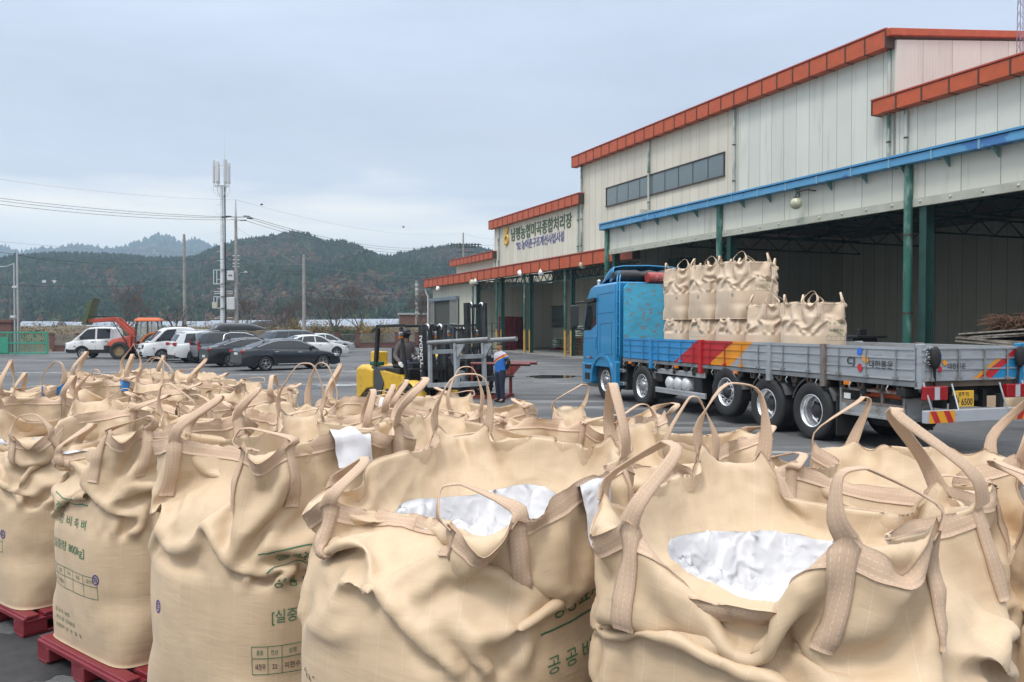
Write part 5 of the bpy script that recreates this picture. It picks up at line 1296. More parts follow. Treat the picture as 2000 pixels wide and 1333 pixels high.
bare_tree(233, 84, 5.6, 'wide bare tree with a few red fruits behind the tractor', 3, .50, 6, .16, berries=True)
bare_tree(336, 82, 4.6, 'heavily pruned bare tree with thick crooked limbs behind the white vans', 8, .75, 4, .20, pruned=True)
bare_tree(486, 86, 4.4, 'small bare tree beside the utility pole', 12, .42, 6, .10)
bare_tree(566, 83, 4.8, 'crooked bare tree between the black heap and the lone pole', 17, .66, 5, .17, lean=-.15)
bare_tree(650, 84, 5.2, 'wide bare tree between the lone pole and the round bush', 21, .55, 6, .14)
bare_tree(700, 83, 5.4, 'thin bare tree beside the round green bush', 26, .48, 6, .11)
bare_tree(803, 92, 6.0, 'bare tree beside the striped pole at the warehouse corner', 31, .50, 6, .14, lean=.1)
bare_tree(598, 90, 4.6, 'slender bare tree half hidden by the lone concrete pole', 37, .5, 6, .09)
# ------------------------------------------------------------------ poles
CONC = mat('weathered concrete pole', (.27, .26, .245), .8, var=.15, scale=3)
BOXM = mat('white steel box', (.50, .51, .52), .4, var=.06); STEEL = mat('pale painted steel', (.60, .64, .65), .5, .1, var=.1); BLACKI = mat('black insulator', (.015, .015, .016), .4)
def pole(name, px, Yd, ytop, r, label, m=CONC, rt=None, cat='pole'):
    c = Q(px, 640, Yd); top = Q(px, ytop, Yd).z; t = thing(name, label, cat, (c.x, c.y, 0), 0)
    mb = MB(); mb.cyl((0, 0, -.2), (0, 0, top), r, rt or r * .68, 14); mb.build('shaft', m, t); return t, top
mast, mt_top = pole('phone_mast', 435, 80, 366, .23, 'tall pale phone mast with antenna panels round its top', STEEL, .15, 'phone mast')
def zat(py, Yd): return Q(435, py, Yd).z
mb = MB()
for k in range(6):
    a = k * math.pi / 3 + .3; p = Vector((math.cos(a) * .72, math.sin(a) * .72, 0)); z0, z1 = zat(358, 80), zat(316, 80) + (.12 if k % 2 else -.1)
    mb = MB(); mb.box((p.x, p.y, (z0 + z1) / 2), (.32, .18, z1 - z0), rz=a + R(90)); an = mb.build('antenna_panel', BOXM, mast, bevel=.03)
    m2 = MB(); m2.cyl((p.x * .86, p.y * .86, z0 - .25), (p.x * .86, p.y * .86, z1 + .1), .03, n=6); m2.tube([(p.x, p.y, z0), (p.x * 1.05, p.y * 1.05, z0 - .8), (p.x * .5, p.y * .5, z0 - 1.3), (p.x * .2, p.y * .2, z0 - 1.2)], .025, 5); m2.build('antenna_cable', STEEL, an)
mb = MB(); zc0, zc1 = zat(366, 80), zat(322, 80)
for z in (zc0 + .1, zc1 - .2): mb.lathe([(.60, z - .03), (.66, z - .03), (.66, z + .03), (.60, z + .03), (.60, z - .03)], n=20)
for k in range(6): a = k * math.pi / 3; mb.beam((0, 0, zc0 + .1), (.62 * math.cos(a), .62 * math.sin(a), zc0 + .1), .05, .05)
mb.build('antenna_ring', STEEL, mast)
mb = MB(); mb.cyl((.28, 0, zc0), (.28, 0, zat(300, 80)), .07); mb.cyl((.28, 0, zat(300, 80)), (.28, 0, zat(255, 80)), .035, .012, 8); mb.build('lightning_rod', STEEL, mast)
mb = MB(); mb.tube([(.33, -.1, z) for z in (zc0, 8, 4, 1)], .07, 6); mb.build('feed_cable', BLACKI, mast)
for (y0, y1, x, w) in ((528, 552, -.62, .05),): pass
mb = MB()
for z0, z1 in ((zat(555, 80), zat(528, 80)), (zat(603, 80), zat(580, 80))):
    for x in (-.75, -.1):
        for z in (z0, z1): mb.beam((x, -.25, z), (.8, -.25, z), .06, .06)
    mb.box((-.75, -.25, (z0 + z1) / 2), (.05, .05, z1 - z0)); mb.box((-.45, -.25, (z0 + z1) / 2), (.05, .05, z1 - z0))
for z in (zat(622, 80), zat(574, 80), zat(570, 80)): mb.beam((-.8, 0, z), (1.0, 0, z + .05), .06, .06)
k = 2.0
while k < mt_top - 1: mb.cyl((-.2, 0, k), (-.52, 0, k), .018, n=5); k += .9
mb.build('bracket', STEEL, mast)
mb = MB(); mb.box((-.62, -.35, zat(597, 80)), (.45, .3, .6)); mb.build('cabinet', mat('cream box', (.45, .43, .36), .5), mast, bevel=.02)
up, up_top = pole('utility_pole', 462, 77, 425, .19, 'grey concrete utility pole with crossarm and white boxes', CONC, .12, 'utility pole')
def zu(py): return Q(462, py, 77).z
mb = MB(); mb.cyl((0, 0, up_top - .1), (0, 0, zu(390)), .10, .03); mb.build('peak', GALV, up)
mb = MB(); mb.beam((-.95, 0, zu(424)), (1.3, .3, zu(424)), .10, .10); mb.beam((-.3, -.3, zu(430)), (.7, .3, zu(430)), .08, .08); mb.build('crossarm', GALV, up)
for p in ((-1.0, 0, 424), (-.7, .0, 423), (1.25, .3, 426), (.9, .3, 422), (.6, .3, 430)):
    mb = MB(); z = zu(p[2]); mb.cyl((p[0] - .28, p[1], z), (p[0] + .28, p[1], z), .075, .05, 8); mb.build('insulator', BLACKI, up)
for py in (500, 508, 515, 521):
    mb = MB(); z = zu(py); mb.cyl((-.3, 0, z), (.3, 0, z), .05, n=6); mb.build('line_spool', BOXM, up)
mb = MB(); mb.box((-.42, -.2, zu(539)), (.62, .4, .9)); b_ = mb.build('meter_box', BOXM, up, bevel=.02)
mb = MB(); mb.box((-.5, -.41, zu(539)), (.12, .02, .14)); mb.box((-.32, -.41, zu(539)), (.12, .02, .14)); mb.build('meter_glass', BLACKI, b_)
mb = MB(); mb.box((-.40, -.25, zu(593)), (.72, .4, 1.15)); mb.build('cabinet', BOXM, up, bevel=.03)
mb = MB(); mb.tube([(.1, 0, zu(540)), (.5, -.1, zu(533)), (.8, -.2, zu(533))], .03, 6); mb.ball((.95, -.2, zu(533)), .17, 10, 6, (1.2, 1, .7)); mb.build('street_light', mat('lamp grey', (.3, .3, .3), .4), up)
mb = MB(); a_ = [(-.62 + .28 * math.cos(k * .45), 0, zu(507) + .28 * math.sin(k * .45)) for k in range(15)]; mb.tube(a_, .035, 5); mb.build('cable_coil', BLACKI, up)
pole('utility_pole', 594, 74, 497, .17, 'lone bare concrete pole behind the white saloon', CONC, .115, 'utility pole')
mb = MB(); mb.cyl((0, 0, .9), (0, 0, 1.5), .19, .185, 14); o_ = mb.build('yellow_sleeve', YELLOWP, [o for o in bpy.data.objects if o.name.startswith('utility_pole')][-1])
pole('utility_pole', 361, 84, 458, .18, 'tall concrete pole behind the pruned tree', CONC, .12, 'utility pole')
fl, fl_top = pole('camera_pole', 35, 58, 493, .075, 'thin galvanised pole with cameras beside the green gate', GALV, .06, 'pole')
mb = MB(); mb.cyl((-.22, 0, 0), (-.22, 0, Q(35, 515, 58).z), .06, n=8); mb.tube([(-.22, 0, Q(35, 515, 58).z), (-.7, 0, Q(35, 515, 58).z - .2), (-1.4, 0, Q(35, 522, 58).z)], .035, 6); mb.build('side_pole', GALV, fl)
for py, dx in ((561, -.1), (619, -.25)):
    mb = MB(); z = Q(35, py, 58).z; mb.box((dx, -.12, z), (.34, .16, .16)); mb.cyl((0, 0, z - .1), (dx, -.1, z - .05), .025, n=6); mb.build('camera_head', BOXM, fl, bevel=.03)
dp, dp_top = pole('utility_pole', 905, 150, 455, .26, 'far pole with wide crossarms above the lowest warehouse roof', CONC, .12, 'utility pole')
mb = MB()
for py, w in ((478, 4.6), (483, 2.6), (493, 2.2)): z = Q(905, py, 150).z; mb.beam((-w / 2, 0, z), (w / 2 + 1, 0, z), .16, .16)
mb.build('crossarm', BLACKI, dp)
mb = MB()
for k in range(-4, 6): z = Q(905, 478, 150).z; mb.cyl((k * .55, 0, z - .7), (k * .55, 0, z + .3), .07, n=6)
mb.build('insulator_string', BLACKI, dp)
sp_, sp_top = pole('utility_pole', 814, 97, 548, .20, 'black and white striped pole by the far warehouse corner', CONC, .15, 'utility pole')
mb = MB(); z = .0
for k in range(7): mb.cyl((0, 0, 3.4 + k * .55), (0, 0, 3.65 + k * .55), .192, .19, 12)
mb.build('white_stripe', BOXM, sp_)
for i, (px, py, Yd, lab) in enumerate(((20, 565, 150, 'far dark pole behind the brick gate pillar'), (39, 570, 140, 'far dark pole behind the camera pole'), (383, 602, 170, 'short far pole beyond the pruned tree'), (402, 603, 170, 'short far pole between pruned tree and phone mast'), (270, 604, 175, 'short far pole behind the tractor cab'), (543, 614, 160, 'short far pole above the black heap'), (490, 610, 165, 'short far pole near the small bare tree'), (713, 605, 150, 'short far pole above the pale greenhouse'), (776, 585, 160, 'short far pole beyond the striped pole'))):
    pole('field_pole', px, Yd, py, .09, lab, mat('dark pole', (.14, .12, .11), .8), cat='pole')
# ------------------------------------------------------------------ wires
WIRE = mat('wire', (.055, .05, .05), .6); WIREP = mat('pale wire', (.24, .24, .25), .6)
def wire(p0, p1, sag, label, r=.022, m=WIRE, n=26):
    pts = [p0.lerp(p1, i / n) - Vector((0, 0, sag * 4 * (i / n) * (1 - i / n))) for i in range(n + 1)]
    o0 = (p0 + p1) / 2; mb = MB(); mb.tube([p - o0 for p in pts], r, 4, False); o = mb.build('power_line', m, None, fix=False); o.location = o0
    return tag(o, label, 'wire', 'wires strung between the poles')
Lx = lambda py, Y=60: Q(-160, py, Y)
U = lambda py, dx=0, Y=77: Q(462 + dx, py, Y)
wire(Lx(366), U(424, -22), .35, 'upper wire of the bundle running from the utility pole crossarm past the mast'); wire(Lx(370), U(426, -18), .45, 'middle wire of the bundle running from the utility pole crossarm past the mast'); wire(Lx(377), U(430, -10), .5, 'lower wire of the bundle running from the utility pole crossarm past the mast')
wire(Lx(325), U(391), .5, 'faint topmost wire running past the mast from the tip of the utility pole', .008, WIREP)
D = lambda py, dx=0: Q(905 + dx, py, 150)
wire(U(424, 25), D(478, -22), 1.6, 'upper wire dipping from the utility pole to the far crossarm', .022); wire(U(426, 20), D(478, -8), 1.9, 'middle wire dipping from the utility pole to the far crossarm', .022); wire(U(430, 14), D(478, 6), 2.2, 'lower wire dipping from the utility pole to the far crossarm', .022)
wire(U(391), D(456), 1.4, 'faint topmost wire dipping from the utility pole tip to the far pole', .01, WIREP); wire(D(478, 18), Q(1000, 470, 160), .5, 'wire leaving the far crossarm behind the sign wall', .02); wire(D(456), Q(1000, 468, 160), .5, 'faint wire leaving the far pole tip', .012, WIREP)
A1 = lambda py: Q(33, py, 58)
wire(Lx(455, 58), Q(430, 493, 80), .4, 'pale wire crossing to the phone mast above the tree line', .012, WIREP); wire(Lx(465, 58), A1(497), .1, 'wire reaching the top of the camera pole'); wire(A1(499), Q(361, 508, 84), .5, 'wire from the camera pole to the tall concrete pole'); wire(Q(361, 507, 84), U(500), .3, 'wire from the tall concrete pole to the utility pole')
wire(A1(498), U(508), 1.0, 'second wire from the camera pole to the utility pole', .012); wire(Lx(543, 58), Q(361, 550, 84), .6, 'heavy cable crossing low with two tags on it', .03); wire(Q(361, 550, 84), U(560), .25, 'heavy cable between the tall pole and the utility pole', .03)
wire(A1(510), Q(110, 640, 62), .05, 'guy wire slanting down from the camera pole', .01)
N = lambda py: Q(594, py, 74)
wire(U(503), N(517), .25, 'upper service wire to the lone concrete pole', .012, WIREP); wire(U(512), N(530), .3, 'second service wire to the lone concrete pole'); wire(U(518), N(536), .3, 'third service wire to the lone concrete pole'); wire(U(556), N(566), .25, 'low cable to the lone concrete pole', .028); wire(U(560), N(574), .3, 'lowest cable to the lone concrete pole', .02)
wire(U(445), N(522), .1, 'steep stay wire from the utility pole to the lone concrete pole', .012, WIREP)
K = lambda py: Q(870, py, 95)
wire(N(517), K(538), .5, 'upper wire from the lone pole to the warehouse', .014, WIREP); wire(N(530), K(545), .6, 'second wire from the lone pole to the warehouse'); wire(N(536), Q(836, 552, 86), .6, 'third wire from the lone pole to the warehouse'); wire(N(566), Q(836, 572, 86), .3, 'low cable from the lone pole to the warehouse', .028); wire(N(578), Q(814, 580, 97), .3, 'lowest pale wire from the lone pole', .012, WIREP)
for px, lab, tri in ((86, 'pale rectangular tag on the low cable', 0), (106, 'pale triangular tag on the low cable', 1)):
    c = Q(px, 550, 62.5); mb = MB()
    mb.prism([(-.14, -.1), (.14, -.1), (.14, .1), (-.14, .1)] if not tri else [(-.18, .1), (.18, .1), (.03, -.14), (-.03, -.14)], -.02, .02); o = mb.build('cable_tag', BOXM, None); o.location = c; tag(o, lab, 'tag')
c = Q(788, 444, 100); t = MB(); t.ball((0, 0, 0), .10, 8, 6, (1.6, .7, .8)); t.prism([(-.05, 0), (.1, .02), (.02, .16)], -.02, .02); o = t.build('bird', BLACKI, None); o.location = c; tag(o, 'tiny dark bird near the faint topmost wire over the lower hill', 'bird')
c = Q(511, 400, 85); o = o.copy(); COL.objects.link(o); o.location = c; tag(o, 'tiny dark bird near the tip of the utility pole', 'bird')
# ------------------------------------------------------------------ vehicles
RUB = mat('tyre rubber', (.018, .018, .019), .75, var=.2, scale=5, bump=.3, bump_scale=60); RIMM = mat('alloy rim', (.45, .46, .48), .28, .9); RIMD = mat('painted rim recess shade', (.03, .03, .032), .5)
GLASS = mat('tinted car glass', (.012, .015, .018), .06, spec=.7); CHROME = mat('chrome strip', (.62, .63, .65), .15, .9); BLKP = mat('black plastic trim', (.016, .016, .017), .5)
TAIL = mat('red tail lamp', (.28, .008, .012), .18, spec=.7); HEADL = mat('clear head lamp', (.55, .57, .60), .1, .3); PLATE = mat('white number plate', (.62, .63, .62), .4); AMBER = mat('amber lamp', (.55, .16, .01), .25)
def wheel(parent, x, y, r, w, spokes=5, rimr=.66, name='wheel', rimm=None, dark=True):
    """wheel with its outer face towards sign(y)"""
    s = 1 if y > 0 else -1
    t = bpy.data.objects.new(name, None); COL.objects.link(t); t.parent = parent; t.location = (x, y, r)
    R0 = r * rimr
    mb = MB(); mb.lathe([(R0, -w / 2), (r * .9, -w / 2), (r * .97, -w / 2 + .02), (r, -w * .3), (r, w * .3), (r * .97, w / 2 - .02), (r * .88, w / 2), (R0 + .01, w / 2 - .005), (R0, w * .3)], axis='Y', n=30); mb.build('tyre', RUB, t)
    rm = MB(); rm.lathe([(R0, -w * .4), (R0, w * .44), (R0 * .93, w * .46), (R0 * .90, w * .30)], axis='Y', n=30)
    if spokes:
        rm.lathe([(0, w * .42), (R0 * .2, w * .42), (R0 * .22, w * .30)], axis='Y', n=16)
        for k in range(spokes):
            for d in (-.10, .10): rm.beam((math.sin(k * 2 * math.pi / spokes + d) * R0 * .15, w * .36, math.cos(k * 2 * math.pi / spokes + d) * R0 * .15), (math.sin(k * 2 * math.pi / spokes + d * 1.9) * R0 * .93, w * .39, math.cos(k * 2 * math.pi / spokes + d * 1.9) * R0 * .93), R0 * .13, w * .1, up=(0, 1, 0))
    o = rm.build('rim', rimm or RIMM, t)
    dk = MB(); dk.lathe([(0, w * .15), (R0 * .92, w * .15)], axis='Y', n=24); dk.build('rim_shade_disc', RIMD, t)  # flat dark disc; the shade behind the spokes is put into its colour
    if s < 0: t.rotation_euler = (0, 0, math.pi)
    return t
def car(name, label, cat, loc, rz, col, L, Wd, wb, foh, wr, belt, roof, wins, ws, rw, group=None, sill=.28, plan=(.86, .86), narrow=.80, metal=.4, rough=.28, spokes=5, deck_crown=.05, cladding=None):
    """belt, roof: (x from the tail, z); ws / rw: (x low, x high) of windscreen and rear glass; wins: side windows (x0,x1) low edge, (x0,x1) top edge"""
    t = thing(name, label, cat, loc, rz, group)
    pm = mat('paint %s' % name + ' %.3f %.3f' % (col[0], col[2]) , col, rough, metal, coat=.7, var=.06, scale=1.5)
    X0 = -L / 2; xf = L / 2 - foh; xr = xf - wb
    bx_, bz_ = [p[0] + X0 for p in belt], [p[1] for p in belt]; rx_, rz_ = [p[0] + X0 for p in roof], [p[1] for p in roof]
    arch = wr * 1.17
    xs = sorted(set([round(v, 3) for v in list(np.linspace(X0, -X0, 46)) + [a + arch * math.cos(k * math.pi / 10) for a in (xr, xf) for k in range(11)]]))
    def bz0(x):
        z = sill + .10 * max(0, 1 - (x - X0) / .35) + .06 * max(0, 1 - (-X0 - x) / .3)
        for a in (xr, xf):
            if abs(x - a) < arch: z = max(z, wr + math.sqrt(max(0, arch * arch - (x - a) ** 2)) * 1.0)
        return z
    def hw(x):
        f = min(1, (x - X0) / (L * .16)); g = min(1, (-X0 - x) / (L * .20))
        return Wd / 2 * (plan[0] + (1 - plan[0]) * math.sin(f * math.pi / 2) ** .7) * (plan[1] + (1 - plan[1]) * math.sin(g * math.pi / 2) ** .7)
    belt_z = lambda x: float(np.interp(x, bx_, bz_)); roof_z = lambda x: float(np.interp(x, rx_, rz_))
    rows = []
    for x in xs:
        z0, z1, w = bz0(x), belt_z(x), hw(x); z0 = min(z0, z1 - .03); row = []
        for q in (0, .12, .35, .62, .85, .96, 1.0):
            z = z0 + (z1 - z0) * q; h = (z - sill) / max(.1, (z1 - sill)); yy = w * (.955 + .045 * math.sin(min(1, max(0, h) / .6) * math.pi / 2) - .06 * max(0, h - .6) / .4 - (.05 if q == 1 else .012 if q == .96 else 0))
            row.append((x, yy, z))
        yt = row[-1][1]
        for q in (.75, .4, 0): row.append((x, yt * q, z1 + deck_crown * (1 - q * q)))
        half = row; row = half + [(p[0], -p[1], p[2]) for p in half[-2::-1]]
        rows.append(row)
    mb = MB(); mb.grid(rows, True); mb.add(rows[0], [tuple(range(len(rows[0])))]); mb.add(rows[-1], [tuple(range(len(rows[-1])))])
    body = mb.build('body', pm, t, sharp=38)
    # dark underside
    mb = MB(); mb.box((0, 0, sill + .10), (L * .9, Wd * .80, .16)); mb.box(((xr + xf) / 2, 0, sill + .25), (wb - arch * 2.1, Wd * .84, .4)); mb.build('underbody', BLKP, t)
    if cladding:
        mb = MB()
        for s in (-1, 1):
            for (a, b) in ((X0 + .05, xr - arch), (xr + arch, xf - arch), (xf + arch, -X0 - .05)):
                if b - a > .05: mb.grid([[(x, s * (hw(x) * .962 + .012), bz0(x) - .01), (x, s * (hw(x) * .99 + .014), bz0(x) + cladding)] for x in np.linspace(a, b, 8)], True)
            for a in (xr, xf):
                mb.grid([[(a + r_ * math.cos(k * math.pi / 14), s * (hw(a) + .012), wr + r_ * math.sin(k * math.pi / 14)) for r_ in (arch - .01, arch + .07)] for k in range(15)], True)
        mb.build('cladding', BLKP, t)
    # cabin
    xa, xb = rx_[0], rx_[-1]; gx = sorted(set([round(v, 3) for v in list(np.linspace(xa, xb, 40)) + rx_])); rows = []
    def side_y(x, z):
        zb, zr = belt_z(x) - .02, max(roof_z(x), belt_z(x)); w0 = hw(x) * .91; f = (z - zb) / max(.45, (max(rz_) - zb)); return w0 * (1 - (1 - narrow) * min(1.0, max(0, f)) ** 1.15)
    for x in gx:
        zb = belt_z(x) - .02; zr = max(roof_z(x), zb + .012); row = []
        for q in (0, .3, .6, .86, .96): z = zb + (zr - zb) * q; row.append((x, side_y(x, z), z))
        yt = side_y(x, zr); zc = zr
        for q in (.90, .6, .3, 0): row.append((x, yt * q, zc + .035 * (1 - q * q)))
        rows.append(row + [(p[0], -p[1], p[2]) for p in row[-2::-1]])
    mb = MB(); mb.grid(rows, True); mb.build('cabin', pm, t, sharp=50)
    for (a0, a1, b0, b1) in wins:                      # side glass, both sides
        for s in (1, -1):
            mb = MB(); g = []
            for i in range(9):
                f = i / 8; x0, x1 = a0 + (a1 - a0) * f + X0, b0 + (b1 - b0) * f + X0; r_ = []
                for q in np.linspace(0, 1, 5):
                    x = x0 + (x1 - x0) * q; zb = belt_z(x) + .035; zr = roof_z(x1) - .085; z = zb + (max(zr, zb + .01) - zb) * q; r_.append((x, s * (side_y(x, z) + .007), z))
                g.append(r_)
            mb.grid(g); mb.build('side_window', GLASS, t)
    for nm, pr in (('windscreen', ws), ('rear_window', rw)):
        if pr is None: continue
        g = []
        for i in range(7):
            x = pr[0] + (pr[1] - pr[0]) * i / 6 + X0; z = roof_z(x); sl = (roof_z(x + .04) - roof_z(x - .04)) / .08; n_ = Vector((-sl, 0, 1)).normalized()
            y = side_y(x, z) * .90
            g.append([(x + n_.x * .012, y * q, z + .035 * (1 - (q * .9) ** 2) + n_.z * .012 - .006) for q in (-1, -.6, -.2, .2, .6, 1)])
        mb = MB(); mb.grid(g); mb.build(nm, GLASS, t)
    for x in (xr, xf):
        for s in (1, -1): wheel(t, x, s * (Wd / 2 - .115), wr, .22, spokes)
    return t, dict(X0=X0, hw=hw, belt=belt_z, roof=roof_z, side=side_y, xr=xr, xf=xf, pm=pm, bz0=bz0)
def lamp_pair(t, k, x, z, w, h, m, name, d=.10, ins=.10, rzv=.35):
    for s in (1, -1):
        mb = MB(); y = k['hw'](x) - w / 2 - ins * .1; mb.box((0, 0, 0), (d, w, h)); o = mb.build(name, m, t, bevel=.025); o.location = (x, s * (y + .0), z); o.rotation_euler = (0, 0, -s * rzv if x > 0 else s * rzv)
def bar(t, name, m, pts, r=.02, n=6):
    mb = MB(); mb.tube(pts, r, n); return mb.build(name, m, t)
def plate(t, x, z, w=.48, h=.11, txt=None, m=PLATE, face=-1):
    mb = MB(); mb.box((x, 0, z), (.015, w, h)); p = mb.build('number_plate', m, t, bevel=.004)
def mirrors(t, k, x, m, size=.2):
    for s in (1, -1):
        mb = MB(); z = k['belt'](x) + .11; y = k['side'](x, z) + .13; mb.box((x, s * y, z), (.10, size, .13)); mb.box((x, s * (y - .1), z - .06), (.05, .12, .04)); mb.build('mirror', m, t, bevel=.03)
def handles(t, k, xs, m):
    for x in xs:
        for s in (1, -1):
            mb = MB(); xx = x + k['X0']; z = k['belt'](xx) - .13; mb.box((xx, s * (k['hw'](xx) * .985), z), (.2, .03, .035)); mb.build('door_handle', m, t, bevel=.01)
def seams(t, k, xs):
    mb = MB()
    for x in xs:
        xx = x + k['X0']
        for s in (1, -1):
            z0, z1 = k['bz0'](xx) + .05, k['belt'](xx) - .02
            mb.beam((xx, s * (k['hw'](xx) * .972 + .004), z0), (xx + .01, s * (k['hw'](xx) * .993 + .0), (z0 + z1) * .5), .010, .012, up=(0, 1, 0)); mb.beam((xx + .01, s * (k['hw'](xx) * .993), (z0 + z1) * .5), (xx + .03, s * (k['hw'](xx) * .945 + .002), z1), .010, .012, up=(0, 1, 0))
    mb.build('door_gap', BLKP, t)
HEAD = R(36)
def at_wheel(px, py, k_x, k_y, rz):
    """place so that the local ground point (k_x,k_y) stands at the pixel's ground point"""
    g = G(px, py); c, s = math.cos(rz), math.sin(rz); return Vector((g.x - (k_x * c - k_y * s), g.y - (k_x * s + k_y * c), 0))
PG = 'cars parked in a row before the fence'
# charcoal saloon nearest
SB = [(0, .86), (.04, 1.0), (.55, 1.05), (1.1, 1.02), (2.6, .97), (3.5, .95), (4.3, .83), (4.72, .68), (4.85, .55)]
SR = [(.42, 1.04), (1.0, 1.25), (1.55, 1.415), (2.1, 1.465), (2.6, 1.46), (3.0, 1.36), (3.42, 1.14), (3.72, .96)]
def saloon(name, label, loc, col, rim=5, **kw):
    t, k = car(name, label, 'car', loc, HEAD, col, 4.85, 1.86, 2.805, .95, .335, SB, SR, [(.98, 1.5, 1.38, 1.62), (1.56, 2.42, 1.7, 2.40), (2.50, 3.42, 2.48, 2.94)], (3.0, 3.66), (.55, 1.40), PG, sill=.22, plan=(.86, .80), **kw)
    lamp_pair(t, k, -2.33, .90, .50, .12, TAIL, 'tail_lamp', .16); lamp_pair(t, k, 2.14, .68, .40, .14, HEADL, 'head_lamp', .30, rzv=.75)
    plate(t, -2.43, .80 if name == 'saloon_car' else .55); mirrors(t, k, .92, k['pm']); handles(t, k, (1.62, 2.75), CHROME); seams(t, k, (1.55, 2.46, 3.55))
    mb = MB(); mb.box((-2.40, 0, .34), (.10, 1.4, .12)); mb.build('bumper_trim', BLKP, t, bevel=.02)
    for s in (1, -1):
        bar(t, 'chrome_trim', CHROME, [(x + k['X0'], s * (k['side'](x + k['X0'], k['roof'](x + k['X0']) - .06) + .012), k['roof'](x + k['X0']) - .055) for x in (.75, 1.1, 1.5, 1.9, 2.4, 2.8, 3.2, 3.45)], .013)
        bar(t, 'sill_trim', CHROME, [(-.75, s * .905, .30), (.85, s * .905, .30)], .014)
    bar(t, 'antenna_fin', BLKP, [(-1.1, 0, 1.43), (-1.25, 0, 1.52)], .03)
    return t, k
CHAR = (.022, .026, .032)
c_, k = saloon('saloon_car', 'charcoal saloon with a chrome window line and pale alloy wheels', at_wheel(520, 725, -1.33, -.93, HEAD), CHAR)
saloon('dark_saloon_car', 'darker saloon squeezed between the charcoal saloon and the dark grey estate', at_wheel(452, 717.5, -1.33, -.93, HEAD), (.012, .012, .014))
c2_, _ = saloon('white_saloon_car', 'white saloon showing roof and nose behind the charcoal saloon', at_wheel(505, 702, -1.33, -.93, HEAD) + Vector((1.9, 1.6, 0)), (.62, .63, .64), metal=0.0)
saloon('silver_saloon_car', 'pale silver saloon behind the white saloon', at_wheel(505, 695, -1.33, -.93, HEAD) + Vector((2.6, 3.6, 0)), (.50, .53, .55), metal=.3)
# big dark grey estate with roof box, and a second grey one farther back
EB = [(0, .95), (.05, 1.08), (.6, 1.12), (2.5, 1.10), (3.65, 1.08), (4.5, 1.0), (4.85, .86), (4.98, .6)]
ER = [(.02, 1.08), (.12, 1.36), (.34, 1.66), (.7, 1.73), (2.0, 1.76), (2.75, 1.73), (3.2, 1.56), (3.82, 1.08)]
def suv(name, label, loc, col, cat='car', **kw):
    t, k = car(name, label, cat, loc, HEAD, col, 4.98, 1.97, 2.90, .95, .38, EB, ER, [(.42, 1.28, .62, 1.40), (1.40, 2.40, 1.48, 2.34), (2.48, 3.52, 2.44, 2.98)], (3.1, 3.75), (.07, .30), PG, sill=.30, plan=(.90, .84), narrow=.78, cladding=.16, **kw)
    lamp_pair(t, k, 2.22, .86, .34, .14, HEADL, 'head_lamp', .24, rzv=.7); plate(t, -2.475, .92, .40, .16); mirrors(t, k, .95, k['pm']); handles(t, k, (1.5, 2.65), CHROME); seams(t, k, (1.36, 2.44, 3.5))
    return t, k
c_, k = suv('estate_car', 'dark grey estate car with a black roof box and upright red tail lamps', at_wheel(423, 711, -1.54, -.99, HEAD), (.030, .036, .042))
lamp_pair(c_, k, -2.44, 1.0, .16, .46, TAIL, 'tail_lamp', .12)
for s in (1, -1): bar(c_, 'chrome_trim', CHROME, [(x + k['X0'], s * (k['side'](x + k['X0'], z) + .02), z) for x, z in ((1.30, 1.15), (1.46, 1.60), (1.8, 1.69), (2.6, 1.665), (3.05, 1.52))], .03); bar(c_, 'chrome_trim', CHROME, [(-.95, s * .915, 1.12), (.9, s * .925, 1.10)], .018)
mb = MB(); rows = []
for i in range(13):
    f = i / 12; x = -1.55 + 3.1 * f; e = min(1, f / .10) ** .5 * min(1, (1 - f) / .35) ** .6; e = max(e, .08); rows.append([(x, .46 * math.copysign(abs(math.cos(a)) ** .5, math.cos(a)) * (.8 + .2 * e), 1.83 + (.40 * e) * max(0, math.sin(a)) ** .55 if math.sin(a) > 0 else 1.83) for a in [math.pi * k2 / 10 for k2 in range(11)] + [1.5 * math.pi]])
mb.grid(rows, True, True); mb.add(rows[0], [tuple(range(12))]); mb.add(rows[-1], [tuple(range(12))]); rb = mb.build('roof_box', mat('black roof box', (.022, .024, .028), .35, coat=.3), c_, sharp=50)
mb = MB()
for x in (-.8, .7): mb.box((x, 0, 1.80), (.07, 1.5, .05))
mb.build('roof_bar', BLKP, c_)
suv('estate_car', 'slate grey estate car whose roof shows behind the dark saloons', at_wheel(468, 700, -1.54, -.99, HEAD) + Vector((1.9, 3.2, 0)), (.055, .07, .085))
# white off-roader with red lamps
c_, k = car('white_estate_car', 'white high estate car with slanted red tail lamps and a roof spoiler', 'car', at_wheel(376, 709.5, -1.42, -.93, HEAD), HEAD, (.60, .61, .62), 4.68, 1.88, 2.70, .93, .36, [(0, .92), (.05, 1.06), (.6, 1.10), (2.4, 1.06), (3.4, 1.04), (4.2, .96), (4.55, .8), (4.68, .55)], [(.02, 1.06), (.25, 1.42), (.42, 1.64), (.8, 1.73), (1.9, 1.75), (2.5, 1.72), (2.95, 1.55), (3.5, 1.04)], [(.50, 1.22, .66, 1.32), (1.34, 2.25, 1.40, 2.2), (2.35, 3.28, 2.32, 2.8)], (2.9, 3.42), (.10, .36), PG, sill=.30, narrow=.78, metal=0, rough=.3)[0:2]
lamp_pair(c_, k, -2.24, 1.06, .46, .18, TAIL, 'tail_lamp', .20, rzv=.5); lamp_pair(c_, k, -2.30, .52, .22, .07, TAIL, 'fog_lamp', .08); plate(c_, -2.345, .86, .40, .16); mirrors(c_, k, .85, k['pm']); handles(c_, k, (1.45, 2.5), k['pm']); seams(c_, k, (1.3, 2.3, 3.3))
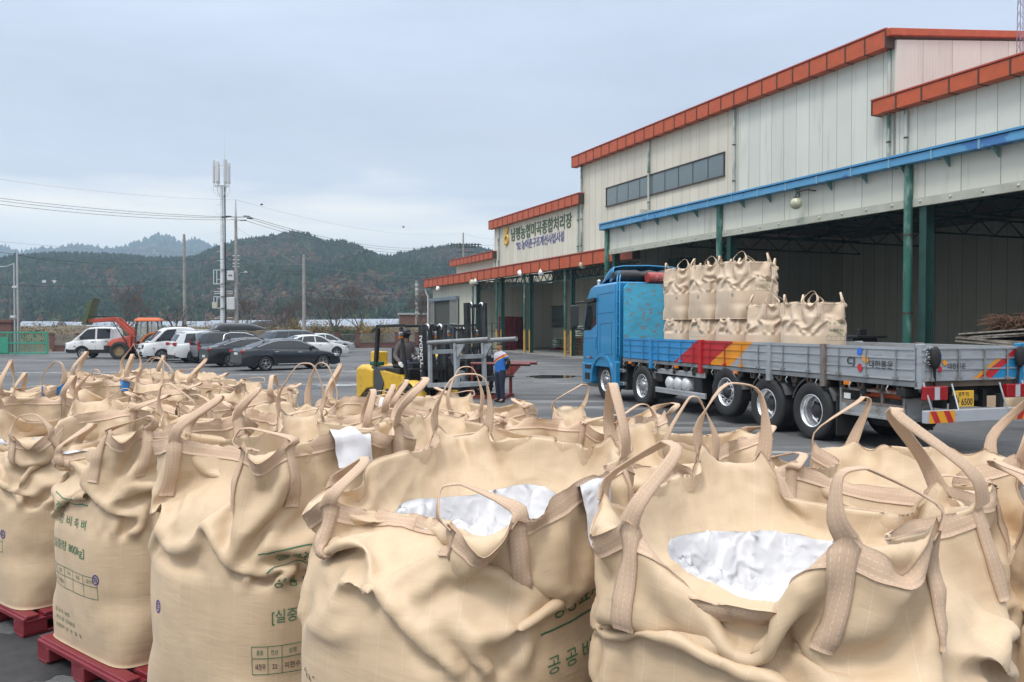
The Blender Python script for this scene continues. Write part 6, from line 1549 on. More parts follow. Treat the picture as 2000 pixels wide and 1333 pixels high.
mb = MB(); mb.box((-2.2, 0, .36), (.3, 1.62, .2)); mb.build('lower_bumper', BLKP, c_, bevel=.03); mb = MB(); mb.box((-1.78, 0, 1.70), (.34, 1.3, .06)); mb.build('spoiler', k['pm'], c_, bevel=.02)
for s in (1, -1): bar(c_, 'roof_rail', CHROME, [(-1.5, s * .66, 1.78), (-1.3, s * .66, 1.82), (.3, s * .66, 1.82), (.5, s * .66, 1.77)], .022)
# cab-forward light lorries: local front is +x
def cabvan(name, label, loc, rz, skirt, lampm, double=True, L=5.1):
    t, k = car(name, label, 'van', loc, rz, (.62, .63, .63), L, 1.74, 2.9, 1.08, .345, [(0, .72), (.9, .74), (L - 3.05, .76), (L - 3.0, 1.24), (L - 1.25, 1.16), (L - .42, 1.08), (L - .10, .98), (L, .60)],
               [(L - 3.0, 1.24), (L - 2.97, 1.86), (L - 2.8, 1.94), (L - 2.0, 1.97), (L - 1.42, 1.92), (L - 1.18, 1.78), (L - .42, 1.10)], [(L - 2.78, L - 1.98, L - 2.78, L - 1.98), (L - 1.86, L - .72, L - 1.86, L - 1.28)] if double else [(L - 1.95, L - .70, L - 1.9, L - 1.26)], (L - 1.12, L - .50), None, None, sill=.34, plan=(.97, .90), narrow=.86, metal=0, rough=.32, spokes=6, cladding=skirt, deck_crown=.02)
    for s in (1, -1):
        mb = MB(); mb.box((0, 0, 0), (.14, .26, .27)); o = mb.build('head_lamp', lampm, t, bevel=.05); o.location = (L / 2 - .09, s * .64, .86); o.rotation_euler = (0, 0, -s * .25)
        mb = MB(); mb.box((L / 2 - .95, s * 1.03, 1.30), (.10, .16, .26)); mb.beam((L / 2 - .95, s * .84, 1.18), (L / 2 - .95, s * 1.0, 1.24), .04, .04); mb.build('mirror', BLKP if not double else k['pm'], t, bevel=.03)
        mb = MB(); mb.box((L / 2 - .62, s * .872, .78), (.12, .02, .05)); mb.build('side_marker', AMBER, t)
    handles(t, k, (L - 1.75,) + ((L - 2.6,) if double else ()), BLKP); seams(t, k, (L - 1.92, L - .66) + ((L - 2.95,) if double else ()))
    mb = MB(); mb.box((L / 2 + .0, 0, .50), (.06, 1.5, .16)); mb.box((L / 2 - .005, 0, .76), (.05, .7, .07)); mb.build('grille', BLKP, t, bevel=.015); plate(t, L / 2 + .035, .52, .44, .12)
    # drop-side load bed
    mb = MB(); xl = -L / 2
    bl_ = L - 3.1
    for s in (1, -1): mb.box((xl + bl_ / 2, s * .84, .98), (bl_, .05, .40))
    mb.box((xl + .02, 0, .98), (.05, 1.7, .40)); mb.box((xl + bl_ / 2, 0, .79), (bl_, 1.66, .05)); mb.build('load_bed', k['pm'], t, bevel=.01)
    bar(t, 'wiper', BLKP, [(L / 2 - .40, .1, 1.12), (L / 2 - .62, .5, 1.35)], .012); bar(t, 'wiper', BLKP, [(L / 2 - .40, -.5, 1.12), (L / 2 - .62, -.1, 1.35)], .012)
    return t, k
L1 = 5.1; hd1 = R(184); cabvan('double_cab_truck', 'white double cab light lorry with dark lower trim beside the green gate', at_wheel(160, 700.5, L1 / 2 - 1.08, .87, hd1), hd1, .22, HEADL)
hd2 = R(216); cabvan('light_truck', 'white cab over light lorry between the tractor and the white high estate car', at_wheel(317, 706.5, L1 / 2 - 1.08, .87, hd2), hd2, None, mat('dark ringed lamp', (.10, .11, .12), .12, .3), False)
# ------------------------------------------------------------------ tractor with front loader
TRED = mat('faded tractor red', (.42, .055, .028), .4, var=.1, scale=2, dirt=(.18, .07, .05), dirt_amt=.5, dirt_scale=3, coat=.2); TOR = mat('orange tractor roof', (.55, .11, .018), .4, var=.08); MUD = mat('muddy rim', (.27, .19, .10), .8, var=.2, dirt=(.12, .09, .06), dirt_amt=.7, dirt_scale=6); DKIR = mat('greasy dark iron', (.022, .021, .02), .6, var=.3, scale=6); CABG = mat('pale cab glass', (.16, .20, .20), .08, spec=.6, trans=.0)
def lugwheel(t, x, y, r, w, rimr=.56, name='wheel', lugs=22):
    o = wheel(t, x, y, r, w, 0, rimr, name, MUD)
    mb = MB()
    for k in range(lugs):
        a = k * 2 * math.pi / lugs
        for s in (1, -1):
            a2 = a + (math.pi / lugs if s > 0 else 0); mb.beam((math.cos(a2) * r * .99, s * w * .46, math.sin(a2) * r * .99), (math.cos(a2 + .14) * r * 1.0, s * w * .03, math.sin(a2 + .14) * r * 1.0), w * .12, r * .10, up=(math.cos(a2), 0, math.sin(a2)))
    mb.build('tread', RUB, o)
    mb = MB(); mb.lathe([(0, w * .26), (r * .3, w * .26), (r * rimr * .9, w * .14), (r * rimr, w * .3)], axis='Y', n=24); mb.build('rim_disc', MUD, o); return o
thd = R(192); tg = at_wheel(233, 702.5, 1.05, .80, thd)
tr = thing('tractor', 'red tractor with orange cab roof and raised front loader', 'tractor', tg, thd)
for s in (1, -1): lugwheel(tr, 1.05, s * .72, .53, .36); lugwheel(tr, -1.05, s * .78, .78, .48)
mb = MB()
prof = [(0.15, .85, .36, 1.45), (.6, .80, .36, 1.44), (1.1, .78, .35, 1.38), (1.5, .78, .32, 1.27), (1.78, .82, .27, 1.12), (1.88, .86, .2, .98)]
rows = []
for x, z0, w, z1 in prof: rows.append([(x, w, z0), (x, w, z0 + (z1 - z0) * .7), (x, w * .8, z1 - .03), (x, w * .3, z1), (x, -w * .3, z1), (x, -w * .8, z1 - .03), (x, -w, z0 + (z1 - z0) * .7), (x, -w, z0)])
mb.grid(rows, True); mb.add(rows[-1], [tuple(range(8))]); mb.build('bonnet', TRED, tr, sharp=40)
mb = MB(); mb.box((1.80, 0, .93), (.12, .42, .34)); mb.build('grille', DKIR, tr, bevel=.03)
for s in (1, -1): mb = MB(); mb.box((1.80, s * .16, 1.07), (.10, .13, .10)); mb.build('head_lamp', mat('yellowed lamp', (.45, .36, .12), .2), tr, bevel=.02)
mb = MB(); mb.box((.4, 0, .68), (2.9, .42, .42)); mb.box((1.05, 0, .50), (.3, 1.2, .22)); mb.box((-1.05, 0, .78), (.4, 1.3, .35)); mb.box((1.95, 0, .68), (.25, .5, .35)); mb.build('chassis', DKIR, tr, bevel=.03)
cabp = {}
mb = MB()
for (x, z0, x2, z1) in ((.18, 1.0, .05, 2.36), (-.55, 1.2, -.55, 2.36), (-1.22, 1.35, -1.12, 2.36)):
    for s in (1, -1): mb.beam((x, s * .62, z0), (x2, s * .58, z1), .06, .07)
mb.build('cab_frame', DKIR, tr)
mb = MB()
for s in (1, -1): mb.add([(.15, s * .60, 1.1), (-.53, s * .60, 1.1), (-.53, s * .57, 2.34), (.06, s * .57, 2.34)], [(0, 1, 2, 3)]); mb.add([(-.57, s * .60, 1.35), (-1.2, s * .60, 1.45), (-1.11, s * .57, 2.34), (-.57, s * .57, 2.34)], [(0, 1, 2, 3)])
mb.add([(.17, .6, 1.2), (.17, -.6, 1.2), (.06, -.56, 2.34), (.06, .56, 2.34)], [(0, 1, 2, 3)]); mb.add([(-1.22, .6, 1.45), (-1.22, -.6, 1.45), (-1.12, -.56, 2.34), (-1.12, .56, 2.34)], [(0, 1, 2, 3)])
gm = bpy.data.materials.new('clear cab glass'); gm.use_nodes = True; gb = gm.node_tree.nodes['Principled BSDF']; gb.inputs['Base Color'].default_value = (.5, .6, .6, 1); gb.inputs['Roughness'].default_value = .05; gb.inputs['Alpha'].default_value = .32
mb.build('cab_glass', gm, tr)
mb = MB(); mb.box((-.53, 0, 2.42), (1.55, 1.34, .16), taper=(.94, .92)); mb.box((-.53, 0, 2.53), (1.3, 1.05, .08), taper=(.9, .9)); mb.build('cab_roof', TOR, tr, bevel=.04)
mb = MB(); mb.box((-.75, 0, 1.15), (.5, .5, .18)); mb.box((-.95, 0, 1.5), (.14, .48, .6)); mb.build('seat', BLKP, tr, bevel=.05)
mb = MB(); mb.lathe([(.17, -.015), (.2, 0), (.17, .015), (.15, 0), (.17, -.015)], n=18, M=Matrix.Translation((-.2, 0, 1.5)) @ Matrix.Rotation(R(-35), 4, 'Y')); mb.cyl((-.2, 0, 1.5), (.05, 0, 1.1), .025); mb.build('steering_wheel', DKIR, tr)
for s in (1, -1):
    mb = MB(); rows = [[(-1.05 + .90 * math.cos(a), s * y, .78 + .90 * math.sin(a)) for y in (.60, .80, 1.02)] for a in [R(12 + k * 13) for k in range(13)]]; mb.grid(rows); rows2 = [[(-1.05 + r_ * math.cos(a), s * 1.02, .78 + r_ * math.sin(a)) for r_ in (.90, .80)] for a in [R(12 + k * 13) for k in range(13)]]; mb.grid(rows2); mb.build('mudguard', TOR, tr)
    mb = MB(); mb.box((.55, s * .52, .95), (.22, .12, .9)); mb.beam((.55, s * .52, 1.35), (.35, s * .52, 1.55), .1, .2); mb.beam((.30, s * .52, 1.50), (1.35, s * .52, 2.50), .10, .24); mb.beam((1.30, s * .52, 2.50), (2.85, s * .52, 2.36), .10, .22); mb.build('loader_arm', TRED, tr, bevel=.015)
    mb = MB(); mb.cyl((.62, s * .55, .95), (1.0, s * .55, 1.55), .045); mb.cyl((1.0, s * .55, 1.55), (1.45, s * .55, 2.32), .028); mb.cyl((1.5, s * .55, 2.64), (2.2, s * .55, 2.66), .04); mb.cyl((2.2, s * .55, 2.66), (2.86, s * .55, 2.62), .025); mb.build('hydraulic_ram', DKIR, tr)
mb = MB(); mb.beam((1.32, -.52, 2.47), (1.32, .52, 2.47), .12, .12); mb.build('cross_tube', TRED, tr)
GRNB = mat('green bucket paint', (.06, .09, .035), .6, var=.2, dirt=(.14, .09, .05), dirt_amt=.8, dirt_scale=4)
mb = MB(); Mb = Matrix.Translation((2.95, 0, 2.25)) @ Matrix.Rotation(R(-16), 4, 'Y')
mb.box((0, 0, .75), (.06, 1.5, 1.7), M=Mb)
for y in (-.72, -.25, .25, .72): mb.box((.10, y, .6), (.2, .06, 1.5), M=Mb)
for z in (0, .4, .8): mb.box((.10, 0, z), (.16, 1.5, .06), M=Mb)
mb.build('loader_fork', GRNB, tr, bevel=.01)
mb = MB(); mb.cyl((.35, -.38, 1.4), (.35, -.38, 2.2), .04); mb.build('exhaust', DKIR, tr); mb = MB(); mb.beam((-1.3, .3, 2.1), (-2.0, .3, 1.7), .05, .08); mb.beam((-1.3, -.3, 2.1), (-2.0, -.3, 1.7), .05, .08); mb.box((-1.5, 0, .8), (.6, .8, .12)); mb.build('rear_linkage', mat('pale green linkage', (.16, .24, .20), .5), tr)
# ------------------------------------------------------------------ the blue cargo lorry: local x from the tail towards the cab, y towards the camera side
TB_ = mat('lorry blue', (.018, .225, .455), .32, .1, var=.05, scale=1.5, coat=.5); TBD = mat('chipped blue board', (.028, .215, .45), .5, var=.12, scale=3, dirt=(.20, .17, .13), dirt_amt=.45, dirt_scale=7, dirt_lo=.58, dirt_hi=.68)
HB = mat('battered headboard', (.06, .35, .52), .55, var=.18, scale=2.5, dirt=(.19, .18, .15), dirt_amt=.8, dirt_scale=7.0, stretch=(1, .7, 1.6), dirt_lo=.535, dirt_hi=.60)
ALU = mat('scuffed aluminium board', (.335, .36, .385), .45, .25, var=.12, scale=2, dirt=(.17, .16, .15), dirt_amt=.5, dirt_scale=3.5, stretch=(.5, 1, 2.5)); RUSTP = mat('rusty stake', (.19, .165, .15), .7, .2, var=.2, dirt=(.10, .045, .02), dirt_amt=.9, dirt_scale=6)
STR = mat('red stripe paint', (.40, .018, .022), .45, var=.1, scale=3); STO = mat('orange stripe paint', (.62, .24, .015), .45, var=.1, scale=3); CHAS = mat('chassis black', (.012, .012, .013), .65, var=.3, scale=5); DUSTY = mat('dusty black plastic', (.035, .036, .038), .6)
THD = R(90) + R(19.4); TRL = G(1577, 859); td_ = Vector((math.cos(THD), math.sin(THD), 0)); tn_ = Vector((-td_.y, td_.x, 0))
ORG = TRL - td_ * 2.48 - tn_ * 1.20
lorry = thing('cargo_lorry', 'long blue five axle cargo lorry with silver drop sides loaded with bulk bags', 'lorry', ORG, THD)
AX = [2.48, 3.83, 5.26, 9.07, 11.25]; BL = 10.18; HWB = 1.09; Z0, Z1 = 1.24, 1.78
# wheels
def lorry_wheel(x, y, lift, drive):
    s = 1 if y > 0 else -1; r = .535; w = .30
    t = bpy.data.objects.new('wheel', None); COL.objects.link(t); t.parent = lorry; t.location = (x, y, r + lift)
    mb = MB(); mb.lathe([(.30, -.14), (.42, -.15), (.50, -.145), (r, -.11), (r, .11), (.505, .145), (.46, .152), (.40, .15), (.315, .14), (.30, .12)], axis='Y', n=48)
    mb.build('tyre', RUB, t)
    mb = MB()
    for k in range(60):
        a = k * 2 * math.pi / 60
        for yy in (-.075, 0, .075): mb.box((0, 0, 0), (.045, .05, .008), M=Matrix.Rotation(-a + (.05 if yy == 0 else 0), 4, 'Y') @ Matrix.Translation((0, yy, r + .002)))
    mb.build('tread', RUB, t)
    rm = MB(); rm.lathe([(.315, .135), (.305, .145), (.29, .14), (.285, .06), (.27, .03)], axis='Y', n=40)
    if drive: rm.lathe([(.27, .03), (.265, -.05), (.24, -.09), (.17, -.10), (.15, -.06)], axis='Y', n=40)
    else: rm.lathe([(.27, .03), (.25, .075), (.20, .105), (.15, .11), (.14, .08)], axis='Y', n=40)
    rm.build('rim', mat('polished lorry rim', (.66, .67, .68), .26, .75, var=.1, scale=4), t)
    hl = MB()
    for k in range(10):
        a = k * 2 * math.pi / 10; rr_ = .215; yy = -.088 if drive else .098
        hl.cyl((rr_ * math.cos(a), yy - .02, rr_ * math.sin(a)), (rr_ * math.cos(a), yy + .006, rr_ * math.sin(a)), .030, n=10)
    hl.build('vent_hole', CHAS, t)
    hb = MB()
    if drive: hb.lathe([(.15, -.08), (.14, .02), (.11, .05), (0, .06)], axis='Y', n=20)
    else: hb.lathe([(.145, .09), (.13, .13), (.10, .155), (0, .165)], axis='Y', n=20)
    for k in range(10):
        a = (k + .5) * 2 * math.pi / 10; yy = -.09 if drive else .10; hb.cyl((.165 * math.cos(a), yy, .165 * math.sin(a)), (.165 * math.cos(a), yy + .05, .165 * math.sin(a)), .016, n=6)
    hb.build('hub', mat('greasy hub', (.03, .03, .032), .5, .3) if x < 6 else mat('bright hub', (.35, .35, .36), .3, .7), t)
    if s < 0: t.rotation_euler = (0, 0, math.pi)
for i, x in enumerate(AX):
    for s in (1, -1): lorry_wheel(x, s * .98, .14 if i == 2 else 0, i < 2)
    if i < 2:
        for s in (1, -1):
            mb = MB(); mb.lathe([(.3, -.14), (.535, -.11), (.535, .11), (.3, .14)], axis='Y', n=40, c=(x, s * .72, .535)); mb.build('inner_tyre', RUB, lorry)
    mb = MB(); mb.cyl((x, -.95, .53), (x, .95, .53), .08); mb.build('axle', CHAS, lorry)
mb = MB()
for s in (1, -1): mb.box((5.4, s * .43, .93), (10.6, .09, .30))
for x in np.arange(.3, 10.4, .9): mb.box((x, 0, 1.03), (.10, 2.2, .16))
mb.build('chassis', CHAS, lorry)
# load floor and drop sides
mb = MB(); mb.box((BL / 2, 0, 1.19), (BL, 2 * HWB - .06, .09)); mb.build('load_floor', mat('wooden load floor', (.10, .075, .055), .85, var=.2), lorry)
def side_board(s):
    """boards of one side: near the cab blue with a red and an orange band, the rest silver"""
    y = s * HWB
    # colour bands follow slanted lines on the boards themselves
    segs = [(0.02, 2.62, ALU), (2.70, 5.10, ALU), (5.18, 7.62, ALU), (7.70, 10.24, TBD)]
    grp = bpy.data.objects.new('side_board', None); COL.objects.link(grp); grp.parent = lorry
    def slant(xa, z): return xa + (z - Z0) * 1.15   # a band edge: x grows (towards the cab) as it goes down
    edges = [5.62, 6.30, 7.95]                      # silver | orange | red | blue at the top edge, falling towards the cab... 
    dx = 1.05
    def poly(m, xa_top, xb_top, xlo, xhi):
        pass
    hgt = Z1 - Z0
    def band(name, m, t0, b0, t1, b1):
        mb = MB(); mb.prism([(b0, Z0), (b1, Z0), (t1, Z1), (t0, Z1)], y - s * .02, y + s * .02); mb.build(name, m, grp)
    band('silver_boards', ALU, 0.02, 0.02, 4.30, 5.12)
    band('orange_band', STO, 4.303, 5.123, 4.97, 5.97); band('red_band', STR, 4.973, 5.973, 6.40, 7.46); band('blue_boards', TBD, 6.403, 7.463, 10.12, 10.12)
    cols_ = lambda x: ALU if x < 5.5 else STO if x < 6.2 else STR if x < 7.9 else TBD
    # pressed rails along the boards in the paint of each band, stakes, catches
    eds = [(4.30, 5.12), (4.97, 5.97), (6.40, 7.46)]; ms_ = [mat('board rail', (.36, .38, .40), .45, .3, var=.15, scale=1), STO, STR, TBD]; rails = [MB() for _ in range(4)]
    for z in (Z0 + .02, Z0 + .19, Z0 + .36, Z1 - .02):
        q = (z - Z0) / hgt; xs_ = [.05] + [b_ + (t_ - b_) * q for t_, b_ in eds] + [BL - .05]
        for i in range(4): rails[i].box(((xs_[i] + xs_[i + 1]) / 2, y + s * .026, z), (xs_[i + 1] - xs_[i] - .004, .016, .022 if z < Z1 - .1 else .05))
    for r_, m_ in zip(rails, ms_): r_.build('board_rail', m_, grp)
    for x0, x1 in ((0.1, 2.08), (2.2, 3.67), (3.79, 6.19), (6.31, 8.51), (8.63, 10.1)):
        n = max(2, round((x1 - x0) / .6))
        for i in range(n):
            x = x0 + (x1 - x0) * (i + .5) / n; mb = MB(); mb.cyl((x, y + s * .045, Z0 + .04), (x, y + s * .045, Z1 - .04), .012, n=6); mb.box((x, y + s * .045, Z0 + .03), (.09, .05, .05)); mb.build('catch_rod', mat('catch steel', (.26, .27, .27), .5, .5, var=.2, dirt=(.09, .05, .03), dirt_amt=.6, dirt_scale=9) if x < 4.6 else STR if 5.2 < x < 6.9 else STO if x <= 5.2 else TBD, grp)
    for x, m_ in ((2.14, RUSTP), (3.73, ALU), (6.25, STR), (8.57, TBD)):
        mb = MB(); mb.box((x, y + s * .02, (Z0 + Z1) / 2 - .1), (.12, .12, Z1 - Z0 + .24)); mb.build('stake', m_, grp, bevel=.01)
    mb = MB(); mb.box((BL / 2, y - s * .03, Z0 - .05), (BL, .10, .08)); mb.build('side_rail', mat('side rail', (.20, .21, .22), .5, .2, var=.2), grp)
    for x in np.arange(.35, 10.2, .44):
        mb = MB(); mb.box((x - .05, y - s * .0, Z0 - .15), (.03, .06, .10)); mb.box((x + .05, y, Z0 - .15), (.03, .06, .10)); mb.box((x, y, Z0 - .19), (.13, .06, .03)); mb.build('hinge', mat('rusty hinge', (.06, .045, .035), .7, .3, var=.3), grp)
    for x in np.arange(.6, 10.2, .86): mb = MB(); mb.tube([(x, y + s * .03, Z0 - .1), (x, y + s * .07, Z0 - .16), (x, y + s * .03, Z0 - .22)], .012, 5); mb.build('rope_hook', GALV, grp)
    for x in (1.55, 4.9, 7.35, 9.75): mb = MB(); mb.box((x, y + s * .02, Z0 - .12), (.16, .05, .07)); mb.build('marker_lamp', AMBER, grp, bevel=.01)
    return grp
side_board(1); side_board(-1)
# splattered blue scuffs on the silver boards
# tailgate
mb = MB(); mb.box((-.0, 0, (Z0 + Z1) / 2), (.045, 2 * HWB - .12, Z1 - Z0)); tg_ = mb.build('tailgate', ALU, lorry)
mb = MB()
for z in (Z0 + .02, Z0 + .19, Z0 + .36, Z1 - .02): mb.box((-.028, 0, z), (.016, 2 * HWB - .16, .022))
mb.build('board_rail', mat('board rail', (.36, .38, .40)), tg_)
for y in (-.75, -.25, .3, .85): mb = MB(); mb.cyl((-.05, y, Z0 + .02), (-.05, y, Z1 - .03), .014, n=6); mb.box((-.05, y, Z0 + .03), (.05, .09, .05)); mb.build('catch_rod', mat('catch steel', (.26, .27, .27)), tg_)
yR = -HWB + .06
mb = MB(); mb.add([(-.026, yR, Z0 + .02), (-.026, yR + .62, Z0 + .02), (-.026, yR, Z1 - .06)], [(0, 1, 2)]); mb.build('blue_corner', TB_, tg_)
mb = MB(); mb.add([(-.027, yR + .63, Z0 + .01), (-.027, yR + .92, Z0 + .01), (-.027, yR + .04, Z1 - .0), (-.027, yR, Z1 - .0), (-.027, yR, Z1 - .05)], [(0, 1, 2, 3, 4)]); mb.build('red_band', STR, tg_)
mb = MB(); mb.add([(-.028, yR + .93, Z0 + .01), (-.028, yR + 1.04, Z0 + .01), (-.028, yR + .46, Z0 + .37), (-.028, yR + .42, Z0 + .33)], [(0, 1, 2, 3)]); mb.build('orange_band', STO, tg_)
for s in (1, -1):
    mb = MB(); mb.box((.0, s * (HWB - .03), 1.48), (.12, .10, .72)); mb.build('corner_post', ALU if s > 0 else TB_, lorry, bevel=.01)
    mb = MB(); mb.cyl((-.07, s * (HWB - .03), 1.10), (-.02, s * (HWB - .03), 1.10), .05, n=12); mb.build('buffer', BLKP, lorry)
# lettering and the three petals
LBK = mat('black lettering', (.02, .02, .025), .5); PB, PO, PR = mat('petal blue', (.03, .14, .60), .45), mat('petal orange', (.70, .26, .02), .45), mat('petal red', (.48, .02, .03), .45)
def logo(M, parent, cj=True, k=1.0):
    mb = MB()
    if cj: flat_text(mb, 'CJ', M @ Matrix.Translation((-.36 * k, 0, 0)), .20 * k, .22 * k, bold=.015)
    flat_text(mb, '대한통운', M @ Matrix.Translation((.46 * k, -.02, 0)), .17 * k, .62 * k, bold=.012); mb.build('lettering', LBK, parent, fix=False)
    for (cx, cy, rot, m) in ((-.13, .20, -30, PB), (.07, .05, 60, PO), (-.10, -.13, 10, PR)):
        mb = MB(); P = []
        for i in range(26):
            a = 2 * math.pi * i / 26; r_ = .062 * (1 + .25 * math.cos(a)) ; x, y = r_ * math.cos(a) * 1.35, r_ * math.sin(a); cr, sr = math.cos(R(rot + 90)), math.sin(R(rot + 90)); P.append((cx * k + (x * cr - y * sr) * k, cy * k + (x * sr + y * cr) * k, 0))
        mb.add(P, [tuple(range(26))], False, M); mb.build('petal', m, parent, fix=False)
MS = Matrix.Translation((1.15, HWB + .0365, 1.50)) @ Matrix(((-1, 0, 0, 0), (0, 0, 1, 0), (0, 1, 0, 0), (0, 0, 0, 1)))
logo(MS, [o for o in lorry.children if o.name.startswith('side_board')][0], True, .85)
MT = Matrix.Translation((-.0375, .62, 1.50)) @ Matrix(((0, 0, -1, 0), (-1, 0, 0, 0), (0, 1, 0, 0), (0, 0, 0, 1)))
logo(MT, tg_, True, .62)
# headboard behind the cab
mb = MB(); hbz = 3.28
pts = [(-HWB + .02, Z0), (HWB - .02, Z0), (HWB - .02, hbz - .12), (HWB - .14, hbz), (-HWB + .14, hbz), (-HWB + .02, hbz - .12)]
mb.prism(pts, BL + .0, BL + .05, plane='YZ'); hbo = mb.build('headboard', HB, lorry, bevel=.012)
mb = MB()
for y in (-.25,): mb.box((BL - .03, y, (Z0 + hbz) / 2), (.06, .15, hbz - Z0 - .1))
mb.build('headboard_rib', mat('rib worn grey', (.12, .15, .165), .6, var=.25, scale=5), hbo)
# cab
CF = 12.6
prof = [(CF - 2.15, .95), (CF - .02, .95), (CF + .02, 1.4), (CF - .03, 2.0), (CF - .28, 2.95), (CF - .50, 3.22), (CF - .75, 3.30), (CF - 2.15, 3.34)]
def cabrow(x0, x1): pass
mb = MB(); rows = []
for f, w in ((-1, .0), (-.985, .03), (-.9, .0)): pass
hw_ = 1.22
outline = prof
ys = [-hw_, -hw_ + .03, -hw_ + .10, 0, hw_ - .10, hw_ - .03, hw_]
for y in ys:
    sh = 0 if abs(y) < hw_ - .05 else (.03 if abs(y) < hw_ - .01 else .09)
    cx, cz = CF - 1.1, 2.1
    rows.append([(cx + (px - cx) * (1 - sh * (.5 if px > cx else .15)), y, cz + (pz - cz) * (1 - sh * (.6 if pz > cz else 0))) for px, pz in outline])
mb.grid(rows, True, True); mb.add(rows[0], [tuple(range(len(outline)))]); mb.add(rows[-1], [tuple(range(len(outline)))])
cabo = mb.build('cab', TB_, lorry, bevel=.03, sharp=45)
mb = MB(); mb.add([(CF + .022 - .02, s, z) for s, z in ((-1.02, 2.05), (1.02, 2.05))] + [(CF - .245, 1.0, 2.90), (CF - .245, -1.0, 2.90)], [(0, 1, 2, 3)], False, Matrix.Translation((.012, 0, 0))); mb.build('windscreen', GLASS, lorry)
ydoor = hw_ + .004
for s in (1, -1):
    # side glass with raked lower edge, pillar, door lines
    mb = MB(); mb.prism([(CF - .10, 1.98), (CF - .34, 2.80), (CF - .95, 2.84), (CF - .95, 2.16), (CF - .55, 1.98)][::1], s * (ydoor - .03), s * (ydoor + .004)); mb.build('side_window', GLASS, lorry, bevel=.01)
    mb = MB(); mb.prism([(CF - .30, 2.88), (CF - .98, 2.93), (CF - .98, 2.83), (CF - .3, 2.77)], s * (ydoor), s * (ydoor + .09)); mb.build('rain_visor', BLKP, lorry, bevel=.02)
    mb = MB()
    for a, b in (((CF - 1.04, 1.15), (CF - 1.04, 3.02)), ((CF - .07, 1.15), (CF - 1.04, 1.15)), ((CF - .1, 1.72), (CF - 1.04, 1.78)), ((CF - 1.04, 2.45), (CF - 2.1, 2.5)), ((CF - 1.08, 3.0), (CF - 2.1, 3.05)), ((CF - 2.02, 1.3), (CF - 1.2, 1.3)), ((CF - 1.2, 1.3), (CF - 1.2, 2.15)), ((CF - 1.2, 2.15), (CF - 1.95, 2.2)), ((CF - 1.95, 2.2), (CF - 1.95, 1.3))):
        mb.beam((a[0], s * (ydoor - .004), a[1]), (b[0], s * (ydoor - .004), b[1]), .012, .012, up=(0, 1, 0))
    mb.build('door_gap', mat('dark blue gap', (.008, .05, .11), .6), lorry)
    mb = MB(); mb.box((CF - .92, s * (ydoor + .012), 1.62), (.06, .03, .34)); mb.build('door_handle', TB_, lorry, bevel=.012)
    # wheel arch, steps and bumper corner
    ax = AX[4]
    for nm, r0, r1, m in (('wheel_arch', .66, .76, TB_),):
        g = []
        for k in range(17):
            a = math.pi * (k / 16) * 1.06 - .1; g.append([(ax + r0 * math.cos(a), s * (hw_ - .14), .55 + r0 * math.sin(a)), (ax + r0 * math.cos(a), s * (hw_ + .03), .55 + r0 * math.sin(a)), (ax + r1 * math.cos(a), s * (hw_ + .035), .55 + r1 * math.sin(a)), (ax + r1 * math.cos(a), s * (hw_ - .03), .55 + r1 * math.sin(a))])
        mb = MB(); mb.grid(g, True); mb.build(nm, m, lorry, sharp=40)
    mb = MB(); mb.box((CF - .32, s * (hw_ - .16), .72), (.72, .34, .62)); mb.build('bumper_corner', TB_, lorry, bevel=.05)
    mb = MB(); mb.box((CF - .42, s * (hw_ + .012), .62), (.42, .02, .20)); mb.box((CF - .42, s * (hw_ + .012), .90), (.42, .02, .12)); mb.build('cab_step', CHAS, lorry)
    mb = MB(); mb.prism([(ax - .92, .35), (ax - .68, .35), (ax - .66, .95), (ax - .80, 1.15), (ax - .92, 1.1)], s * (hw_ - .10), s * (hw_ + .02)); mb.build('front_mudguard', TB_, lorry, bevel=.03)
    # mirror
    mb = MB(); mb.box((CF + .12, s * (hw_ + .24), 2.36), (.16, .22, .74)); mb.build('mirror', BLKP, lorry, bevel=.06)
    mb = MB(); mb.box((CF + .115 - .106, s * (hw_ + .24), 2.40), (.006, .21, .60)); mb.build('mirror_glass', mat('mirror glass', (.05, .055, .06), .08), lorry)
    mb = MB(); mb.tube([(CF - .15, s * hw_, 2.82), (CF + .05, s * (hw_ + .2), 2.80)], .03); mb.tube([(CF - .05, s * hw_, 1.98), (CF + .05, s * (hw_ + .2), 2.02)], .03); mb.build('mirror_arm', BLKP, lorry)
    mb = MB(); mb.box((CF - .58, s * (hw_ + .006), 1.18), (.13, .012, .05)); mb.build('side_marker', TAIL, lorry)
    mb = MB(); flat_text(mb, 'H-540', Matrix.Translation((CF - .35, s * (hw_ + .004), 1.18)) @ Matrix(((-s, 0, 0, 0), (0, 0, s, 0), (0, 1, 0, 0), (0, 0, 0, 1))), .07); mb.build('lettering', PLATE, lorry, fix=False)
mb = MB(); mb.box((CF - 1.0, 0, .78), (2.2, 1.9, .4)); mb.build('cab_underside', CHAS, lorry)
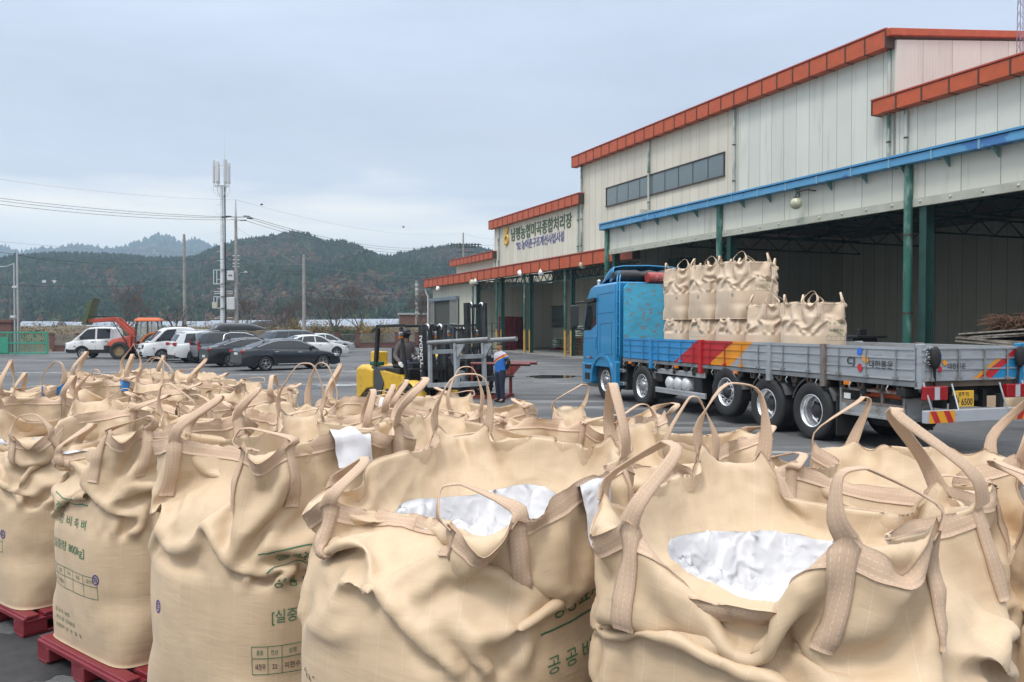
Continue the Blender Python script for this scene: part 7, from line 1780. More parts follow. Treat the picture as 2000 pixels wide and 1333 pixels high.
# roof fairing, beacon, and the gear behind it
mb = MB(); rows = []
for f in (0, .2, .4, .6, .8, 1.0):
    x = CF - .78 - 1.0 * f; z = 3.30 + .52 * math.sin(f * 1.45) ** .8 if f > 0 else 3.31; w = 1.02 + .1 * f
    rows.append([(x, -w, 3.30 + (z - 3.3) * .35), (x, -w * .96, z - .05), (x, -w * .7, z), (x, 0, z + .03), (x, w * .7, z), (x, w * .96, z - .05), (x, w, 3.30 + (z - 3.3) * .35)])
mb.grid(rows, True); fa = mb.build('roof_fairing', TB_, lorry, sharp=50); so = fa.modifiers.new('solid', 'SOLIDIFY'); so.thickness = .03
mb = MB(); mb.add([(CF - 1.5, s, z) for s, z in ((1.06, 3.34), (1.06, 3.62))] + [(CF - 2.15, 1.06, 3.66), (CF - 2.15, 1.06, 3.58)], [(0, 1, 2, 3)]); mb.build('fairing_side', TB_, lorry)
mb = MB(); mb.cyl((CF - .70, 1.02, 3.28), (CF - .70, 1.02, 3.40), .05, n=10); mb.ball((CF - .70, 1.02, 3.41), .06, 10, 6); mb.build('beacon', CHROME, lorry)
tarp = MB()
for (y, z, r_, x0, x1) in ((.0, 3.50, .17, CF - 2.1, CF - 1.0),): pass
rows = []
for i in range(17):
    f = i / 16; y = 1.12 - 2.2 * f; r_ = .16 * (1 + .25 * mnoise.noise(Vector((f * 9, 1, 2)))) * (1 if 0 < i < 16 else .6); rows.append([(CF - 1.85 + r_ * 1.4 * math.cos(a), y, 3.52 + r_ * math.sin(a) * (1 + .3 * mnoise.noise(Vector((f * 6, a, 4))))) for a in [2 * math.pi * k / 12 for k in range(12)]])
tarp.grid(rows, True, True); tarp.add(rows[0], [tuple(range(12))]); tarp.add(rows[-1], [tuple(range(12))])
o = tarp.build('tarpaulin_roll', mat('black tarpaulin', (.018, .018, .02), .55, bump=.6, bump_scale=8, var=.3), None); o.matrix_world = Matrix.Translation(ORG) @ Matrix.Rotation(THD, 4, 'Z'); tag(o, 'rolled black tarpaulin lying on the lorry cab roof behind the blue fairing', 'tarpaulin')
mb = MB(); mb.cyl((CF - 2.2, .25, 3.46), (CF - 2.2, -.55, 3.46), .15, n=16); o = mb.build('red_canister', mat('scuffed red drum', (.36, .05, .045), .5, var=.2, dirt=(.4, .3, .27), dirt_amt=.6, dirt_scale=5), None, bevel=.02); o.matrix_world = Matrix.Translation(ORG) @ Matrix.Rotation(THD, 4, 'Z'); tag(o, 'scuffed red canister lying between the lorry headboard and the black roll', 'canister')
mb = MB(); mb.cyl((CF - 1.65, .95, 3.42), (CF - 1.65, .15, 3.46), .16, n=14); o = mb.build('bundle', mat('olive bundle', (.05, .052, .032), .8, bump=.6, bump_scale=10, var=.3), None, bevel=.03); o.matrix_world = Matrix.Translation(ORG) @ Matrix.Rotation(THD, 4, 'Z'); tag(o, 'dark olive cloth bundle under the raised blue fairing of the lorry', 'bundle')
# ladder and air lines behind the cab
mb = MB(); xl = CF - 2.22
for y in (1.16,):
    for dx in (0, .16): mb.tube([(xl + dx - .1, y, 1.3), (xl + dx - .1, y, 3.42), (xl + dx - .02, y - .06, 3.52), (xl + dx + .06, y - .1, 3.42)], .018, 6)
    for z in np.arange(1.5, 3.4, .32): mb.cyl((xl - .1, y, z), (xl + .06, y, z), .012, n=5)
mb.build('ladder', TB_, lorry)
# between the axles: side guards, tanks, steps, mudguards
for z in (.98, .50):
    for s in (1, -1): mb = MB(); mb.box((7.32, s * (HWB - .04), z), (2.35, .05, .13)); mb.box((7.32, s * (HWB - .0145), z + .03), (2.3, .012, .03)); mb.build('side_guard', mat('bright aluminium guard', (.58, .59, .60), .3, .6, var=.08), lorry, bevel=.01)
for x in (7.05, 7.42, 7.80):
    mb = MB(); mb.lathe([(0, .0), (.10, .01), (.16, .05), (.17, .12), (.17, .75), (.1, .8), (0, .8)], axis='Y', n=18, c=(x, .30, .70)); mb.build('air_tank', mat('pale tank', (.55, .56, .57), .35, .2), lorry)
mb = MB(); mb.box((7.3, .2, .75), (1.9, 1.1, .5)); mb.box((6.5, .85, .75), (.35, .4, .5)); mb.box((8.3, .8, .9), (.3, .5, .4)); mb.build('chassis_gear', CHAS, lorry, bevel=.02)
mb = MB()
for z in (.88, .52):
    mb.box((10.32, HWB - .05, z), (.44, .16, .09))
mb.build('step', mat('chequer step', (.45, .46, .47), .4, .6), lorry, bevel=.01)
mb = MB()
for z in (.88, .52):
    for dx in (-.14, -.05, .05, .14): mb.box((10.32 + dx, HWB + .032, z), (.05, .006, .05))
mb.build('step_slot', CHAS, lorry)
mb = MB(); mb.box((10.32, HWB - .25, .8), (.5, .4, .9)); mb.build('battery_box', CHAS, lorry, bevel=.02)
for x in AX[:4]:
    for s in (1, -1):
        g = []
        for k in range(13):
            a = math.pi * (.03 + .80 * k / 12) + .25; g.append([(x - .62 * math.cos(a), s * (HWB - .34), .56 + .62 * math.sin(a)), (x - .62 * math.cos(a), s * (HWB - .01), .56 + .62 * math.sin(a)), (x - .58 * math.cos(a), s * (HWB - .005), .56 + .58 * math.sin(a))])
        mb = MB(); mb.grid(g, True); mb.build('mudguard', DUSTY, lorry)
for x, y in ((1.81, .88), (1.81, -.88), (8.45, .85)): mb = MB(); mb.box((x, y, .52), (.025, .48, .72 if x < 5 else .5)); mb.build('mud_flap', BLKP, lorry)
# tool crate under the tail
BOXG = mat('grey tool crate', (.30, .31, .31), .55, .2, var=.15, dirt=(.10, .06, .035), dirt_amt=.8, dirt_scale=4)
mb = MB(); mb.box((1.05, HWB - .33, .58), (1.5, .60, .05)); mb.box((1.05, HWB - .06, .68), (1.5, .04, .22)); mb.box((.32, HWB - .33, .80), (.04, .6, .46)); mb.box((1.78, HWB - .33, .80), (.04, .6, .46)); mb.box((1.05, HWB - .62, .82), (1.5, .03, .5)); tb = mb.build('tool_crate', BOXG, lorry, bevel=.006)
mb = MB()
for z in (1.02, .80): mb.box((1.05, HWB - .05, z), (1.5, .035, .045))
for x in (.33, .80, 1.28, 1.76): mb.box((x, HWB - .05, .91), (.045, .036, .24))
mb.build('crate_rail', RUSTP, tb)
mb = MB(); mb.box((1.60, HWB - .045 + .02, .89), (.16, .01, .10)); mb.build('label', PLATE, tb)
mb = MB(); mb.box((.85, HWB - .32, .98), (1.0, .4, .16)); o = mb.build('orange_gear', mat('orange tool bag', (.42, .07, .02), .6, var=.3, scale=5), None, bevel=.05); o.matrix_world = Matrix.Translation(ORG) @ Matrix.Rotation(THD, 4, 'Z'); tag(o, 'orange bundle lying in the tool crate under the lorry tail', 'bundle')
# spare wheel, tail lamps, plate, bumper bar, ropes
mb = MB(); mb.lathe([(.28, -.13), (.5, -.12), (.535, -.06), (.535, .06), (.5, .12), (.28, .13)], n=36, c=(1.25, .15, .50)); mb.build('spare_tyre', RUB, lorry)
for s in (1, -1):
    mb = MB(); mb.box((-.10, s * .86, 1.06), (.10, .46, .22)); lb = mb.build('tail_lamp', TAIL, lorry, bevel=.015); mb = MB(); mb.box((-.151, s * .86, 1.06), (.01, .10, .20)); mb.build('reversing_lens', HEADL, lb)
    mb = MB(); yg = s * (HWB - .08); mb.tube([(-.06, yg + s * .04, 1.22), (-.24, yg + s * .04, .70 + .1), (-.24, yg, .74), (-.24, yg - s * .45, .74), (-.24, yg - s * .50, .80), (-.10, yg - s * .5, 1.2)], .016, 6); mb.build('grab_rail', GALV, lorry)
mb = MB(); mb.box((-.13, .30, .96), (.02, .44, .26)); pl = mb.build('number_plate', mat('yellow plate', (.62, .36, .03), .45), lorry, bevel=.008)
MP = Matrix.Translation((-.1425, .30, .96)) @ Matrix(((0, 0, -1, 0), (-1, 0, 0, 0), (0, 1, 0, 0), (0, 0, 0, 1)))
mb = MB(); flat_text(mb, '광주 92', MP @ Matrix.Translation((0, .075, 0)), .08, .22, bold=.01); flat_text(mb, '바 6500', MP @ Matrix.Translation((0, -.045, 0)), .15, .38, bold=.02); mb.build('lettering', LBK, pl, fix=False)
mb = MB(); mb.box((-.20, 0, .70), (.10, 2.34, .20)); ub = mb.build('bumper_bar', mat('grey bumper bar', (.40, .42, .45), .4, .2, var=.06), lorry, bevel=.012)
for s in (1, -1):
    mb = MB(); mb.box((-.2535, s * .86, .70), (.004, .52, .19)); mb.build('warning_plate', mat('amber reflector', (.66, .30, .02), .35), ub)
    mb = MB(); 
    for k in (0, 1): y0 = s * .86 + (-.26 + k * .27) * 1; d = s; mb.add([(-.2565, y0 + .02, .607), (-.2565, y0 + .14, .607), (-.2565, y0 + .14 - d * (-.10) , .793), (-.2565, y0 + .02 - d * (-.10), .793)], [(0, 1, 2, 3)])
    mb.build('warning_stripe', STR, ub, fix=False)
    mb = MB(); mb.box((-.12, s * .5, .82), (.08, .08, .4)); mb.build('bumper_bracket', CHAS, ub)
mb = MB(); mb.box((.3, 0, 1.05), (.2, 2.3, .12)); mb.box((.1, 0, .95), (.06, .5, .1)); mb.build('rear_crossmember', CHAS, lorry)
for (y, r_) in ((HWB - .02, .16), (-HWB + .12, .16)):
    mb = MB(); mb.ball((-.10, y - (.22 if y > 0 else 0), 1.62), r_, 12, 8, (.45, .62, 1.15)); mb.tube([(-.09, y - (.22 if y > 0 else 0), 1.5), (-.06, y - (.25 if y > 0 else -.02), 1.25), (-.02, y - (.3 if y > 0 else -.05), 1.12)], .02, 6); o = mb.build('rope_pad', mat('black rope pad', (.012, .012, .013), .8, bump=.5), None); o.matrix_world = Matrix.Translation(ORG) @ Matrix.Rotation(THD, 4, 'Z'); tag(o, 'black rope bundle hanging at the %s corner of the lorry tailgate' % ('near' if y > 0 else 'far'), 'rope')
mb = MB(); rs = random.Random(9)
for k in range(26):
    a = k * .5; mb.lathe([(.016, -.006), (.024, 0), (.016, .006), (.010, 0), (.016, -.006)], n=8, M=Matrix.Translation((-.06 + .02 * math.sin(k * 2.1), HWB - .12 - .10 * math.sin(k * .9), 1.80 - .012 * k)) @ Matrix.Rotation(k * 1.3, 4, 'X'))
o = mb.build('chain', GALV, None); o.matrix_world = Matrix.Translation(ORG) @ Matrix.Rotation(THD, 4, 'Z'); tag(o, 'steel chain hooked on the near rear corner post of the lorry', 'chain')
LORRY_M = Matrix.Translation(ORG) @ Matrix.Rotation(THD, 4, 'Z')
# ------------------------------------------------------------------ forklifts, lifting frames, people
FYEL = mat('forklift yellow', (.60, .36, .02), .4, var=.08, scale=2, dirt=(.12, .09, .05), dirt_amt=.5, dirt_scale=4, coat=.2); FGRY = mat('forklift dark grey', (.05, .058, .065), .45, var=.15, scale=3); FBLK = mat('oily black steel', (.016, .017, .018), .5, .2, var=.35, scale=5, dirt=(.06, .055, .05), dirt_amt=.6, dirt_scale=5)
def forklift(label, loc, rz, col, mast_h, tilt=4, seatbox=True, text=None, mast=True, panel=None):
    """local x forward (mast), origin on the ground between the front wheels"""
    t = thing('forklift', label, 'forklift', loc, rz, 'forklifts in the middle of the yard')
    for s in (1, -1): lugwheel(t, 0, s * .50, .36, .26, .58, 'front_wheel', 16); lugwheel(t, -1.72, s * .46, .28, .20, .58, 'rear_wheel', 14)
    for s in (1, -1):
        g = []
        for k in range(12):
            a = math.pi * (.06 + .9 * k / 11); g.append([(.44 * math.cos(a), s * .34, .37 + .44 * math.sin(a)), (.44 * math.cos(a), s * .64, .37 + .44 * math.sin(a)), (.41 * math.cos(a), s * .645, .37 + .41 * math.sin(a))])
        mb = MB(); mb.grid(g, True); mb.build('fender', col, t)
    # counterweight: rounded block with a waist
    rows = []
    for x, w, z0, z1 in ((-2.28, .42, .38, .98), (-2.24, .52, .30, 1.06), (-2.05, .57, .26, 1.12), (-1.7, .58, .52, 1.12), (-1.45, .57, .56, 1.06)):
        rows.append([(x, -w, z0), (x, -w, z1 - .08), (x, -w * .85, z1), (x, w * .85, z1), (x, w, z1 - .08), (x, w, z0)])
    mb = MB(); mb.grid(rows, True, True); mb.add(rows[0], [tuple(range(6))]); mb.add(rows[-1], [tuple(range(6))]); mb.build('counterweight', col, t, bevel=.03, sharp=40)
    mb = MB(); mb.box((-2.285, 0, .86), (.03, .36, .16)); mb.build('counterweight_grille', FBLK, t)
    mb = MB(); mb.prism([(-1.46, .36), (-.40, .30), (-.36, .62), (-.25, .86), (-.55, .90), (-1.46, 1.02)], -.50, .50); mb.build('body', col, t, bevel=.04)
    mb = MB(); mb.prism([(-1.55, .34), (-1.2, .34), (-1.05, .7), (-1.3, 1.09), (-1.55, 1.09)], -.53, .53); mb.prism([(-1.0, .22), (-.42, .22), (-.42, .5), (-.5, .56), (-.95, .56)], -.54, .54); mb.build('side_cover', FGRY if col is FYEL else FBLK, t, bevel=.04)
    mb = MB(); mb.box((-.95, 0, .98), (.62, .66, .16)); mb.build('engine_hood', FBLK, t, bevel=.03)
    mb = MB(); mb.box((-.85, 0, 1.11), (.48, .48, .12)); mb.box((-1.08, 0, 1.36), (.13, .46, .46), M=None); mb.build('seat', BLKP, t, bevel=.05)
    mb = MB(); mb.box((-.22, 0, .80), (.12, .86, .55)); mb.box((-.30, 0, 1.12), (.14, .5, .2)); mb.build('dashboard', FBLK, t, bevel=.03)
    mb = MB(); M_ = Matrix.Translation((-.42, .02, 1.30)) @ Matrix.Rotation(R(-40), 4, 'Y'); mb.lathe([(.155, -.014), (.18, 0), (.155, .014), (.14, 0), (.155, -.014)], n=20, M=M_); mb.cyl((-.42, .02, 1.3), (-.28, .02, 1.12), .025); mb.build('steering_wheel', BLKP, t)
    # overhead guard
    fr = FGRY if col is not FYEL else FBLK
    mb = MB()
    for s in (1, -1):
        mb.beam((-.16, s * .46, .62), (-.42, s * .46, 2.08), .07, .08); mb.beam((-1.46, s * .47, 1.0), (-1.36, s * .46, 2.06), .09, .10); mb.beam((-1.42, s * .46, 2.1), (-.30, s * .46, 2.13), .07, .07)
        mb.beam((-1.40, s * .46, 2.06), (-1.60, s * .46, 1.98), .06, .06)
    for k in range(7): mb.beam((-1.36 + k * .17, -.46, 2.12), (-1.36 + k * .17, .46, 2.12), .03, .045)
    mb.build('overhead_guard', fr, t, bevel=.012)
    for s in (1, -1):
        mb = MB(); mb.box((-.34, s * .53, 1.92), (.06, .11, .10)); l_ = mb.build('work_lamp', RIMM, t, bevel=.02); mb = MB(); mb.box((-.34, s * .53, 1.84), (.05, .09, .045)); mb.build('indicator', AMBER, l_)
    if mast:
        m = bpy.data.objects.new('mast', None); COL.objects.link(m); m.parent = t; m.location = (.34, 0, .12); m.rotation_euler = (0, R(-tilt), 0)
        def mp(nm, mbx, mt, **k): return mbx.build(nm, mt, m, **k)
        for s in (1, -1):
            mb = MB(); mb.box((0, s * .36, mast_h / 2), (.16, .05, mast_h)); mb.box((.07, s * .32, mast_h / 2), (.03, .11, mast_h)); mb.box((-.07, s * .32, mast_h / 2), (.03, .11, mast_h)); mp('mast_rail', mb, FBLK)
            mb = MB(); mb.box((.03, s * .27, mast_h / 2 + .02), (.12, .04, mast_h - .02)); mp('inner_rail', mb, FGRY)
            mb = MB(); mb.cyl((-.10, s * .24, .1), (-.10, s * .24, mast_h * .62), .045); mb.cyl((-.10, s * .24, mast_h * .62), (-.10, s * .24, mast_h - .1), .026); mp('lift_ram', mb, DKIR)
            mb = MB(); mb.lathe([(.05, -.02), (.09, -.02), (.09, .02), (.05, .02)], axis='Y', n=14, c=(.02, s * .2, mast_h - .06)); mp('chain_pulley', mb, CHROME)
            mb = MB(); mb.box((.05, s * .16, mast_h * .6), (.03, .035, mast_h * .75)); mp('lift_chain', mb, DKIR)
        mb = MB()
        for z in (.25, mast_h * .5, mast_h - .08): mb.box((-.04, 0, z), (.09, .74, .10))
        mp('mast_crossbar', mb, FBLK)
        mb = MB()
        for k in range(3): mb.tube([(.0, -.1 + k * .07, mast_h - .05), (-.06, -.1 + k * .07, mast_h * .7), (.08, -.08 + k * .06, .7)], .016, 5)
        mp('hose', mb, BLKP)
        mb = MB()
        for z in (.52, .98): mb.box((.16, 0, z), (.07, 1.02, .12))
        for y in (-.46, -.2, .2, .46): mb.box((.15, y, .76), (.06, .07, .56))
        mp('carriage', mb, FBLK, bevel=.01)
        for s in (1, -1):
            mb = MB(); mb.box((.22, s * .30, .80), (.05, .13, .62)); mb.box((.72, s * .30, .50), (1.05, .13, .045)); mp('fork', mb, FBLK, bevel=.008)
        if text:
            mb = MB(); flat_text(mb, text, Matrix.Translation((0, -.3865, mast_h - .68)) @ Matrix(((0, -1, 0, 0), (0, 0, -1, 0), (1, 0, 0, 0), (0, 0, 0, 1))), .15, .85, bold=.02); mp('lettering', mb, PLATE, fix=False)
    return t
FH = R(-45); ff = Vector((-2.08, 20.15, 0))
f1 = forklift('yellow forklift with a seated masked driver and black mast', ff, FH, FYEL, 2.02, 3, text='HYUNDAI')
mb = MB(); mb.box((-1.95, .0, 1.28), (.3, .34, .34)); mb.build('gas_bracket', FYEL, f1, bevel=.03); mb = MB(); mb.box((-1.55, -.36, 1.16), (.34, .22, .10)); mb.build('tray', mat('green tray', (.01, .10, .06), .5), f1, bevel=.02)
mb = MB(); flat_text(mb, '50DE', Matrix.Translation((-.70, -.543, .40)) @ Matrix.Rotation(R(90), 4, 'X'), .12, .3, bold=.02); mb.build('lettering', PLATE, f1, fix=False)
f2 = forklift('dark grey forklift with a tall raised mast behind the yellow one', Vector((-1.25, 24.6, 0)), R(-48), FGRY, 2.66, 2)
mb = MB(); mb.box((-.2, -.56, .82), (.14, .012, .22)); mb.build('label', PLATE, f2)
f3 = forklift('older yellow forklift seen from behind, partly hidden by the dark grey one', Vector((-2.15, 32.6, 0)), R(82), FYEL, 1.9, 2)
mb = MB(); mb.box((-2.3, .1, 1.32), (.04, .26, .2)); mb.build('plate', mat('pale green plate', (.35, .5, .38), .5), f3); mb = MB(); mb.cyl((-1.5, -.5, 1.5), (-1.5, -.5, 1.9), .12); mb.build('gas_cylinder', FBLK, f3, bevel=.02)
# pipe frames used to lift the bags
GRYP = mat('grey frame paint', (.26, .285, .30), .5, var=.12, scale=3, dirt=(.13, .11, .09), dirt_amt=.6, dirt_scale=5); REDP2 = mat('dark red frame paint', (.16, .028, .025), .5, var=.15, dirt=(.07, .04, .035), dirt_amt=.6, dirt_scale=4); PIPEW = mat('worn bare pipe', (.24, .25, .25), .4, .5, var=.2, dirt=(.12, .09, .07), dirt_amt=.6, dirt_scale=4)
def lift_frame(name, label, M, Lt, ht, wy, m, pm, base=True):
    t = thing(name, label, 'lifting frame'); t.matrix_world = M
    for s in (1, -1):
        mb = MB(); mb.cyl((-.02, s * wy, ht), (Lt, s * wy, ht), .052, n=14); mb.build('arm_tube', pm, t, bevel=.008)
        mb = MB(); mb.beam((.0, s * wy, 0), (.04, s * wy, ht - .05), .075, .075); mb.build('upright', m, t, bevel=.006); mb = MB(); mb.beam((.95, s * wy, .04), (.95, s * wy, ht - .05), .085, .085); mb.build('upright', m, t, bevel=.006)
        mb = MB(); mb.prism([(1.0, ht - .07), (1.28, ht - .07), (1.0, ht - .40)], s * wy - .02, s * wy + .02); mb.build('gusset', m, t)
        mb = MB(); mb.beam((-.05, s * wy, 0), (1.05, s * wy, 0), .10, .09); mb.build('base_beam', m, t)
    for x, z in ((.03, ht - .22), (.95, ht - .36), (.95, 0), (-.0, 0)): mb = MB(); mb.beam((x, -wy + .05, z), (x, wy - .05, z), .08, .10); mb.build('crossbar', m, t, bevel=.006)
    return t
Mf = Matrix.Translation(ff) @ Matrix.Rotation(FH, 4, 'Z') @ Matrix.Translation((.66, 0, .72)) @ Matrix.Rotation(R(-3), 4, 'Y')
lift_frame('lifting_frame', 'grey welded pipe frame carried on the yellow forklift', Mf, 2.05, 1.0, .43, GRYP, PIPEW)
rg = G(955, 783); Mr = Matrix.Translation((rg.x - .42, rg.y + 1.15, .05)) @ Matrix.Rotation(R(-14), 4, 'Z')
lift_frame('lifting_frame', 'dark red pipe frame standing on the ground beside the worker', Mr, 1.75, .96, .45, REDP2, mat('dark pipe red', (.13, .035, .035), .45, .2, var=.2))
# ------------------------------------------------------------------ people
SKIN = mat('tanned skin', (.36, .19, .12), .55, var=.06); NAVY = mat('navy trousers', (.014, .018, .04), .8, var=.2, bump=.3, bump_scale=14); HAIR = mat('black hair', (.012, .010, .009), .6)
def skin_body(parent, J, E, m):
    me = bpy.data.meshes.new('body'); me.from_pydata([tuple(p) for p, r in J], [], []); me.edges.add(len(E))
    for i, e in enumerate(E): me.edges[i].vertices = e
    o = bpy.data.objects.new('body', me); COL.objects.link(o); o.parent = parent
    sk = o.modifiers.new('skin', 'SKIN'); sk.use_smooth_shade = True
    sv = me.skin_vertices[0].data if me.skin_vertices else None
    if sv is None:
        bm = bmesh.new(); bm.from_mesh(me); bm.verts.layers.skin.verify(); bm.to_mesh(me); bm.free(); sv = me.skin_vertices[0].data
    for i, (p, r) in enumerate(J): sv[i].radius = (r, r) if not isinstance(r, tuple) else r; sv[i].use_root = (i == 0)
    ss = o.modifiers.new('sub', 'SUBSURF'); ss.levels = 2; ss.render_levels = 2
    me.materials.append(m); return o
def person(label, M, hand_pose, legs, torso_lean=0.0, h=1.66, face='bare'):
    """local: facing +x, y left, z up, origin under the pelvis on the ground (standing) or seat"""
    t = thing('person', label, 'person'); t.matrix_world = M
    k = h / 1.70; J = []; E = []
    def j(p, r): J.append((Vector(p) * 1.0, r)); return len(J) - 1
    pz = legs['pelvis']; L = torso_lean
    pel = j((0, 0, pz), .115 * k); bel = j((.01 + L * .1, 0, pz + .16 * k), .115 * k); chest = j((.02 + L * .25, 0, pz + .36 * k), .125 * k); nb = j((.0 + L * .33, 0, pz + .50 * k), .055 * k)
    hd0 = j((.03 + L * .40, 0, pz + .60 * k), (.062 * k, .060 * k)); hd1 = j((.035 + L * .40, 0, pz + .68 * k), (.088 * k, .074 * k)); hd2 = j((.025 + L * .40, 0, pz + .755 * k), (.078 * k, .066 * k))
    E += [(pel, bel), (bel, chest), (chest, nb), (nb, hd0), (hd0, hd1), (hd1, hd2)]
    nose = j((.125 + L * .40, 0, pz + .665 * k), .014 * k); E.append((hd1, nose))
    for s in (1, -1): ear = j((.02 + L * .4, s * .085 * k, pz + .675 * k), .016 * k); E.append((hd1, ear))
    arms = []
    for s, nm in ((1, 'L'), (-1, 'R')):
        sh = j((.0 + L * .28, s * .17 * k, pz + .44 * k), .06 * k); el = j(hand_pose[nm][0], .042 * k); wr = j(hand_pose[nm][1], .030 * k); E += [(chest, sh), (sh, el), (el, wr)]; arms.append((J[sh][0], J[el][0], J[wr][0], s))
        d = (J[wr][0] - J[el][0]).normalized(); side = d.cross(Vector((0, 0, 1))).normalized() if abs(d.z) < .9 else d.cross(Vector((1, 0, 0))).normalized(); nrm = side.cross(d)
        pm_ = j(J[wr][0] + d * .06 * k, (.030 * k, .036 * k)); E.append((wr, pm_))
        for q, ln in ((-1.5, .052), (-.5, .064), (.5, .060), (1.5, .046)):
            a = j(J[pm_][0] + d * .04 * k + side * q * .018 * k, .0095 * k); b = j(J[a][0] + d * ln * .6 * k - nrm * .010 * k, .0088 * k); c = j(J[b][0] + d * ln * .4 * k - nrm * .026 * k, .0078 * k); E += [(pm_, a), (a, b), (b, c)]
        th = j(J[wr][0] + d * .035 * k + side * .042 * k, .011 * k); t2 = j(J[th][0] + d * .035 * k + side * .018 * k - nrm * .012 * k, .009 * k); E += [(wr, th), (th, t2)]
    lg = []
    for s, nm in ((1, 'L'), (-1, 'R')):
        hp = j((0, s * .09 * k, pz - .05 * k), .085 * k); kn = j(legs[nm][0], .055 * k); an = j(legs[nm][1], .038 * k); to = j(Vector(legs[nm][1]) + Vector((.15 * k, s * .02, -.045)), .036 * k); E += [(pel, hp), (hp, kn), (kn, an), (an, to)]; lg.append((J[hp][0], J[kn][0], J[an][0], s))
    skin_body(t, J, E, SKIN)
    return t, J, arms, lg, (hd1, hd2), k, pz, L
def cloth_tube(t, name, m, pts, rr, n=14, flat=1.0):
    mb = MB(); mb.tube(pts, rr, n, True); o = mb.build(name, m, t); s = o.modifiers.new('sub', 'SUBSURF'); s.levels = 1; s.render_levels = 1; return o
def cloth_torso(t, name, m, rings, n=20):
    rows = [[(cx + rx * math.cos(2 * math.pi * q / n), ry * math.sin(2 * math.pi * q / n) * (1 - .0 * abs(math.cos(q))), z) for q in range(n)] for cx, z, rx, ry in rings]
    mb = MB(); mb.grid(rows, True, True); mb.add(rows[0], [tuple(range(n))]); o = mb.build(name, m, t); s = o.modifiers.new('sub', 'SUBSURF'); s.levels = 1; s.render_levels = 1; return o
# vest cloth: grey yoke, red and yellow slanting bands, bright blue below
VEST = bpy.data.materials.new('striped vest'); VEST.use_nodes = True
def _vest():
    n = VEST.node_tree.nodes; l = VEST.node_tree.links; tc = n.new('ShaderNodeTexCoord'); sp = n.new('ShaderNodeSeparateXYZ'); l.new(tc.outputs['Object'], sp.inputs[0])
    m = n.new('ShaderNodeMath'); m.operation = 'MULTIPLY_ADD'; m.inputs[1].default_value = -.62; l.new(sp.outputs['Y'], m.inputs[0]); l.new(sp.outputs['Z'], m.inputs[2])
    rp = n.new('ShaderNodeValToRGB'); rp.color_ramp.interpolation = 'CONSTANT'; e = rp.color_ramp.elements; e[0].position = 0; e[0].color = (.02, .15, .50, 1); e[1].position = .5; e[1].color = (.40, .38, .42, 1)
    for p, c in ((.455, (.62, .33, .02, 1)), (.475, (.45, .02, .03, 1))): q = e.new(p); q.color = c
    mr = n.new('ShaderNodeMapRange'); mr.inputs[1].default_value = .25; mr.inputs[2].default_value = 2.15; l.new(m.outputs[0], mr.inputs[0]); l.new(mr.outputs[0], rp.inputs[0]); l.new(rp.outputs[0], n['Principled BSDF'].inputs['Base Color']); n['Principled BSDF'].inputs['Roughness'].default_value = .7
_vest()
CAMO = mat('camouflage sleeve', (.045, .055, .03), .8, dirt=(.012, .016, .012), dirt_amt=1, dirt_scale=16, dirt_lo=.48, dirt_hi=.52); SHOE = mat('dark shoe', (.02, .02, .022), .6); WHITE = mat('white cloth', (.6, .6, .6), .7)
pg = G(977, 786); k = .97; pz = .86
Mp = Matrix.Translation((pg.x, pg.y, 0)) @ Matrix.Rotation(R(222), 4, 'Z')
w, J, arms, lg, hd, k, pz, L = person('person in a blue and grey striped vest standing with hands behind the back', Mp, {'L': ((-.10, .27, 1.10), (-.16, .08, .93)), 'R': ((-.10, -.27, 1.10), (-.17, -.04, .90))}, {'pelvis': .88, 'L': ((.03, .10, .48), (0, .12, .09)), 'R': ((.02, -.09, .48), (-.03, -.10, .09))}, 0.0, 1.66)
cloth_torso(w, 'vest', VEST, [(-.005, .84, .125, .185), (.0, .95, .135, .178), (.01, 1.1, .14, .19), (.02, 1.24, .145, .205), (.01, 1.33, .12, .195), (.005, 1.385, .075, .11), (.008, 1.43, .062, .066)])
for a in arms: cloth_tube(w, 'sleeve', CAMO, [a[0] + Vector((0, -a[3] * .02, .0)), a[0].lerp(a[1], .5), a[1], a[1].lerp(a[2], .5), a[2]], [.074, .062, .056, .05, .042]); cloth_tube(w, 'vest_cap', VEST, [a[0] + Vector((0, -a[3] * .05, .01)), a[0] + Vector((0, a[3] * .01, -.01)), a[0].lerp(a[1], .42)], [.078, .082, .074])
for a in lg: cloth_tube(w, 'trouser_leg', NAVY, [a[0] + Vector((0, 0, .06)), a[0].lerp(a[1], .5), a[1], a[1].lerp(a[2], .5), a[2] + Vector((0, 0, -.02))], [.105, .098, .076, .068, .064])
cloth_torso(w, 'trousers', NAVY, [(0, .76, .11, .165), (0, .84, .118, .172), (0, .92, .115, .168)])
for a in lg: mb = MB(); mb.ball((a[2].x + .05, a[2].y, .05), .05, 12, 8, (2.5, .95, .95)); mb.build('shoe', SHOE, w)
def hair_cap(t, c, r, m, low=.25):
    mb = MB(); rows = []
    for i in range(7):
        th = (math.pi * .5) * i / 6 * (1 + low * .5); rows.append([(c[0] - .006 + r[0] * math.sin(th) * math.cos(a) * (1 if math.cos(a) < .3 or i < 4 else .93), c[1] + r[1] * math.sin(th) * math.sin(a), c[2] + r[2] * math.cos(th) + (.03 if math.cos(a) > .3 and i > 4 else 0)) for a in [2 * math.pi * q / 16 for q in range(16)]])
    mb.grid(rows, True, True); return mb.build('hair', m, t)
hc = J[hd[0]][0].lerp(J[hd[1]][0], .35); hair_cap(w, hc, (.098, .085, .118), HAIR)
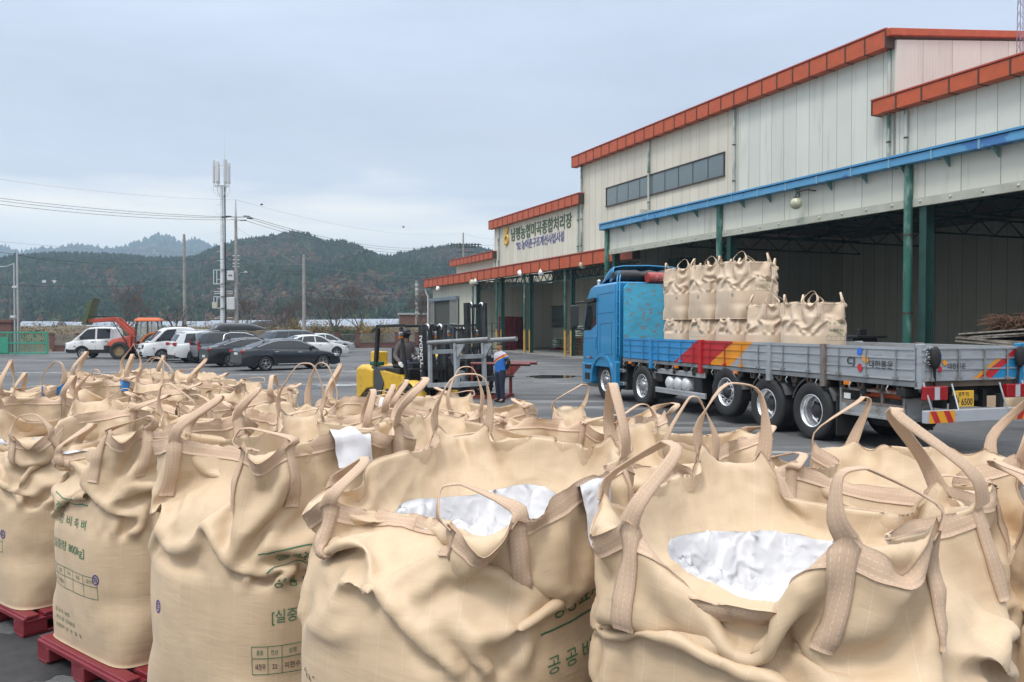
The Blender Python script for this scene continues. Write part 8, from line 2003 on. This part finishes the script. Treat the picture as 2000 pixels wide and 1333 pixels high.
for s in (1, -1): mb = MB(); mb.ball((hc.x + .083, s * .030, hc.z - .02), .009, 8, 6, (.6, 1.2, .7)); mb.build('eye', HAIR, w); mb = MB(); mb.box((hc.x + .088, s * .031, hc.z + .004), (.008, .032, .006)); mb.build('eyebrow', HAIR, w)
mb = MB(); mb.box((hc.x + .080, 0, hc.z - .085), (.008, .042, .007)); mb.build('mouth', mat('lips', (.22, .09, .07), .5), w)
# the driver
GSW = mat('grey brown sweater', (.105, .088, .088), .9, var=.12, bump=.4, bump_scale=30)
Md = Matrix.Translation(ff) @ Matrix.Rotation(FH, 4, 'Z') @ Matrix.Translation((-.88, 0, .0))
d, J, arms, lg, hd, k, pz, L = person('person in a grey sweater, black mask and helmet driving the yellow forklift', Md, {'L': ((.08, .28, 1.40), (.40, .14, 1.36)), 'R': ((-.02, -.30, 1.36), (.24, -.34, 1.22))}, {'pelvis': 1.22, 'L': ((.42, .16, 1.20), (.46, .16, .88)), 'R': ((.42, -.16, 1.20), (.48, -.18, .88))}, 0.05, 1.68)
cloth_torso(d, 'sweater', GSW, [(.0, 1.14, .13, .175), (.01, 1.28, .145, .18), (.02, 1.45, .15, .195), (.025, 1.58, .15, .21), (.02, 1.67, .12, .195), (.015, 1.73, .07, .10), (.02, 1.77, .06, .065)])
for a in arms: cloth_tube(d, 'sleeve', GSW, [a[0] + Vector((0, -a[3] * .03, .0)), a[0] + Vector((0, a[3] * .02, -.02)), a[0].lerp(a[1], .5), a[1], a[1].lerp(a[2], .5), a[2]], [.08, .084, .068, .06, .052, .044])
for a in lg: cloth_tube(d, 'trouser_leg', NAVY, [a[0] + Vector((-.05, 0, .03)), a[0].lerp(a[1], .5), a[1], a[1].lerp(a[2], .5), a[2]], [.105, .095, .078, .068, .062])
for a in lg: mb = MB(); mb.ball((a[2].x + .06, a[2].y, .84), .05, 12, 8, (2.4, .95, .9)); mb.build('shoe', SHOE, d)
for a in arms:
    dd = (a[2] - a[1]).normalized(); mb = MB(); mb.ball(a[2] + dd * .07, .045, 12, 8, (1.3, 1, .8)); side = dd.cross(Vector((0, 0, 1))).normalized()
    for q, ln in ((-1.5, .07), (-.5, .085), (.5, .08), (1.5, .06)): p0 = a[2] + dd * .10 + side * q * .021; mb.tube([p0, p0 + dd * ln * .6 + Vector((0, 0, -.012)), p0 + dd * ln * .7 + Vector((0, 0, -.05))], [.014, .0135, .011], 7)
    p0 = a[2] + dd * .05 - side * a[3] * .04; mb.tube([p0, p0 + dd * .05 - side * a[3] * .02, p0 + dd * .07 - side * a[3] * .01 + Vector((0, 0, -.03))], [.015, .014, .011], 7); mb.build('glove', WHITE, d)
hc = J[hd[0]][0].lerp(J[hd[1]][0], .35)
mb = MB(); mb.ball((hc.x, 0, hc.z + .0), .12, 18, 12, (1.0, .9, 1.12)); mb.build('balaclava', mat('black mask', (.012, .012, .013), .8), d)
mb = MB(); mb.ball((hc.x - .005, 0, hc.z + .035), .138, 18, 12, (1.0, .92, .9)); mb.prism([(.05, hc.z + .03), (.20, hc.z + .005), (.20, hc.z + .015), (.05, hc.z + .06)], -.09, .09, M=Matrix.Translation((hc.x - .0, 0, 0))); mb.build('helmet', mat('dark helmet', (.02, .018, .018), .45, bump=.1), d)
mb = MB(); mb.box((hc.x + .112, 0, hc.z - .005), (.02, .13, .035)); mb.build('visor', mat('dark red band', (.05, .018, .014), .4), d)
# ------------------------------------------------------------------ bags in the foreground
import time as _tm
RZ = -38
kw = dict(hf=1.2, skirt=.48, a=.55)
PGRP = 'red pallets under the bulk bags'; BGRP = 'bulk bags standing on pallets in the foreground'
UPW = lambda h, lx=0, ly=0, sq=.5: (h, (lx, ly, 0), sq)
def w2l(lx, ly, rz):
    """lean given in world directions -> the bag's own"""
    c, s = math.cos(-rz), math.sin(-rz); return (lx * c - ly * s, lx * s + ly * c, 0)
def L4(rz, *ls): return [(h, w2l(lx, ly, rz), sq) for h, lx, ly, sq in ls]
def place(b, label, x, y, rot, loops=None, z=.155, **k):
    rz = R(RZ + rot); return make_bag(b, 'bulk_bag', label, (x, y, z), rz, BGRP, L4(rz, *loops) if loops else None, **k)
A5 = bag_data(3, pins=[(0.44, 0.06, 0), (0.40, 0.08, 0), (0.47, 0.06, 0), (0.38, 0.03, 0)], mids=[(.10, .0), (.26, .26), (.20, .08), (.32, .04)], hole=.37, hf=1.13, skirt=.48, a=.55)
A4 = bag_data(4, pins=[(0.26, 0.06, 0), (0.46, 0.04, 0), (0.46, 0.06, 0), (0.24, 0.10, 0)], mids=[(.16, .26), (.36, -.02), (.40, .05), (.34, .12)], hole=.37, hf=1.12, skirt=.47, a=.55)
A3 = bag_data(5, pins=[(0.42, 0.06, 0), (0.45, 0.08, 0), (0.46, 0.08, 0), (0.38, 0.10, 0)], mids=[(.28, .30), (.40, .04), (.36, .20), (.30, .28)], hole=.31, hf=1.11, skirt=.47, a=.55)
A2 = bag_data(6, pins=[(0.42, 0.06, 0), (0.43, 0.06, 0), (0.42, 0.08, 0), (0.18, 0.0, 0)], mids=[(.20, .12), (.40, .02), (.34, .24), (.24, .22)], hf=1.04, skirt=.45, a=.51)
kv = dict(N=96, hf=1.0, skirt=.45, a=.545)
VAR = [bag_data(20 + i, pins=p, mids=m_, **kv) for i, (p, m_) in enumerate((([(.43, .08, 0), (.41, .10, 0), (.43, .06, 0), (.38, .12, 0)], [(.33, .28), (.40, .05), (.32, .28), (.28, .30)]), ([(.36, .10, 0), (.42, .10, 0), (.42, .12, 0), (.32, .10, 0)], [(.24, .26), (.38, .14), (.36, .24), (.22, .30)]), ([(.43, .06, 0), (.42, .08, 0), (.36, .12, 0), (.42, .10, 0)], [(.40, .04), (.30, .28), (.28, .30), (.39, .06)]), ([(.24, .04, 0), (.41, .10, 0), (.43, .08, 0), (.38, .12, 0)], [(.16, .10), (.34, .26), (.40, .08), (.24, .28)])))]
t5 = place(A5, 'big open bag with a wide round mouth of crinkled white film', .93, 2.68, 0, [(.17, -.5, .1, .5), (.30, -.75, -.1, .3), (.28, .15, .1, .75), (.22, .75, .0, .6)])
t4 = place(A4, 'large slumped bag with a torn white flap hanging over its rim', -.17, 3.34, 0, [(.13, -.8, .6, .5), (.27, -.1, -.1, .35), (.27, .1, .0, .8), (.16, .8, .1, .5)])
t3 = place(A3, 'bag with a square white sheet on its rim and a handwritten table', -1.19, 4.34, 0, [(.08, -1.2, .5, .4), (.24, .6, .2, .5), (.30, .1, .0, .6), (.22, .9, .0, .5)])
t2 = place(A2, 'bag with green printed weight lines and a violet stamp inside its table', -2.32, 5.40, 0, [(.10, 1.2, .0, .3), (.2, .6, .0, .5), (.22, -.4, .1, .5), (.18, .8, .0, .5)])
t1 = place(VAR[3], 'stamped bag next to a red pallet corner, cut by the edge of the view', -3.48, 6.42, 0)
DR = (.06, 1.6, .2, .5); DL = (.06, -1.6, .3, .5)
rows = [
 (VAR[0], 1.80, 3.90, 90, 'bag between the wide mouthed bag and the lorry bumper, two tall loops', [(.3, .5, .1, .5), (.28, .6, .0, .4), DR, DL]),
 (VAR[2], 2.70, 3.35, 180, 'bag below the lorry bumper bar, half out of view beside the wide mouthed bag', None),
 (VAR[1], .85, 4.75, 0, 'bag with one upright loop in front of the lorry wheels', [(.34, 0, 0, .42), DR, (.14, .3, .2, .5), DL]),
 (VAR[2], .50, 5.95, 90, 'bag half hidden behind the slumped bag, below the first lorry axle', [(.08, 1.4, .4, .7), (.20, .6, 0, .5), DL, DR]),
 (VAR[0], -.42, 6.80, 180, 'bag with one high loop in front of the standing worker', [DR, (.22, .5, 0, .5), (.34, 0, 0, .7), DL]),
 (VAR[3], -.38, 5.38, 90, 'bag with a slack loop between the slumped bag and the worker', [DR, DL, (.24, .2, 0, .6), DR]),
 (VAR[1], -1.15, 7.70, 270, 'bag with a folded upright loop in front of the forklift driver', [(.34, .35, 0, .2), DR, DL, (.08, -1.3, .4, .5)]),
 (VAR[2], -1.54, 6.40, 0, 'bag with a tall slender loop below the charcoal saloon', [DR, (.20, .3, 0, .4), (.38, 0, .1, .65), DL]),
 (VAR[0], -2.72, 7.40, 90, 'bag with a creased flat rim below the dark saloons', None),
 (VAR[1], -3.10, 9.50, 180, 'bag with a strap sticking up below the dark grey estate car', [DR, (.26, .6, 0, .2), DL, DR]),
 (VAR[3], -3.88, 8.45, 0, 'bag with a big drooping loop below the white high estate car', [(.2, .5, 0, .5), DR, (.3, .2, 0, .7), DL]),
 (VAR[2], -4.30, 10.55, 270, 'bag with several loops below the white light lorry', [(.28, .2, 0, .8), (.26, -.2, 0, .7), (.08, 1, 0, .6), DR]),
 (VAR[0], -4.64, 7.50, 0, 'bag with a double loop behind the stamped bags', [(.24, .2, 0, .4), (.2, .3, 0, .5), DR, DL]),
 (VAR[3], -5.04, 9.50, 270, 'bag with blue tapes on its straps', [(.26, .3, 0, .5), (.26, .2, 0, .6), DR, DL]),
 (VAR[2], -5.45, 11.40, 180, 'bag with a tall narrow loop below the tractor', [(.38, .1, 0, .15), (.3, .5, 0, .6), DL, (.22, .2, 0, .5)]),
 (VAR[1], -5.80, 8.50, 90, 'bag with one upright strap below the green gate', [(.34, .1, 0, .15), DR, DL, (.2, .2, 0, .5)]),
]
tb_ = []
for b, x, y, rot, lab, lp in rows: tb_.append(place(b, lab, x, y, rot, lp))
# pallets: one under each pair or single
for i, (x, y, lab) in enumerate([(.93, 2.68, 'red plastic pallet under the wide mouthed bag'), (-.17, 3.34, 'red plastic pallet under the slumped bag with a torn flap'), (-1.19, 4.34, 'red plastic pallet under the bag with a square white sheet'), (-2.32, 5.40, 'red plastic pallet showing below the stamped bag with weight lines'), (-3.48, 6.42, 'red plastic pallet under the stamped bag cut by the edge')] + [(r_[1], r_[2], 'red pallet under the ' + ' '.join(r_[4].split(',')[0].split()[:11])) for r_ in rows]):
    pallet((x + .05, y - .05, 0.001), R(RZ), lab, PGRP)
# printing: fronts seen in the photo. u runs round the bag from the middle of its -Y side
S_ = .55 * 2
def table(u0, v0, cols_, heads, w=.0035, h1=.055, h2=.075):
    it = []; W = sum(cols_)
    for v in (v0, v0 + h2, v0 + h2 + h1): it.append(('l', u0, v, u0 + W, v, w))
    u = u0
    for c, hd_ in zip(cols_ + [0], heads + ['']):
        it.append(('l', u, v0, u, v0 + h2 + h1, w))
        if hd_: it.append(('t', hd_, u + c / 2, v0 + h2 + h1 / 2, .026, None))
        u += c
    return it
def face_print(t, b, uc, dv=0.0, right=True, hand=('새청무', '22', '이현수')):
    it = [('t', '중량표시', uc, 1.02 + dv, .060, .30), ('l', uc - .22, 1.075 + dv, uc + .22, 1.075 + dv, .006), ('l', uc - .22, .965 + dv, uc + .22, .965 + dv, .006), ('t', '공 공 비 축 벼', uc + .02, .86 + dv, .062, .42), ('t', '[실중량 800kg]', uc + .02, .70 + dv, .066, .44)]
    it += table(uc - .34, .44 + dv, [.11, .09, .12, .11, .13, .13], ['품종', '연산', '성명', '주소', '등급', '검사관'])
    it += [('t', '공 급 처  농협', uc - .12, .27 + dv, .030, .22), ('t', '제 조 원  한국포장', uc - .08, .22 + dv, .030, .28), ('t', '포장일자  20   년   월   일', uc - .05, .17 + dv, .028, .36)]
    on_bag(t, b, 'printing', INK, it)
    on_bag(t, b, 'handwriting', PEN, [('t', hand[0], uc - .285, .475 + dv, .034, .075), ('t', hand[1], uc - .185, .475 + dv, .032, None), ('t', hand[2], uc - .08, .475 + dv, .034, .085)])
def stamp(t, b, u, v, r=.024):
    ring = [(u + r * math.cos(k * .42), v + r * 1.15 * math.sin(k * .42)) for k in range(16)]
    on_bag(t, b, 'stamp', VIOLET, [('s', ring, .008), ('s', [(u + .011, v + .012), (u - .008, v + .012), (u - .010, v - .010), (u + .012, v - .010)], .006), ('s', [(u - .004, v), (u + .01, v)], .005)])
face_print(t4, A4, S_ * 1.0 - .06, -.03); face_print(t3, A3, S_ * 1.0 - .30, -.02); face_print(t2, A2, -.08, -.06); face_print(t1, VAR[3], -.06, -.05)
stamp(t2, A2, .26, .50); stamp(t3, A3, -.20, .62); stamp(t1, VAR[3], .30, .52)
def scribble(t, b, u, v, n, s, seed):
    rs = random.Random(seed); it = []
    for i in range(n):
        p = [(u + i * s * 1.2 + rs.uniform(-.4, .4) * s, v + rs.uniform(-.8, .8) * s - .004 * i) for _ in range(5)]; it.append(('s', p, .004))
    on_bag(t, b, 'handwriting', PEN, it)
scribble(t3, A3, -.42, .80, 3, .016, 3); scribble(t4, A4, -.34, .68, 4, .022, 5); scribble(t4, A4, -.26, .48, 4, .022, 8)
# white flaps of film or label paper hanging over the rims
def flap(t, b, u, w, hgt, hang, name, m, seed, tilt=0.0, inner=.10):
    """sheet from inside the opening over the rim at u and down the outside"""
    rs = random.Random(seed); rows_ = []; nn = 12
    for i in range(15):
        f = i / 14; row = []
        for k in range(nn + 1):
            uu = u + (k / nn - .5) * w + tilt * f; d = f * (inner + hgt)
            if d < inner: vv = b.v[b.rim] + (inner - d)
            else: vv = b.v[b.rim] - (d - inner)
            p, n_ = sample(b, uu, vv, .012 + hang * max(0, f - .3)); q = .012 * mnoise.noise(Vector((uu * 14, f * 5, seed))) + .006 * abs(mnoise.noise(Vector((uu * 30, f * 14, seed))))
            row.append(tuple(p + n_ * q))
        rows_.append(row)
    mb = MB(); mb.grid(rows_, True); return mb.build(name, m, t, fix=False)
flap(t4, A4, S_ * 1.0 + .04, .28, .24, .05, 'liner_flap', LINER, 2, .05, .16); flap(t3, A3, S_ * 1.0 - .02, .26, .16, .05, 'white_sheet', PAPER, 3, .05, .12)
flap(t2, A2, -.10, .40, .02, .01, 'liner_flap', LINER, 6, .0, .22); flap(tb_[12], VAR[0], .1, .5, .06, .02, 'liner_flap', LINER, 8, .0, .22); flap(tb_[8], VAR[0], S_ * 3 + .1, .34, .12, .03, 'white_sheet', LINER, 9, .06, .2); flap(t1, VAR[3], -.1, .5, .03, .01, 'liner_flap', LINER, 4, 0, .2); flap(tb_[6], VAR[1], S_ * 1.5, .2, .1, .03, 'white_sheet', PAPER, 11, .03, .12)
BLUET = mat('blue tape', (.05, .25, .60), .5)
mb = MB()
for c in range(4):
    for dd in (-.17, .17):
        k0 = int(round(((VAR[3].N // 8 + c * VAR[3].N // 4) * VAR[3].P0 + dd) / VAR[3].P0)); V, F, U = strip(VAR[3], k0 - 3, k0 + 3, VAR[3].rim - 8, VAR[3].rim - 1, .012, .002, 'along_v'); mb.add([tuple(p) for p in V], [tuple(f) for f in F], True)
mb.build('blue_tape', BLUET, tb_[13], fix=False)
# ------------------------------------------------------------------ bags on the lorry: full, tight, skirts standing up
kt = dict(N=72, a=.50, steps=55)
TV = [bag_data(40 + i, crease=.2, waves=.0, pins=p, hf=.92, skirt=.40, crumple=.01, mids=[(.375, .02), (.36, .08), (.38, .03), (.365, .06)], **kt) for i, p in enumerate(([(.39, .03, 0), (.385, .05, 0), (.39, .04, 0), (.385, .05, 0)], [(.385, .06, 0), (.39, .03, 0), (.38, .06, 0), (.39, .04, 0)], [(.39, .02, 0), (.38, .06, 0), (.39, .03, 0), (.39, .04, 0)]))]
FLAT = bag_data(50, crease=.3, waves=.01, pins=[(.02, .30, 0)] * 4, hf=.98, skirt=.20, crumple=.03, **kt)
TG = 'bulk bags loaded on the lorry'
def tbag(b, x, y, z, rot, label, flat=False):
    p = LORRY_M @ Vector((x, y * .9, z)); t = make_bag(b, 'bulk_bag', label, p, THD + R(rot), TG, [(.03, (0, 0, 0), .5)] * 4 if flat else [(.20, (.1, .1, 0), .45), (.18, (-.2, .2, 0), .4), (.22, (.1, -.3, 0), .5), (.20, (0, .3, 0), .4)], liner=False, fabric=FABRIC_PALE, web=WEBP); return t
WEBP = webbing_mat('pale bag webbing', (.58, .45, .33))
def lorry_x(px, y):
    a_ = (px - 1000) / FPX; return (a_ * (ORG.y + tn_.y * y) - (ORG.x + tn_.x * y)) / (td_.x - a_ * td_.y)
XS = [lorry_x(p, .5) for p in (1344, 1397, 1453, 1516, 1588)]
words_ = ('against the headboard', 'second from the headboard', 'third from the headboard', 'fourth from the headboard', 'last of the load')
for i in range(5):
    for s, side in ((1, 'near'), (-1, 'far')):
        x = XS[i]
        if s < 0 and i > 2: continue
        if i < 3:
            tl = tbag(FLAT, x, s * .56, 1.26, (i * 90) % 360, f'lower bag on the {side} side of the lorry, {words_[i]}', True)
            if s < 0 and i > 1: continue
            tu = tbag(TV[i % 3], x, s * .56, 2.27, (i * 180 + (90 if s < 0 else 0)) % 360, f'upper bag on the {side} side of the lorry, {words_[i]}')
            if s > 0:
                u_l = S_ * ((2 - (i * 90) // 90) % 4); u_u = S_ * ((2 - ((i * 180) % 360) // 90) % 4)
                stamp(tl, FLAT, u_l + .1, .72, .03); stamp(tu, TV[i % 3], u_u + .1, .52, .03)
                if i == 2: on_bag(tu, TV[2], 'printing', INK, table(u_u + S_ - .38, .62, [.11, .09, .12, .11, .13], ['품종', '연산', '성명', '주소', '등급']) + [('t', '[실중량 800kg]', u_u + S_ - .1, .84, .06, .4), ('t', '공 공 비 축 벼', u_u + S_ - .1, .96, .06, .4)])
                if i == 1: on_bag(tl, FLAT, 'printing', INK, table(u_l - .3, .60, [.11, .09, .12, .11, .13], ['품종', '연산', '성명', '주소', '등급']) + [('t', '[실중량 800kg]', u_l - .1, .85, .06, .4)])
        else:
            tl = tbag(TV[(i + 1) % 3], x, s * .56, 1.32, (i * 90) % 360, f'single height bag on the near side of the lorry, {words_[i]}')
            if i == 4:
                u_l = S_ * ((2 - ((i * 90) % 360) // 90) % 4); on_bag(tl, TV[(i + 1) % 3], 'printing', INK, table(u_l + S_ - .42, .52, [.11, .09, .12, .11, .13], ['품종', '연산', '성명', '주소', '등급']) + [('t', '[실중량 800kg]', u_l + S_ - .15, .72, .06, .4), ('t', '공 공 비 축 벼', u_l + S_ - .15, .86, .06, .4)])
# one more bag on the ground beyond the lorry tail
g = G(1950, 797); t = make_bag(FLAT, 'bulk_bag', 'single bulk bag on the ground beyond the lorry tail', (g.x + .45, g.y + .5, .0), R(20), None, [(.1, (0, 0, 0), .5)] * 4, liner=False, fabric=FABRIC, web=WEB)
